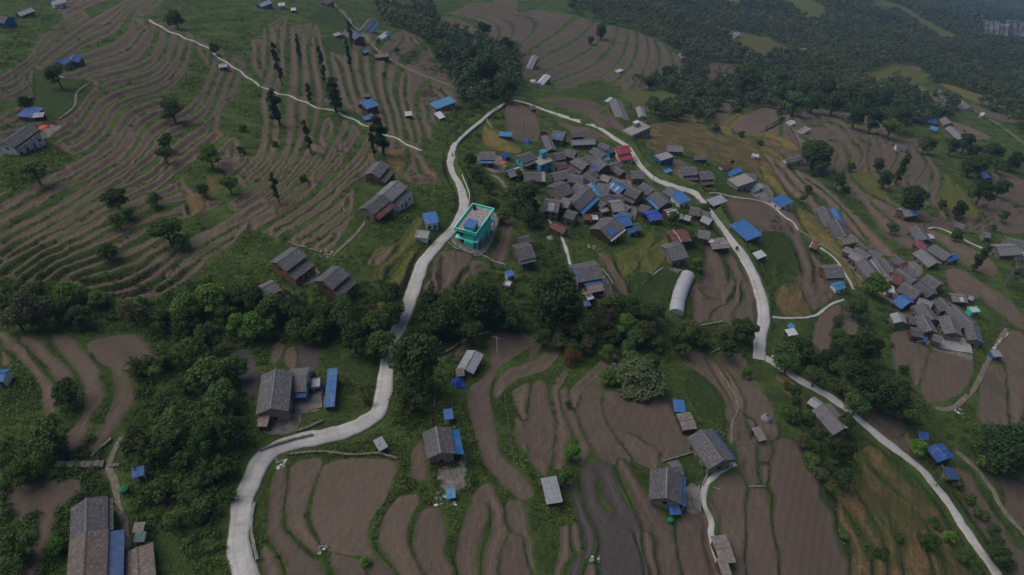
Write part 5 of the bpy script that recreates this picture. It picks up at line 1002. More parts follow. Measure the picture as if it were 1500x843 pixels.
Hs('V5', 960, 800, 1080, 790, 3.2, 2.4, 'grey_tin', 'white', 'small light tin shed in front of the blue-stripped slate house', mono=True, small=True, cat='shed')
Hs('H', 125, 85, 215, 80, 4, 2.8, sl, 'white', 'dark long shed left of the big isolated tree', small=True, cat='shed')
Hs('H', 68, 340, 126, 340, 5.5, 3.6, 'blue_tin', 'white', 'blue-roofed house with a white front by the path east of the village', mono=True)
Hs('V5', 950, 350, 1040, 380, 2.6, 1.6, 'white_tin', 'white', 'small white hut alone on the golden slope', flat=True, small=True, cat='hut')
# --- lower edge of the village
Hs('W1', 1245, 130, 1470, 140, 6, 4, 'red_tin', 'wood', 'dark red tin roof with one white sheet behind the rubble-covered roof', pitch=12, patch=[('f', .38, .42, 0, 1, 'white_tin'), ('b', .38, .42, 0, 1, 'white_tin')])
Hs('W1', 1190, 300, 1400, 300, 8, 4.2, ps, 'stone', 'large old house whose pale slate roof is strewn with rubble', patch=[('b', .7, 1, .3, .9, 'teal_tin')])
Hs('W7', 850, 390, 1130, 400, 7.5, 4.6, sl, 'stone', 'slate house with a blue tin strip on the left, below the village path', patch=[('f', 0, .06, 0, 1, 'blue_tin'), ('b', 0, .06, 0, 1, 'blue_tin')], gable_mat=None)
Hs('W7', 990, 590, 1160, 590, 4.2, 3, 'rusty_tin', 'wood', 'brown shed with a dark blue ridge attached below the blue-stripped slate house', patch=[('b', 0, 1, 0, 1, 'royal')], small=True, cat='shed')
Hs('W7', 975, 700, 1040, 690, 3, 2.4, 'rusty_tin', 'wood', 'brown tin lean-to with a white sheet down its side', small=True, patch=[('r', .0, 1, .6, 1, 'white_tin')], cat='shed')
Hs('W7', 1120, 680, 1200, 670, 2.4, 2, 'rusty_tin', 'tan', 'small tan shelter right of the brown tin lean-to', mono=True, small=True, open_=True, cat='shelter')
Hs('W7', 965, 800, 1030, 800, 2, 1.8, 'blue_tin', 'stone', 'small blue hut at the lowest end of the brown sheds', mono=True, small=True, cat='hut')
Hs('W7', 200, 170, 370, 170, 7, 4.6, sl, 'stone', 'lone stone house with one long dark opening right of the turquoise house', lean='f', lean_mat=sl, lean_w=1.0)
Hs('W7', 235, 65, 350, 65, 3, 3, sl, 'stone', 'small slate shed behind the lone stone house', small=True, cat='shed')
Hs('W7', 85, 465, 165, 460, 2.4, 2.4, 'blue_tin', 'white', 'tiny blue-roofed white hut with a yellow wall below the lone stone house', mono=True, small=True, cat='hut')
Hs('W7', 70, 570, 140, 600, 1.8, 1.6, 'white_tin', 'steel', 'small white-topped hut beside the blue-roofed one', flat=True, small=True, cat='hut')
Hs('W2', 570, 320, 790, 340, 5, 2.6, 'rusty_tin', 'wood', 'patchwork tin shed with rusted and white sheets between terraces and road', pitch=10, open_=True, patch=[('f', .6, 1, .0, .5, 'grey_tin'), ('b', 0, .3, .1, 1, 'white_tin')], cat='shed')
Hs('W2', 960, 150, 1150, 145, 9, 4.2, 'blue_tin', 'brick', 'large flat blue tin roof right of the main road', mono=True, over=.6)
Hs('W2', 1190, 490, 1300, 480, 3.6, 2.2, 'white_tin', 'blue_paint', 'small shed of white and blue striped sheets below the large blue roof', mono=True, small=True, patch=None, cat='shed')
# --- right hamlet
Hs('V6', 230, 160, 390, 320, 5.4, 4.4, sl, 'stone', 'topmost slate house of the long diagonal row beside the golden strip', group=RG)
Hs('V6', 390, 175, 520, 320, 2.6, 3.6, 'blue_tin', 'tan', 'blue tin roof along the right side of the topmost row house')
Hs('V6', 400, 330, 570, 500, 6, 4.4, sl, 'stone', 'second slate house of the diagonal row beside the golden strip', group=RG)
Hs('V6', 500, 545, 680, 555, 4, 3, 'rusty_tin', 'tan', 'tan striped low roof ending the upper row of the right hamlet')
Hs('V7', 210, 50, 400, 160, 6, 4.2, sl, 'stone', 'wide slate roof just below the tan striped roof', group=RG)
Hs('V7', 410, 60, 590, 130, 5, 4.2, sl, 'mud', 'slate roof with white scraps at the field side of the right hamlet', group=RG)
Hs('V7', 180, 100, 310, 180, 4, 3.4, ps, 'stone', 'paler slate roof touching the golden strip', group=RG)
Hs('V7', 320, 200, 500, 380, 5.4, 4.4, sl, 'stone', 'long slate house above the bright round tree', group=RG)
Hs('V7', 470, 200, 650, 390, 3.6, 4, 'slate', 'blue_paint', 'bluish slate roof parallel to the long slate house above the round tree', patch=[('f', 0, 1, .5, 1, 'grey_tin')], group=RG)
Hs('V7', 590, 200, 740, 340, 4.4, 4, sl, 'mud', 'slate roof left of the brown-red roof', group=RG)
Hs('V7', 720, 390, 860, 440, 6, 4, 'red_tin', 'brick', 'brown-red roof in the middle of the right hamlet')
Hs('V7', 800, 330, 1040, 470, 5, 4.4, sl, 'stone', 'slate roof right of the brown-red roof', group=RG)
Hs('V7', 770, 150, 890, 220, 4.6, 4.2, sl, 'stone', 'slate house above the round concrete yard', group=RG)
Hs('V7', 810, 265, 920, 270, 3, 2.8, 'red_tin', 'brick', 'small red striped shed at the edge of the round concrete yard', small=True, cat='shed')
Hs('V7', 640, 560, 740, 590, 3.6, 3, 'white_tin', 'white', 'white tin shed right beside the bright round tree', small=True, cat='shed')
Hs('V7', 870, 510, 1110, 640, 6.5, 4.8, sl, 'white', 'slate house with a white and dark end wall above the blue roof', group=RG)
Hs('V7', 1080, 510, 1290, 650, 5, 4.6, sl, 'stone', 'upper half of the long slate row on the right side of the hamlet', group=RG)
Hs('V8', 720, 70, 860, 190, 5, 4.6, sl, 'stone', 'middle part of the long slate row on the right side of the hamlet', group=RG)
Hs('V8', 900, 190, 1170, 400, 5.4, 4.6, sl, 'mud', 'lower end of the long slate row on the right side of the hamlet', group=RG)
Hs('V7', 1200, 410, 1390, 520, 6, 4.6, sl, 'tan', 'slate gabled house with a tan side wall at the upper right of the hamlet', group=RG)
Hs('V7', 830, 690, 960, 780, 6.4, 3.6, 'blue_tin', 'wood', 'bright blue roof at the left edge of the lower hamlet')
Hs('V8', 460, 150, 640, 340, 5, 4.4, sl, 'stone', 'slate house between the blue roof and the inner lane', group=RG)
Hs('V8', 470, 310, 610, 500, 4.6, 4.8, sl, 'tan', 'slate house with a pale front opening on the concrete yard', group=RG)
Hs('V8', 830, 320, 940, 520, 5.2, 5, sl, 'tan', 'pale-fronted slate house with a maroon band over the concrete yard', group=RG, band='red_tin')
Hs('V8', 1160, 440, 1230, 620, 4, 3.4, sl, 'stone', 'slate house with a blue end awning at the lower right of the hamlet', group=RG, patch=[('r', .8, 1, .1, 1, 'blue_tin')])
Hs('V8', 1130, 225, 1240, 230, 2.6, 2.6, 'white_tin', 'turquoise', 'small turquoise hut right of the long slate row', flat=True, small=True, cat='hut')
Hs('V8', 130, 270, 200, 380, 4, 2.6, 'grey_tin', 'stone', 'pale triangular tin shed at the lower left of the hamlet', small=True, cat='shed')
Hs('V8', 470, 610, 520, 640, 2.4, 2.2, 'blue_tin', 'stone', 'small blue hut at the left corner of the concrete yard', small=True, mono=True, cat='hut')
Hs('V8', 880, 20, 1080, 50, 4.4, 2.6, 'rusty_tin', 'wood', 'rust and white tin shed beyond the long slate row', small=True, patch=[('f', .5, .75, .2, .9, 'white_tin')], cat='shed')
Hs('V8', 1120, 50, 1180, 75, 2.4, 2, 'grey_tin', 'wood', 'tiny pale tin hut beyond the rust and white shed', mono=True, small=True, cat='hut')
Hs('L', 1310, 380, 1355, 385, 3, 2.4, 'grey_tin', 'blue_paint', 'small grey-roofed hut by the path at the far right', mono=True, small=True, cat='hut')
Hs('V6', 100, 600, 180, 640, 4.6, 3, 'red_tin', 'brick', 'red striped tin roof left of the golden strip', patch=[('f', 0, .1, 0, 1, 'white_tin')])
Hs('H', 345, 710, 440, 730, 6.5, 4.4, sl, 'brick', 'slate house with an orange front between the red striped roof and the path', lean='f', lean_mat=sl, lean_w=1.6, lean_wall='brick')
Hs('H', 400, 815, 450, 815, 3, 2.4, 'sky_tin', 'white', 'small bluish shed below the orange-fronted slate house', small=True, cat='shed')
# --- houses right of the hamlet
Hs('H', 790, 385, 860, 385, 6, 4.4, ps, 'brick', 'brick house with a half blue roof on the round field edge', patch=[('f', .6, 1, 0, 1, 'blue_tin')])
Hs('H', 870, 480, 940, 530, 6, 4, sl, 'stone', 'slate house below the brick house with the half blue roof')
Hs('H', 965, 590, 1070, 640, 6, 4, sl, 'stone', 'slate house left of the blue tin end roof on the right slope')
Hs('H', 890, 620, 990, 680, 6, 3.6, ps, 'stone', 'greyer slate roof left of the house with the blue tin end roof')
Hs('H', 1040, 655, 1105, 645, 3, 2.8, 'blue_tin', 'tan', 'small blue tin end roof on the right slope', small=True, cat='shed')
Hs('H', 880, 560, 940, 600, 4, 3, 'red_tin', 'brick', 'dull red roof between the slate houses on the right slope')
Hs('H', 935, 530, 965, 530, 2.4, 2.4, 'white_tin', 'green_paint', 'tiny pale green hut on the right slope', small=True, cat='hut')
Hs('H', 1095, 460, 1150, 475, 4, 3, sl, 'stone', 'lone small slate house right of the curved pale path', small=True)
Hs('H', 1260, 515, 1295, 520, 4, 3, ps, 'stone', 'small pale roof left of the eastern slate houses', small=True)
Hs('H', 1340, 590, 1450, 600, 7, 4.4, ps, 'stone', 'lower of the two large slate houses at the right edge')
Hs('H', 1395, 545, 1490, 570, 7, 4.4, sl, 'stone', 'upper of the two large slate houses at the right edge')
Hs('H', 1430, 620, 1490, 625, 4.4, 3, 'rusty_tin', 'white', 'rusty red and white roof in front of the eastern slate houses', patch=[('f', .5, .9, .2, .9, 'white_tin')], small=True)
Hs('H', 1200, 100, 1270, 150, 5, 3, 'royal', 'wood', 'long blue roof among trees near the right edge, upper part')
Hs('H', 1255, 170, 1295, 190, 5, 3, 'royal', 'wood', 'lower end of the long blue roof near the right edge', small=True)
Hs('H', 760, 5, 815, 15, 5, 3.4, sl, 'white', 'white-fronted slate house on the upper right fields', small=True)
Hs('D', 1030, 680, 1070, 700, 8, 4.5, ps, 'tan', 'tall pale house in the small hamlet at the upper right')
Hs('D', 930, 680, 990, 690, 7, 4, 'royal', 'stone', 'blue roof left of the tall pale house in the upper right hamlet')
Hs('D', 850, 665, 890, 670, 7, 4, 'royal', 'stone', 'leftmost blue roof of the upper right hamlet')
Hs('D', 960, 725, 1000, 735, 6, 3.4, 'sky_tin', 'stone', 'small sky-blue roof in front of the upper right hamlet', small=True)
Hs('D', 1060, 740, 1150, 775, 7, 3.4, ps, 'stone', 'low rubble-grey roof at the lower end of the upper right hamlet')
Hs('D', 1000, 530, 1080, 565, 8, 4, sl, 'stone', 'left half of the long dim roof between the far golden fields')
Hs('D', 1100, 570, 1185, 605, 8, 4, ps, 'white', 'right half of the long dim roof between the far golden fields')
Hs('D', 165, 275, 240, 285, 10, 5, ps, 'white', 'white house with a gold terrace behind it in the far forest', small=True)
Hs('D', 290, 330, 370, 340, 8, 3, 'teal_tin', 'white', 'far teal shed right of the white forest house', small=True, cat='shed')
Hs('D', 140, 690, 170, 690, 4, 2.4, 'white_tin', 'white', 'small white shed by the field track at the upper right', small=True, cat='shed')
Hs('D', 205, 750, 245, 745, 4, 2.0, 'slab', 'white', 'round-cornered white tank house on the upper right fields', flat=True, small=True, cat='tank')
Hs('D', 1250, 645, 1270, 650, 6, 3, 'white_tin', 'white', 'small white house at the head of the far right path', small=True)
Hs('D', 640, 488, 680, 490, 8, 3, 'white_tin', 'stone', 'pale low house in the clearing below the far forest', small=True)
# --- isolated houses right side
Hs('L', 335, 675, 455, 815, 5.6, 3.4, ps, 'stone', 'long slate house with a white corner beside the lower right road', patch=[('r', .88, 1, .2, 1, 'white_tin')])
Hs('L', 270, 640, 320, 680, 3, 2.6, 'grey_tin', 'wood', 'narrow tin shed at the upper end of the long slate house', small=True, cat='shed')
Hs('P', 985, 90, 1045, 175, 5, 3, 'royal', 'wood', 'larger blue tin roof below the lower right road', pitch=14)
Hs('P', 1055, 220, 1085, 290, 3.6, 2.6, 'royal', 'wood', 'smaller blue tin roof under the larger one by the lower right road', mono=True, small=True)
Hs('P', 890, 30, 940, 50, 3, 2.4, 'royal', 'wood', 'blue sheet roof among the leaves above the larger blue roof', mono=True, small=True, cat='shed')
Hs('L', 130, 260, 180, 260, 3, 2.2, 'white_tin', 'blue_paint', 'white sheet covered shelter right of the main road junction', mono=True, small=True, open_=True, cat='shelter')
Hs('L', 140, 215, 165, 235, 2, 2, 'sky_tin', 'wood', 'tiny blue covered shelter just above the white sheet shelter', mono=True, small=True, open_=True, cat='shelter')
Hs('K', 1085, 825, 1210, 1000, 6.0, 4.2, sl, 'stone', 'large slate house with a blue edge at the head of the stone path', lean='r', lean_mat='royal', lean_w=1.0)
Hs('K', 930, 680, 990, 690, 4, 2.4, 'blue_tin', 'wood', 'small blue roof above the rusty shed by the large slate house', mono=True, small=True, cat='shed')
Hs('K', 965, 770, 1040, 770, 4.4, 2.6, 'rusty_tin', 'wood', 'rusty tin shed joined to the upper corner of the large slate house', pitch=10, small=True, cat='shed')
Hs('O', 888, 240, 890, 385, 6.0, 4.8, sl, 'tan', 'slate house with a blue right edge and square concrete yard', lean='r', lean_mat='blue_tin', lean_w=1.0, patch=[('l', .0, .0001, 0, .001, 'slate')] and None)
Hs('O', 915, 220, 970, 215, 3.4, 3, sl, 'stone', 'small slate annex behind the house with the square concrete yard', small=True, cat='shed')
Hs('O', 905, 460, 965, 465, 2.4, 2.2, 'royal', 'wood', 'small dark blue canopy in front of the house with the square concrete yard', mono=True, small=True, open_=True, cat='shed')
Hs('O', 1175, 690, 1250, 690, 5, 2.6, 'rusty_tin', 'wood', 'rusty white tin shed beside the stone path at the bottom edge', pitch=8, cat='shed')
Hs('O', 1195, 790, 1245, 790, 4, 2.4, 'rusty_tin', 'wood', 'lower rusty tin shed at the bottom edge', mono=True, small=True, cat='shed')
Hs('O', 185, 352, 270, 350, 5.2, 2.4, 'grey_tin', 'wood', 'grey corrugated tin shed standing alone on the central grass', mono=True, over=.3, cat='shed')
Hs('O', 1400, 30, 1440, 30, 4.4, 1.8, 'rusty_tin', 'wood', 'collapsed patchwork tin shed at the right of the terraces', mono=True, small=True, open_=True, cat='shed')
# --- centre and lower left
Hs('N', 1035, 0, 1060, 130, 5.0, 4.4, sl, 'tan', 'long slate house with a wide blue right eave above the grey yard', lean='r', lean_mat='blue_tin', lean_w=1.9)
Hs('J', 1080, 730, 1130, 730, 2.8, 2.6, 'blue_tin', 'white', 'small blue-roofed white hut behind the long slate house', mono=True, small=True, cat='hut')
Hs('J', 1200, 460, 1260, 390, 3.6, 2.4, 'grey_tin', 'stone', 'narrow grey tin shed above the dark blue tarpaulin', pitch=18, cat='shed')
Hs('J', 1150, 490, 1195, 490, 2.4, 2, 'rusty_tin', 'wood', 'rusty low shed between the grey tin shed and the tarpaulin', mono=True, small=True, cat='shed')
Hs('N', 690, 95, 740, 75, 3.2, 2, 'grey_tin', 'stone', 'little grey tin hut below the road bend', mono=True, small=True, cat='hut')
Hs('N', 1100, 370, 1135, 370, 2, 1.6, 'sky_tin', 'white', 'tiny pale blue hut below the grey yard', mono=True, small=True, cat='hut')
Hs('J', 118, 490, 80, 690, 5.8, 4.6, sl, 'tan', 'large slate house of the walled compound left of the road', gable_mat=None)
Hs('W6', 480, 190, 735, 200, 6, 3.8, ps, 'white', 'slate cross wing of the compound with a blue strip toward the yard', lean='f', lean_mat='royal', lean_w=1.1)
Hs('W6', 1010, 345, 1140, 350, 10, 2.8, 'blue_tin', 'brick', 'long blue tin shed on the right side of the compound yard', mono=True, over=.3, cat='shed')
Hs('W6', 820, 300, 920, 300, 2.4, 1.8, 'white_tin', 'tan', 'small white-topped wash house at the back of the compound yard', flat=True, small=True, cat='hut')
Hs('W6', 870, 380, 930, 380, 2.8, .8, 'royal', 'wood', 'low blue tarpaulin heap cover in the compound yard', mono=True, small=True, open_=True, cat='shelter')
Hs('W6', 85, 790, 220, 800, 3.6, 2.2, 'rusty_tin', 'wood', 'low weathered shed below the compound', mono=True, small=True, cat='shed')
Hs('M', 500, 410, 490, 590, 5.0, 4.4, sl, 'stone', 'upper slate part of the long house at the bottom left', lean='r', lean_mat='ochre' and sl, lean_w=.8)
Hs('M', 500, 605, 470, 900, 5.2, 3.6, 'brown_roof', 'mud', 'long brown-roofed part of the house at the bottom left edge', lean='r', lean_mat='dull_blue', lean_w=2.2)
Hs('M', 790, 690, 800, 900, 4.4, 1.2, 'brown_roof', 'mud', 'low brown roof right of the blue verandah at the bottom left', small=True, cat='shed', pitch=8)
Hs('M', 755, 250, 825, 240, 2.2, 2.4, 'royal', 'white', 'small dark blue roofed white hut above the green tank', mono=True, small=True, cat='hut')
Hs('M', 785, 565, 805, 565, 1.8, 1.8, 'rusty_tin', 'wood', 'small brown box shed on the grass right of the blue verandah', mono=True, small=True, cat='shed')
Hs('M', 790, 620, 812, 620, 1.8, 1.4, 'teal_tin', 'white', 'small pale green box shed just below the brown box', mono=True, small=True, cat='shed')
Hs('I', -40, 500, 30, 500, 3, 2.2, 'blue_tin', 'white', 'blue and white hut cut by the left edge beside its round yard', small=True, cat='hut')
# --- left hillside
Hs('W4', 330, 310, 620, 140, 5.6, 5.4, sl, 'ochre', 'larger two-tier slate house with an ochre and white lower wall on the left', lean='r', lean_mat=sl, lean_w=2.6, lean_wall='ochre', band='ochre')
Hs('W4', 960, 580, 1200, 390, 5.6, 5.4, sl, 'brick', 'second two-tier slate house with a grey stone end, right of the larger one', lean='r', lean_mat=sl, lean_w=2.2, lean_wall='ochre', band='ochre')
Hs('W4', 90, 700, 300, 590, 4.6, 4.4, sl, 'tan', 'plain tan-walled slate house at the lower left of the two-tier houses')
Hs('W5', 215, 270, 370, 200, 5, 5, sl, 'brick', 'small brick two-tier house above the twin slate houses', lean='f', lean_mat=sl, lean_w=2, lean_wall='brick', band='ochre')
Hs('W5', 380, 580, 600, 460, 5.6, 5.2, ps, 'white', 'pale-roofed slate house with a blue and white front above the road', lean='r', lean_mat=sl, lean_w=2.4, lean_wall='white', frame='blue_paint')
Hs('W5', 140, 770, 380, 640, 5.2, 4.6, sl, 'tan', 'darker slate house joined to the pale-roofed one, with a red lower lean-to', lean='r', lean_mat='red_tin', lean_w=2)
Hs('F', 965, 425, 1040, 430, 4.4, 3.2, 'blue_tin', 'white', 'small blue-roofed white house at the left side of the road', mono=True, dcol='blue_paint', frame='blue_paint')
Hs('F', 920, 520, 990, 540, 3, 1.6, 'slab', 'white', 'open white concrete tank beside the small blue-roofed house', flat=True, small=True, cat='tank', nl=True)
Hs('W8', 10, 560, 350, 440, 5.6, 5.2, sl, 'white', 'long white house with dark blue panels and slate roof at the left edge', lean='r', lean_mat=sl, lean_w=1.0, frame='blue_paint', dcol='blue_paint')
Hs('W8', 250, 270, 400, 220, 5, 3, 'royal', 'stone', 'blue-roofed stone shed above the orange tarpaulin at the left', mono=True)
Hs('W8', 370, 300, 500, 310, 3, 2.2, 'grey_tin', 'wood', 'pale patched lean-to right of the blue-roofed stone shed', mono=True, small=True, open_=True, cat='shed')
Hs('A', 325, 345, 375, 335, 5, 3, 'royal', 'stone', 'left blue roof of the pair in the upper left terraces', small=True, cat='shed')
Hs('A', 400, 335, 435, 320, 5, 3, 'royal', 'wood', 'right blue roof of the pair in the upper left terraces', small=True, cat='shed')
Hs('A', 90, 65, 180, 55, 5, 2.4, 'grey_tin', 'wood', 'pale tin shed at the upper left corner', cat='shed')
Hs('A', 0, 95, 45, 100, 7, 4.2, sl, 'blue_paint', 'blue-walled house cut by the left edge at the top')
Hs('A', 1255, 365, 1305, 370, 3.6, 2.4, 'grey_tin', 'stone', 'small grey shed beside the narrow path', small=True, cat='shed')
Hs('A', 290, 5, 370, 0, 6, 3, 'grey_tin', 'white', 'pale roofs at the top left edge', small=True, cat='shed')
Hs('B', 520, 170, 590, 210, 7, 4.6, sl, 'brick', 'slate house with a blue roof strip on the upper fields', patch=[('r', .0, 1, .3, 1, 'blue_tin')])
Hs('B', 600, 140, 670, 140, 5.5, 4.6, sl, 'white', 'slate house with a low blue front right of the blue-stripped house', lean='f', lean_mat='blue_tin', lean_w=2)
Hs('B', 705, 195, 760, 195, 4, 2.8, 'white_tin', 'white', 'white and teal shed on the upper fields by the grey track', small=True, patch=[('f', .6, 1, 0, 1, 'teal_tin')], cat='shed')
Hs('B', 445, 200, 485, 200, 4, 2, 'grey_tin', 'stone', 'low pale tin hut left of the blue-stripped slate house', mono=True, small=True, cat='hut')
Hs('B', 680, 300, 760, 315, 4.5, 2.6, 'rusty_tin', 'wood', 'long rusty shed beside the grey track', small=True, cat='shed')
Hs('B', 610, 290, 640, 290, 2.5, 2, 'sky_tin', 'wood', 'tiny pale blue shed left of the rusty shed', small=True, cat='shed')
Hs('B', 615, 600, 685, 600, 6.5, 3.4, 'blue_tin', 'wood', 'upper roof of the twin blue-roofed houses by the path', mono=True)
Hs('B', 615, 675, 675, 675, 3.6, 2.4, 'blue_tin', 'wood', 'lower roof of the twin blue-roofed houses by the path', mono=True, small=True)
Hs('B', 580, 570, 630, 575, 5, 3, 'red_tin', 'wood', 'dull red roof above the twin blue-roofed houses', small=True)
Hs('B', 615, 535, 655, 540, 4, 2.6, 'teal_tin', 'wood', 'dark teal roof behind the dull red roof', small=True, cat='shed')
Hs('B', 1015, 590, 1130, 585, 5.5, 3.4, 'sky_tin', 'tan', 'bright sky-blue roofed house near the top road junction', mono=True)
Hs('B', 1040, 645, 1070, 670, 3.6, 2.6, 'white_tin', 'blue_paint', 'white shed in front of the bright sky-blue roofed house', mono=True, small=True, cat='shed')
Hs('B', 855, 652, 895, 655, 4, 2.4, 'white_tin', 'wood', 'lone small white roof on the upper middle fields', mono=True, small=True, cat='hut')
Hs('B', 200, 45, 228, 48, 4, 2.4, 'white_tin', 'dark_wood', 'small white roof at the top edge', small=True, cat='hut')
Hs('B', 385, 5, 430, 5, 6, 3, sl, 'stone', 'dark slate house at the top edge by the grey track', small=True)
Hs('B', 10, 12, 75, 12, 6, 3, 'grey_tin', 'blue_paint', 'pale blue house at the top edge', small=True)
Hs('B', 125, 15, 165, 20, 5, 3, 'white_tin', 'white', 'pale house beside the yard at the top edge', small=True)
Hs('B', 1395, 765, 1470, 780, 4, 2.6, 'sky_tin', 'wood', 'long sky-blue tin shed on the field above the mustard strip', mono=True, small=True, cat='shed')
Hs('V1', 445, 425, 510, 425, 2.6, 2.4, 'royal', 'blue_paint', 'tiny dark blue shed below the mustard-yellow field', small=True, cat='shed')
Hs('C', 85, 372, 130, 357, 5, 2.4, 'grey_tin', 'stone', 'upper pale tin shed on the terraces near the tall pole', small=True, cat='shed')
Hs('C', 158, 452, 202, 446, 5, 2.4, 'white_tin', 'stone', 'lower pale tin shed on the terraces near the tall pole', small=True, cat='shed')
Hs('C', 600, 408, 628, 405, 4, 1.8, 'white_tin', 'white', 'tiny white hut in the middle of the upper terraces', flat=True, small=True, cat='hut')
Hs('C', 590, 602, 650, 648, 7, 3, ps, 'wood', 'long slate shed on the green bank above the concrete house')
Hs('C', 730, 630, 755, 650, 4.6, 2.6, 'grey_tin', 'wood', 'short tin shed right of the long slate shed', small=True, cat='shed')
Hs('C', 540, 578, 570, 576, 2.2, 1.8, 'white_tin', 'white', 'tiny white hut at the top of the long slate shed', flat=True, small=True, cat='hut')
Hs('C', 975, 310, 1005, 330, 7, 4, ps, 'stone', 'old pale house at the right end of the upper terraces', small=True)
Hs('C', 100, 610, 132, 612, 3.4, 2.4, sl, 'stone', 'small stone hut at the start of the right road', small=True, cat='hut')
Hs('C', 1200, 166, 1225, 168, 8, 3, 'white_tin', 'white', 'small white roof in the forest above the clearing', small=True)
Hs('C', 1272, 190, 1300, 190, 8, 3, 'grey_tin', 'white', 'pale roof at the edge of the small forest clearing', small=True)
Hs('C', 1275, 270, 1310, 275, 7, 3, 'white_tin', 'stone', 'pale house at the lower edge of the small forest clearing', small=True)
Hs('D', 0, 345, 30, 350, 6, 3, 'grey_tin', 'stone', 'dull tin roof among the trees left of the white forest house', small=True)
Hs('D', 690, 490, 730, 500, 7, 3, 'grey_tin', 'stone', 'grey roof right of the pale low house in the far clearing', small=True)
# small sheds squeezed between the village houses
def infill(t, pts, n, label, group, seed):
    P = tz(t, pts); r_ = random.Random(seed); us = [p[0] for p in P]; vs = [p[1] for p in P]; c = 0
    for _ in range(900):
        u, v = r_.uniform(min(us), max(us)), r_.uniform(min(vs), max(vs))
        if not inpoly(P, u, v) or RW[int(v), int(u)] > .05: continue
        X, Y = hit(np.array([u]), np.array([v]), 3.0); L_ = r_.uniform(3.6, 6.4)
        if any(math.hypot(X[0]-a, Y[0]-b) < q*.72+L_*.42 for a, b, q in HPOS): continue
        s = scale_at(u, v); a = r_.choice([.5, .6, .4, -.1, .55]); d = L_*s/2
        house('', u-d*math.cos(a), v-d*math.sin(a)*.75, u+d*math.cos(a), v+d*math.sin(a)*.75, r_.uniform(3.2, 4.6), r_.uniform(2.4, 4.2), r_.choice(['slate', 'slate', 'slate', 'pale_slate', 'slate', 'rusty_tin']), r_.choice(['stone', 'mud', 'brick', 'wood']), label, group=group, small=True)
        c += 1
        if c >= n: break
infill('', '795,205 840,190 880,200 905,245 940,262 1000,300 1050,345 1030,350 985,320 930,335 880,335 800,310 790,250', 18, 'small low shed squeezed between the houses of the dense village', 'sheds between the village houses', 5)
infill('', '1205,305 1235,320 1270,365 1330,385 1400,430 1440,480 1425,500 1340,490 1310,440 1260,400 1225,350', 11, 'small low roof wedged into the slate roof rows of the lower right hamlet', 'sheds between the hamlet houses', 6)
# ---------------------------------------------------------------- special buildings
def frame_from(t, A, D, B, up):
    """local frame at corner A: x towards D, y towards B; all three are roof corners up metres over ground"""
    q = [zp(t, *p) for p in (A, D, B)]; H = hit(np.array([p[0] for p in q]), np.array([p[1] for p in q]), up)
    a, d, b = [Vector((H[0][i], H[1][i], 0)) for i in range(3)]; rz = math.atan2(d.y-a.y, d.x-a.x); L = (d-a).length; ex_ = (d-a).normalized(); ey_ = Vector((-ex_.y, ex_.x, 0)); W = abs((b-a).dot(ey_))
    c = a+ex_*L/2+ey_*W/2; g = float(HF(np.array([c.x]), np.array([c.y]))[0]); return a, g, rz, L, W
a, g, rz, L, W = frame_from('W3', (540, 470), (775, 240), (260, 330), 6.6)
T_ = thing('house', 'bright turquoise two-storey concrete house with flat roof beside the curved road', 'house', (a.x, a.y, g), rz)
w1 = MB().box(.6, L-.5, .7, W-.5, -2.5, 6.2).box(-.9, .598, .9, W*.55, -2.5, 3.1).box(.0, .598, .9, W*.8, 3.302, 6.2); w1.build('walls', 'turquoise', T_)
for z in (3.1, 6.2): MB().box(-.6 if z > 5 else -.3, L+.2, -.3, W+.1, z+.003, z+.22).build('floor_slab', 'turquoise_trim', T_)
MB().box(.3, L-.2, .1, W-.3, 6.425, 6.47).build('roof', 'slab', T_)
pp = MB()
for b in ((-.6, L+.2, -.3, -.12), (-.6, L+.2, W-.08, W+.1), (-.6, -.42, -.12, W-.08), (L+.02, L+.2, -.12, W-.08)): pp.box(*b, 6.425, 7.15)
pp.build('parapet', 'turquoise', T_)
cc = MB()
for b in ((-.66, L+.26, -.36, -.08), (-.66, L+.26, W-.12, W+.16), (-.66, -.38, -.08, W-.12), (L-.04, L+.26, -.08, W-.12)): cc.box(*b, 7.152, 7.24)
cc.build('coping', 'turquoise_trim', T_)
tw = MB().box(-.3, 3.2, .9, W*.55, 6.48, 8.7).build('stair_tower', 'turquoise', T_); MB().slab([(-.6, .6, 8.8), (3.5, .6, 8.75), (3.5, W*.55+.3, 8.75), (-.6, W*.55+.3, 8.8)], .08).build('tower_roof', 'blue_tin', tw)
MB().box(2.0, 2.9, .86, .9, 6.5, 8.3).build('door', 'glass', tw)
bl = MB()
for x in np.linspace(.2, L, 14): bl.box(x-.03, x+.03, -.22, -.16, 3.323, 4.1)
bl.box(0, L, -.25, -.13, 4.1, 4.18).build('balcony_railing', 'turquoise_trim', T_)
for x in np.linspace(1.8, L-1.6, 4):
    window(T_, x, 1.0, .7, -1, 1.1, 1.2, 'blue_paint'); window(T_, x, 4.2, .7, -1, 1.1, 1.2, 'blue_paint')
for x in np.linspace(.1, L, 4): MB().box(x-.1, x+.1, -.28, -.08, -1.5, 3.1).build('column', 'turquoise_trim', T_)
door(T_, L*.5, .7, -1, 'orange_cloth')
for y in (W*.7, W*.9): window(T_, y, 4.2, -.0 if y < W*.8 else .6, -1, .9, 1.2, 'blue_paint', 'y')
window(T_, W*.7, 1.0, .6, -1, .9, 1.2, 'blue_paint', 'y')
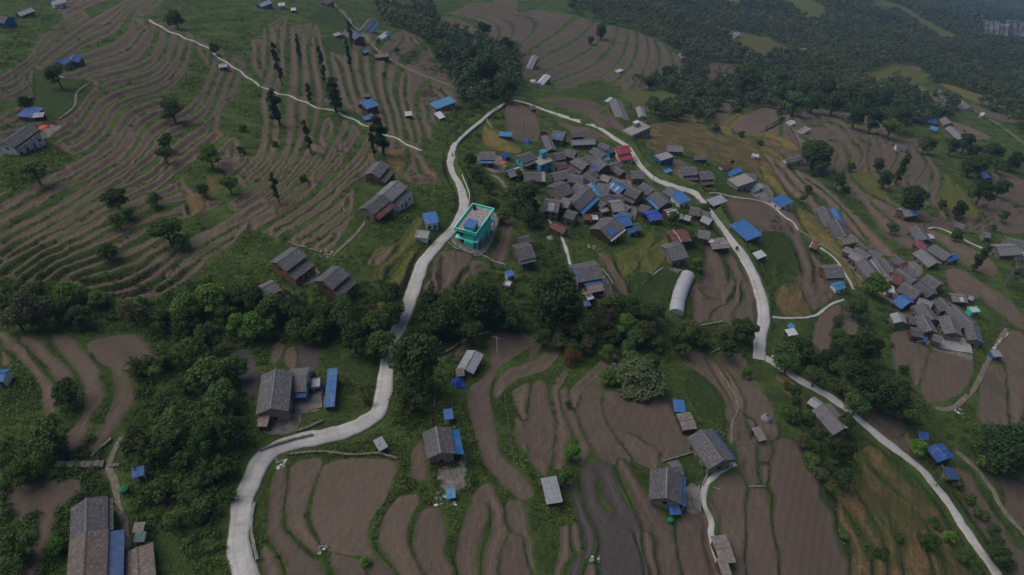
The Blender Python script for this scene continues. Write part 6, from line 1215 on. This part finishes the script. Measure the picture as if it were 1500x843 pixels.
def flat(t, x1, y1, x2, y2, W, he, wall, label, top=None, cloths=None):
    h = house(t, x1, y1, x2, y2, W, he, 'slab', wall, label, flat=True, frame='blue_paint')
    if top: MB().box(*top[:4], he+.165, he+2.3).build('stair_tower', top[4], h); MB().box(top[0]-.2, top[1]+.2, top[2]-.2, top[3]+.2, he+2.302, he+2.42).build('tower_roof', top[5], h)
    return h
flat('V2', 730, 100, 990, 85, 7, 3.4, 'grey_plaster', 'grey concrete house with a white-topped roof room above the road bend', (0.5, 3.6, 1.2, 3.3, 'grey_plaster', 'white'))
flat('V1', 890, 515, 1070, 515, 6.0, 5.4, 'sky_paint', 'sky-blue two-storey concrete house with a pale flat roof in the upper village', (.2, 2.6, .6, 2.8, 'sky_paint', 'sky_tin'))
flat('V5', 690, 700, 910, 700, 7, 4.4, 'grey_plaster', 'grey flat-roofed house with a cluttered pink-grey terrace, right of the dark crop plot')
rr_h = house('V2', 575, 345, 758, 345, 5.5, 5.0, 'bright_red', 'white', 'white building with two bright red roof tiers right beside the village road', lean='f', lean_mat='bright_red', lean_w=2.6, lean_wall='white', pitch=20)
# plastic tunnel greenhouse
P = spline([(1008, 401), (1001, 416), (994, 436), (991, 457)], 4); X_, Y_ = hit(P[:, 0], P[:, 1], 1.0); Zg = HF(X_, Y_); n = len(P); c0 = (float(X_[n//2]), float(Y_[n//2]), float(Zg[n//2]))
T_ = thing('greenhouse', 'curved grey-white plastic tunnel greenhouse beside the brown terraces', 'greenhouse', c0); v = []; m = 11
for i in range(n):
    j = min(i+1, n-1); k_ = max(i-1, 0); tx, ty = X_[j]-X_[k_], Y_[j]-Y_[k_]; l = math.hypot(tx, ty); nx_, ny_ = -ty/l, tx/l
    for q in range(m): th = math.pi*q/(m-1); v.append((X_[i]+nx_*2.4*math.cos(th)-c0[0], Y_[i]+ny_*2.4*math.cos(th)-c0[1], Zg[i]-.4+2.5*math.sin(th)**.8+(.06 if i % 3 == 0 else 0)-c0[2]))
MB().add(v, [(i*m+q, i*m+q+1, (i+1)*m+q+1, (i+1)*m+q) for i in range(n-1) for q in range(m-1)]+[tuple(range(m)), tuple((n-1)*m+q for q in range(m))]).build('plastic_cover', 'poly', T_)
for i in (0, n//3, 2*n//3, n-1): MB().tube([(p[0], p[1], p[2]+.07) for p in v[i*m:(i+1)*m]], .045, 5).build('hoop', 'steel', T_)
# ---------------------------------------------------------------- yards and walls
def yard(t, pts, mat, lift=.12):
    P = [zp(t, *map(float, q.split(','))) for q in pts.split()]; X, Y = hit(np.array([p[0] for p in P]), np.array([p[1] for p in P])); z = HF(X, Y)
    A = np.c_[X-X.mean(), Y-Y.mean(), np.ones(len(X))]; s, *_ = np.linalg.lstsq(A, z, rcond=None); z = z.mean()+.55*(A[:, :2] @ s[:2])+lift
    top = list(zip(X, Y, z)); ar = sum(top[i][0]*top[(i+1) % len(top)][1]-top[(i+1) % len(top)][0]*top[i][1] for i in range(len(top)))
    if ar < 0: top = top[::-1]
    MB().slab(top, 2.2).build('courtyard', mat, None, kind='structure')
simple('paving', c4(.22, .205, .19), var=.35, sc=.5, col2=c4(.11, .10, .09), obvar=.2); simple('pale_paving', c4(.36, .35, .34), var=.2, sc=.4, obvar=.1)
yard('W3', '130,600 270,520 400,560 760,260 885,300 760,560 600,790 450,770 270,700', 'paving'); yard('N', '1060,225 1160,205 1195,130 1212,250 1190,340 1060,335', 'paving')
yard('O', '1000,335 1070,335 1080,470 985,468', 'paving'); yard('V8', '440,590 720,600 800,640 1080,640 1150,840 880,790 600,740 450,680', 'pale_paving', .3); yard('V7', '930,235 1010,230 1100,290 1130,380 1060,400 960,330', 'paving')
yard('V3', '800,330 880,300 930,420 900,540 800,560 690,490', 'paving'); yard('W4', '600,600 880,420 930,480 880,590 720,660', 'paving'); yard('W6', '590,520 950,450 960,640 700,680 590,690', 'paving'); yard('G', '1390,280 1440,270 1480,340 1400,330', 'paving'); yard('W1', '1180,570 1400,640 1320,680 1190,610', 'paving')
def wall(t, pts, h, wd, label, mat='stone', name='stone_wall'):
    P = spline([zp(t, *map(float, q.split(','))) for q in pts.split()], 3); X, Y = hit(P[:, 0], P[:, 1]); Z = HF(X, Y); n = len(X); c = (float(X[n//2]), float(Y[n//2]), float(Z[n//2])); v = []
    for i in range(n):
        j = min(i+1, n-1); k_ = max(i-1, 0); tx, ty = X[j]-X[k_], Y[j]-Y[k_]; l = math.hypot(tx, ty)+1e-9; nx_, ny_ = -ty/l*wd/2, tx/l*wd/2; hh_ = h*random.uniform(.8, 1.15)
        for s, z in ((-1, -.5), (-.9*random.uniform(.8, 1.1), hh_), (.9*random.uniform(.8, 1.1), hh_), (1, -.5)): v.append((X[i]+nx_*s-c[0], Y[i]+ny_*s-c[1], Z[i]+z-c[2]))
    o = MB().add(v, [(i*4+q, (i+1)*4+q, (i+1)*4+(q+1) % 4, i*4+(q+1) % 4) for i in range(n-1) for q in range(4)]+[(0, 1, 2, 3), ((n-1)*4+3, (n-1)*4+2, (n-1)*4+1, (n-1)*4)]).build(name, mat, None, label=label, category='wall'); o.location = c
wall('N', '180,150 380,138 560,158 700,150 815,182', .6, .5, 'long low dark stone wall along the top of the ploughed fields below the road')
wall('N', '20,130 120,95 240,60 330,40', .7, .45, 'retaining wall on the upper side of the road bend'); wall('J', '1010,402 1100,378 1195,312', .7, .6, 'pale stone wall right of the largest roadside tree'); wall('J', '1235,292 1350,262', .6, .5, 'short stone wall at the top of the central fields')
wall('M', '330,215 460,218 600,208', .8, 1.6, 'broad rough stone terrace wall at the lower left'); wall('M', '415,158 520,160 600,100 640,60', .5, .5, 'curved pale stone edge around the lower left field'); wall('M', '630,218 690,214', .5, .8, 'short stone wall stub right of the rough terrace wall')
wall('K', '1085,228 1150,215 1210,205', .5, .4, 'pale wall below the brown terraces by the greenhouse', 'grey_plaster'); wall('K', '1262,212 1320,240 1385,292', .5, .4, 'stone edge between the brown terraces and the junction'); wall('K', '1140,385 1180,365 1215,350', .5, .5, 'short stone edge above the long right-hand fields')
wall('W3', '130,600 270,700 440,770 600,792 720,660 800,480 885,300', .5, .3, 'low grey wall around the yard of the turquoise house', 'grey_plaster'); wall('F', '1300,650 1370,680 1435,705', .6, .5, 'short pale wall below the yard of the turquoise house', 'grey_plaster')
wall('J', '230,835 300,815 390,775', .6, .5, 'rough stone wall between the compound and the road'); wall('O', '865,192 960,165 1070,132', .5, .4, 'stone edge above the dark crop plot'); wall('O', '1073,330 1078,400 1083,478', .6, .3, 'yard wall right of the square concrete yard', 'grey_plaster')
wall('O', '1090,330 1115,280 1140,220', .5, .3, 'thin wall linking the yard and the large slate house', 'grey_plaster'); wall('V8', '1090,650 1125,740 1150,840', .8, .3, 'pale green-white wall on the right of the concrete yard', 'white'); wall('V8', '450,690 600,745 860,795', .5, .3, 'front edge wall of the concrete yard')
wall('W1', '300,600 380,700 450,830', .5, .3, 'thin pale wall right of the blue-stripped slate house', 'grey_plaster'); wall('V3', '1340,370 1420,460 1400,590', .6, .3, 'curved pale lane wall beside the large blue roof', 'grey_plaster'); wall('W1', '1000,690 1130,600', .4, .5, 'line of pale stones above the dark crop field', 'rock')
wall('W4', '460,700 540,750 620,840', .5, .3, 'thin wall in front of the plain tan-walled slate house'); wall('J', '1040,580 1030,640 1022,700', .4, .3, 'faint low wall on the grass below the tarpaulin'); wall('F', '1185,200 1225,300 1222,360', .5, .25, 'low white kerb wall on the outer side of the road curve', 'white')
wall('W4', '560,90 740,130 950,195', .5, .5, 'dark stone wall above the larger two-tier slate house'); wall('C', '60,760 62,700', .4, .4, 'short wall at the field below the start of the right road'); wall('O', '1360,335 1450,338', .4, .5, 'short stone step between the right-hand fields'); wall('P', '970,150 1020,220 1060,290', .5, .25, 'thin white wall beside the blue tin roofs of the lower right', 'white')
wall('N', '-5,430 -20,500 -22,600 10,760', .4, .6, 'stones lining the right side of the road at the lower left', 'rock'); wall('M', '1440,570 1460,640 1480,760', .5, .4, 'grey kerb on the right side of the road at the bottom')
# ---------------------------------------------------------------- heaps, tanks, tarpaulins, poles
def dome(u, v, r, h, mat, name, label, cat, jit=.06, cap=None):
    g = ground(u, v); T_ = thing(name, label, cat, g, random.uniform(0, 6)) if cap else None; mb = MB(); s = 12; vv_ = []; R = 6
    for i in range(R+1):
        f = i/R; q = math.sqrt(max(0, 1-f**2.2))*r
        for j in range(s): k_ = 1+random.uniform(-jit, jit); vv_.append((q*k_*math.cos(6.2832*j/s), q*k_*math.sin(6.2832*j/s), -.3+f*(h+.3)+random.uniform(-jit, jit)*.3))
    mb.add(vv_, [(i*s+j, i*s+(j+1) % s, (i+1)*s+(j+1) % s, (i+1)*s+j) for i in range(R) for j in range(s)])
    if cap: mb.build('heap', mat, T_, True); MB().blob((0, 0, h-.02), (r*.3, r*.3, .16), 8, 5, .1).build('cap', cap, T_, True)
    else: o = mb.build(name, mat, None, True, label=label, category=cat); o.location = g
dome(1014, 350, 1.9, 2.6, 'straw', 'haystack', 'pale domed haystack beside the dark red tin roof', 'haystack', cap='wood'); dome(1122, 615, 1.5, 2.0, 'rock', 'haystack', 'pale grey heap on the strip between the right-hand fields', 'haystack', cap='wood')
dome(781, 121, 2.4, 2.4, 'white', 'haystack', 'white domed stack on the terraces near the tall pole', 'haystack', cap='straw'); dome(1035, 308, 1.0, .8, 'white', 'haystack', 'white heap at the road side near the open grey stall', 'heap', cap='rock')
dome(63, 186, 1.7, .7, 'orange_cloth', 'tarpaulin', 'orange-red tarpaulin heap beside the blue-roofed stone shed', 'tarpaulin', .12); dome(737, 240, 1.5, .8, 'orange_cloth', 'tarpaulin', 'orange-red tarpaulin in the yard below the mustard field', 'tarpaulin', .12)
dome(74, 183, .9, .3, 'orange_cloth', 'tarpaulin', 'small faded orange cloth right of the orange-red tarpaulin heap', 'tarpaulin', .15); dome(841, 277, .8, 1.2, 'magenta', 'cloth', 'magenta cloth hanging by the blue tin shed in the village', 'cloth', .2); dome(806, 350, 1.3, 1.0, 'steel', 'scrap_heap', 'dull scrap heap beside the tan-walled house', 'heap', .2)
def tarp(u, v, w_, d_, h, label, rz=0.3):
    g = ground(u, v); mb = MB(); n = 9; vv_ = []
    for i in range(n):
        for j in range(n):
            x = (i/(n-1)-.5); y = (j/(n-1)-.5); z = h*(1-(abs(x)*2)**1.3)*(1-.75*(abs(y)*2)**2)+random.uniform(-.06, .06); vv_.append((x*w_*(1+.08*math.sin(j*2)), y*d_*(1+.08*math.sin(i*1.7)), max(z, .02)))
    mb.add(vv_, [(i*n+j, (i+1)*n+j, (i+1)*n+j+1, i*n+j+1) for i in range(n-1) for j in range(n-1)]); o = mb.build('tarpaulin', 'tarp_blue', None, label=label, category='tarpaulin'); o.location = g; o.rotation_euler = (0, 0, rz)
tarp(671, 563, 3.2, 3.4, 1.7, 'dark blue tarpaulin draped over a heap below the narrow grey tin shed'); tarp(773, 208, 3.4, 3.6, 1.8, 'deep blue peaked tarpaulin on the soil above the village', .8)
def tank(u, v, r, h, mat, label):
    T_ = thing('water_tank', label, 'water tank', ground(u, v)); P = []
    for z in np.linspace(-.2, h, 9): P.append((0, 0, z))
    MB().tube(P, [r*(1 if i % 2 else .95) for i in range(9)], 14).build('tank', mat, T_); MB().tube([(0, 0, h+.003), (0, 0, h+.18), (0, 0, h+.26)], [r*.8, r*.45, r*.3], 12).build('lid', mat, T_)
tank(185, 722, .75, 1.4, 'green_paint', 'bright green water tank below the dark blue roofed hut at the lower left'); tank(981, 766, .6, 1.2, 'green_paint', 'green water tank below the house with the square concrete yard'); tank(988, 588, .5, 1.0, 'green_paint', 'small green tank at the top of the blue roofed shed by the large slate house'); tank(459, 553, .7, 1.5, 'black', 'dark water tank at the back of the compound yard')
tank(916, 329, .45, .9, 'green_paint', 'small green tank on the edge of the large blue roof in the village')
def rocks(u, v, n, r, label):
    T_ = thing('rock_pile', label, 'rock pile', ground(u, v))
    for i in range(n):
        x, y = random.uniform(-r, r), random.uniform(-r, r); s = random.uniform(.15, .5); gg = T_.location; z = float(HF(np.array([gg[0]+x]), np.array([gg[1]+y]))[0])-gg[2]
        MB().blob((x, y, z+s*.2), (s, s*random.uniform(.6, 1), s*.6), 7, 5, .22).build('rock', 'white' if i % 3 == 0 else 'rock', T_)
rocks(409, 680, 12, 1.2, 'whitish rocks where the road bend meets the ploughed fields'); rocks(477, 804, 9, 1.1, 'pale rocks at the lower corner of the largest lower left field'); rocks(872, 818, 9, 1.0, 'pale rocks on the grass between the lower centre fields'); rocks(655, 733, 18, 2.2, 'scattered pale stones below the grey yard')
rocks(1405, 603, 10, 1.2, 'pale stones where the dirt track starts at the right'); rocks(702, 240, 12, 2.0, 'pale stones on the slope left of the village path'); rocks(884, 440, 14, 2.0, 'white rubble beside the brown sheds of the blue-stripped slate house'); rocks(1138, 530, 16, 2.4, 'pale boulders at the end of the main road'); rocks(95, 113, 10, 3, 'stones on the wall end at the upper left'); rocks(478, 372, 12, 1.6, 'pale stones above the two-tier slate houses'); rocks(868, 362, 10, 1.4, 'pale stones under the raised house')
def pole(u, v, h, label, arm=True, mat='steel', tilt=0):
    T_ = thing('utility_pole', label, 'utility pole', ground(u, v), random.uniform(-.5, .5)); MB().tube([(0, 0, -.6), (0, 0, h*.5), (tilt, 0, h)], [.14, .11, .07], 7).build('pole', mat, T_)
    if arm:
        MB().box(-.8+tilt, .8+tilt, -.05, .05, h-.6, h-.5).build('crossarm', 'steel', T_)
        for x in (-.7, 0, .7): MB().tube([(x+tilt, 0, h-.498), (x+tilt, 0, h-.28)], .05, 6).build('insulator', 'white', T_)
pole(863, 197, 8, 'thin roadside pole by the top right corner of the village'); pole(957, 263, 6, 'short pole at the road edge in the lower right of the village', False); pole(788, 136, 14, 'very tall thin pole on the upper terraces'); pole(728, 520, 7, 'pale pole at the top of the central fields', True, 'white'); pole(1103, 345, 5, 'small dark pole behind the large flat blue roof', False, 'dark_wood')
pole(50, 135, 9, 'tall weathered pole at the upper left', True, 'bark', .6); pole(565, 312, 7, 'leaning thin pole left of the twin slate houses', False, 'pale_bark', -1.2); pole(1335, 520, 7, 'thin pole below the concrete yard of the right hamlet'); pole(330, 82, 6, 'pole by the small grey shed on the narrow path'); pole(1041, 735, 6, 'pole beside the curved stone path', True, 'pale_bark')
T_ = thing('banner', 'tall narrow white cloth banner left of the joined slate houses', 'banner', ground(503, 313)); MB().tube([(0, 0, -.3), (0, 0, 4.2)], [.06, .04], 6).build('pole', 'wood', T_)
MB().add([(0.06+(.6+.1*math.sin(i))*j, .08*math.sin(i*1.3+j*2), 4.1-i*.42) for i in range(9) for j in (0, .5, 1)], [(i*3+j, (i+1)*3+j, (i+1)*3+j+1, i*3+j+1) for i in range(8) for j in (0, 1)]).build('cloth', 'white', T_)
# ---------------------------------------------------------------- people and motorbikes
def person(g, rz, label, shirt, trousers, pose='walk'):
    T_ = thing('person', label, 'person', g, rz)
    if pose == 'walk': J = dict(pel=(0, 0, .95), chest=(0, 0, 1.28), neck=(0, 0, 1.47), head=(.02, 0, 1.62), top=(.01, 0, 1.72), sl=(0, .19, 1.42), el=(-.08, .25, 1.14), hl=(-.02, .24, .86), sr=(0, -.19, 1.42), er=(.06, -.25, 1.15), hr=(.16, -.23, .90), kl=(.16, .1, .5), fl=(.12, .1, .06), tl=(.28, .1, .03), kr=(-.02, -.1, .5), fr=(-.22, -.1, .1), tr=(-.08, -.1, .03))
    elif pose == 'stand': J = dict(pel=(0, 0, .95), chest=(0, 0, 1.28), neck=(0, 0, 1.47), head=(.02, 0, 1.62), top=(.01, 0, 1.72), sl=(0, .19, 1.42), el=(-.02, .24, 1.14), hl=(.05, .23, .86), sr=(0, -.19, 1.42), er=(-.02, -.24, 1.15), hr=(.05, -.23, .86), kl=(.02, .1, .5), fl=(0, .1, .06), tl=(.16, .1, .03), kr=(.02, -.1, .5), fr=(0, -.1, .06), tr=(.16, -.1, .03))
    else: J = dict(pel=(-.1, 0, .86), chest=(.0, 0, 1.18), neck=(.06, 0, 1.36), head=(.1, 0, 1.52), top=(.09, 0, 1.62), sl=(.05, .19, 1.31), el=(.25, .27, 1.1), hl=(.46, .26, 1.03), sr=(.05, -.19, 1.31), er=(.25, -.27, 1.1), hr=(.46, -.26, 1.03), kl=(.27, .17, .72), fl=(.12, .17, .32), tl=(.27, .17, .3), kr=(.27, -.17, .72), fr=(.12, -.17, .32), tr=(.27, -.17, .3))
    ks = list(J); R = dict(pel=.145, chest=.16, neck=.055, head=.095, top=.07, sl=.075, el=.05, hl=.035, sr=.075, er=.05, hr=.035, kl=.065, fl=.045, tl=.035, kr=.065, fr=.045, tr=.035)
    E_ = [('pel', 'chest'), ('chest', 'neck'), ('neck', 'head'), ('head', 'top'), ('chest', 'sl'), ('sl', 'el'), ('el', 'hl'), ('chest', 'sr'), ('sr', 'er'), ('er', 'hr'), ('pel', 'kl'), ('kl', 'fl'), ('fl', 'tl'), ('pel', 'kr'), ('kr', 'fr'), ('fr', 'tr')]
    def skin(keys, grow, nm, mat):
        kk = [k for k in ks if k in keys]; me = bpy.data.meshes.new(nm); me.from_pydata([J[k] for k in kk], [(kk.index(a_), kk.index(b_)) for a_, b_ in E_ if a_ in kk and b_ in kk], []); me.materials.append(MAT[mat]); o = link(nm, me, T_)
        md = o.modifiers.new('skin', 'SKIN'); sv = me.skin_vertices[0].data
        for i, k in enumerate(kk): sv[i].radius = (R[k]+grow,)*2; sv[i].use_root = (k in ('pel', 'chest') and i == 0)
        o.modifiers.new('sub', 'SUBSURF').levels = 1; o.modifiers['sub'].render_levels = 2; return o
    skin(ks, 0, 'body', 'skin'); skin(['chest', 'sl', 'el', 'sr', 'er'], .03, 'shirt', shirt); skin(['pel', 'kl', 'fl', 'kr', 'fr'], .022, 'trousers', trousers)
    h = J['head']; MB().blob((h[0]-.02, h[1], h[2]+.06), (.115, .105, .10), 10, 7).build('hair', 'black', T_, True); return T_
def motorbike(g, rz, label):
    T_ = thing('motorcycle', label, 'motorcycle', g, rz)
    for x in (-.62, .66):
        w_ = MB(); s = 16; w_.add([(x+r_*math.cos(6.2832*i/s), y_, .31+r_*math.sin(6.2832*i/s)) for i in range(s) for r_, y_ in ((.31, -.05), (.31, .05), (.24, .05), (.24, -.05))], [(i*4+q, ((i+1) % s)*4+q, ((i+1) % s)*4+(q+1) % 4, i*4+(q+1) % 4) for i in range(s) for q in range(4)])
        o = w_.build('wheel', 'black', T_); MB().tube([(x, -.06, .31), (x, .06, .31)], .12, 8).build('hub', 'steel', o)
    MB().blob((.16, 0, .78), (.30, .14, .15), 10, 7).build('fuel_tank', 'red_tin', T_, True); MB().box(-.55, -.08, -.13, .13, .72, .80).build('seat', 'black', T_); MB().box(-.15, .28, -.14, .14, .28, .62).build('engine', 'steel', T_)
    MB().tube([(.66, .0, .31), (.42, 0, .95)], .045, 6).tube([(-.62, .09, .31), (-.1, .09, .6), (.4, .05, .9)], .03, 6).build('frame', 'steel', T_); MB().tube([(.34, -.34, 1.03), (.44, 0, .98), (.34, .34, 1.03)], .022, 6).build('handlebar', 'black', T_); MB().blob((.52, 0, .9), .09, 8, 6).build('headlight', 'glass', T_, True)
g = ground(663, 229); g.z += .06; motorbike(g, 1.5, 'dark motorcycle being ridden on the curved road above the turquoise house'); person(g, 1.5, 'rider in dark clothes on the motorcycle on the curved road', 'black', 'dark_wood', 'ride')
g = ground(1417, 577); motorbike(g, .9, 'dark motorcycle on the dirt track right of the hamlet'); person(g, .9, 'rider in a brown shirt on the dirt track motorcycle', 'wood', 'black', 'ride')
g = ground(930, 232); g.z += .06; person(g, 2.2, 'person in a dark shirt standing on the road beside the red-roofed building', 'black', 'blue_paint', 'stand'); g = ground(932, 237); g.z += .06; person(g, -1.0, 'person in a red shirt walking on the road beside the red-roofed building', 'red_tin', 'black')
g = ground(1004, 281); g.z += .06; person(g, -.5, 'person in a blue shirt walking near the wide road bend', 'blue_paint', 'black'); g = ground(68, 200); person(g, 1, 'person in a white shirt near the orange-red tarpaulin heap', 'white', 'black', 'stand')

a_ = ground(728, 520); b_ = ground(776, 860); mb = MB(); mb.tube([(0, 0, 6.6)]+[((b_-a_)*f+Vector((0, 0, 6.6-2.2*math.sin(math.pi*f)))) for f in (.2, .4, .6, .8, 1)], .014, 4)
o = mb.build('power_line', 'steel', None, label='thin cable running from the pale pole over the central fields to the bottom edge', category='cable'); o.location = a_
g = frame_from('W3', (540, 470), (775, 240), (260, 330), 6.6); a, g, rz, L, W = g; R_ = Matrix.Rotation(rz, 3, 'Z'); q = a+R_ @ Vector((L-1.6, W-1.4, 0))
T_ = thing('water_tank', 'black water tank on the flat roof of the turquoise house', 'water tank', (q.x, q.y, g+6.48)); MB().tube([(0, 0, z) for z in np.linspace(0, 1.3, 7)], [.5, .55, .5, .55, .5, .55, .5], 12).build('tank', 'black', T_); MB().tube([(0, 0, 1.303), (0, 0, 1.42)], [.4, .2], 12).build('lid', 'black', T_)
# ---------------------------------------------------------------- far valley
g = ground(1478, 56); rs = np.random.RandomState(4); v = []; n = 44; m = 12
for i in range(n):
    for j in range(m):
        x = (i/(n-1)-.5)*120; z = (j/(m-1))*44-6; v.append((x, 4*math.sin(i*.4)+5*(i % 4 == 0)+rs.uniform(-2.5, 2.5)-(m-j)*2.2+(3 if i % 3 else -3), z*(.78+.06*math.sin(i*.9+1)+.05*math.sin(i*2.1))+rs.uniform(-1.5, 1.5)))
simple('bluff', c4(.24, .24, .26), var=.3, sc=.05, obvar=0)
o = MB().add(v, [(i*m+j, (i+1)*m+j, (i+1)*m+j+1, i*m+j+1) for i in range(n-1) for j in range(m-1)]).build('cliff', 'bluff', None, kind='structure'); o.location = g
# ---------------------------------------------------------------- air
hz = bpy.data.materials.new('haze'); hz.use_nodes = True; hn = hz.node_tree; hn.nodes.remove(hn.nodes['Principled BSDF'])
pv = hn.nodes.new('ShaderNodeVolumePrincipled'); pv.inputs['Color'].default_value = (.45, .65, 1, 1); pv.inputs['Density'].default_value = 0.00014; pv.inputs['Anisotropy'].default_value = .2
hn.links.new(pv.outputs[0], hn.nodes['Material Output'].inputs['Volume']); MAT['haze'] = hz
MB().box(-5400, 5800, -60, 4100, -1100, 152).build('haze', 'haze', None, kind='stuff', label='thin bluish air over the valley', category='haze')
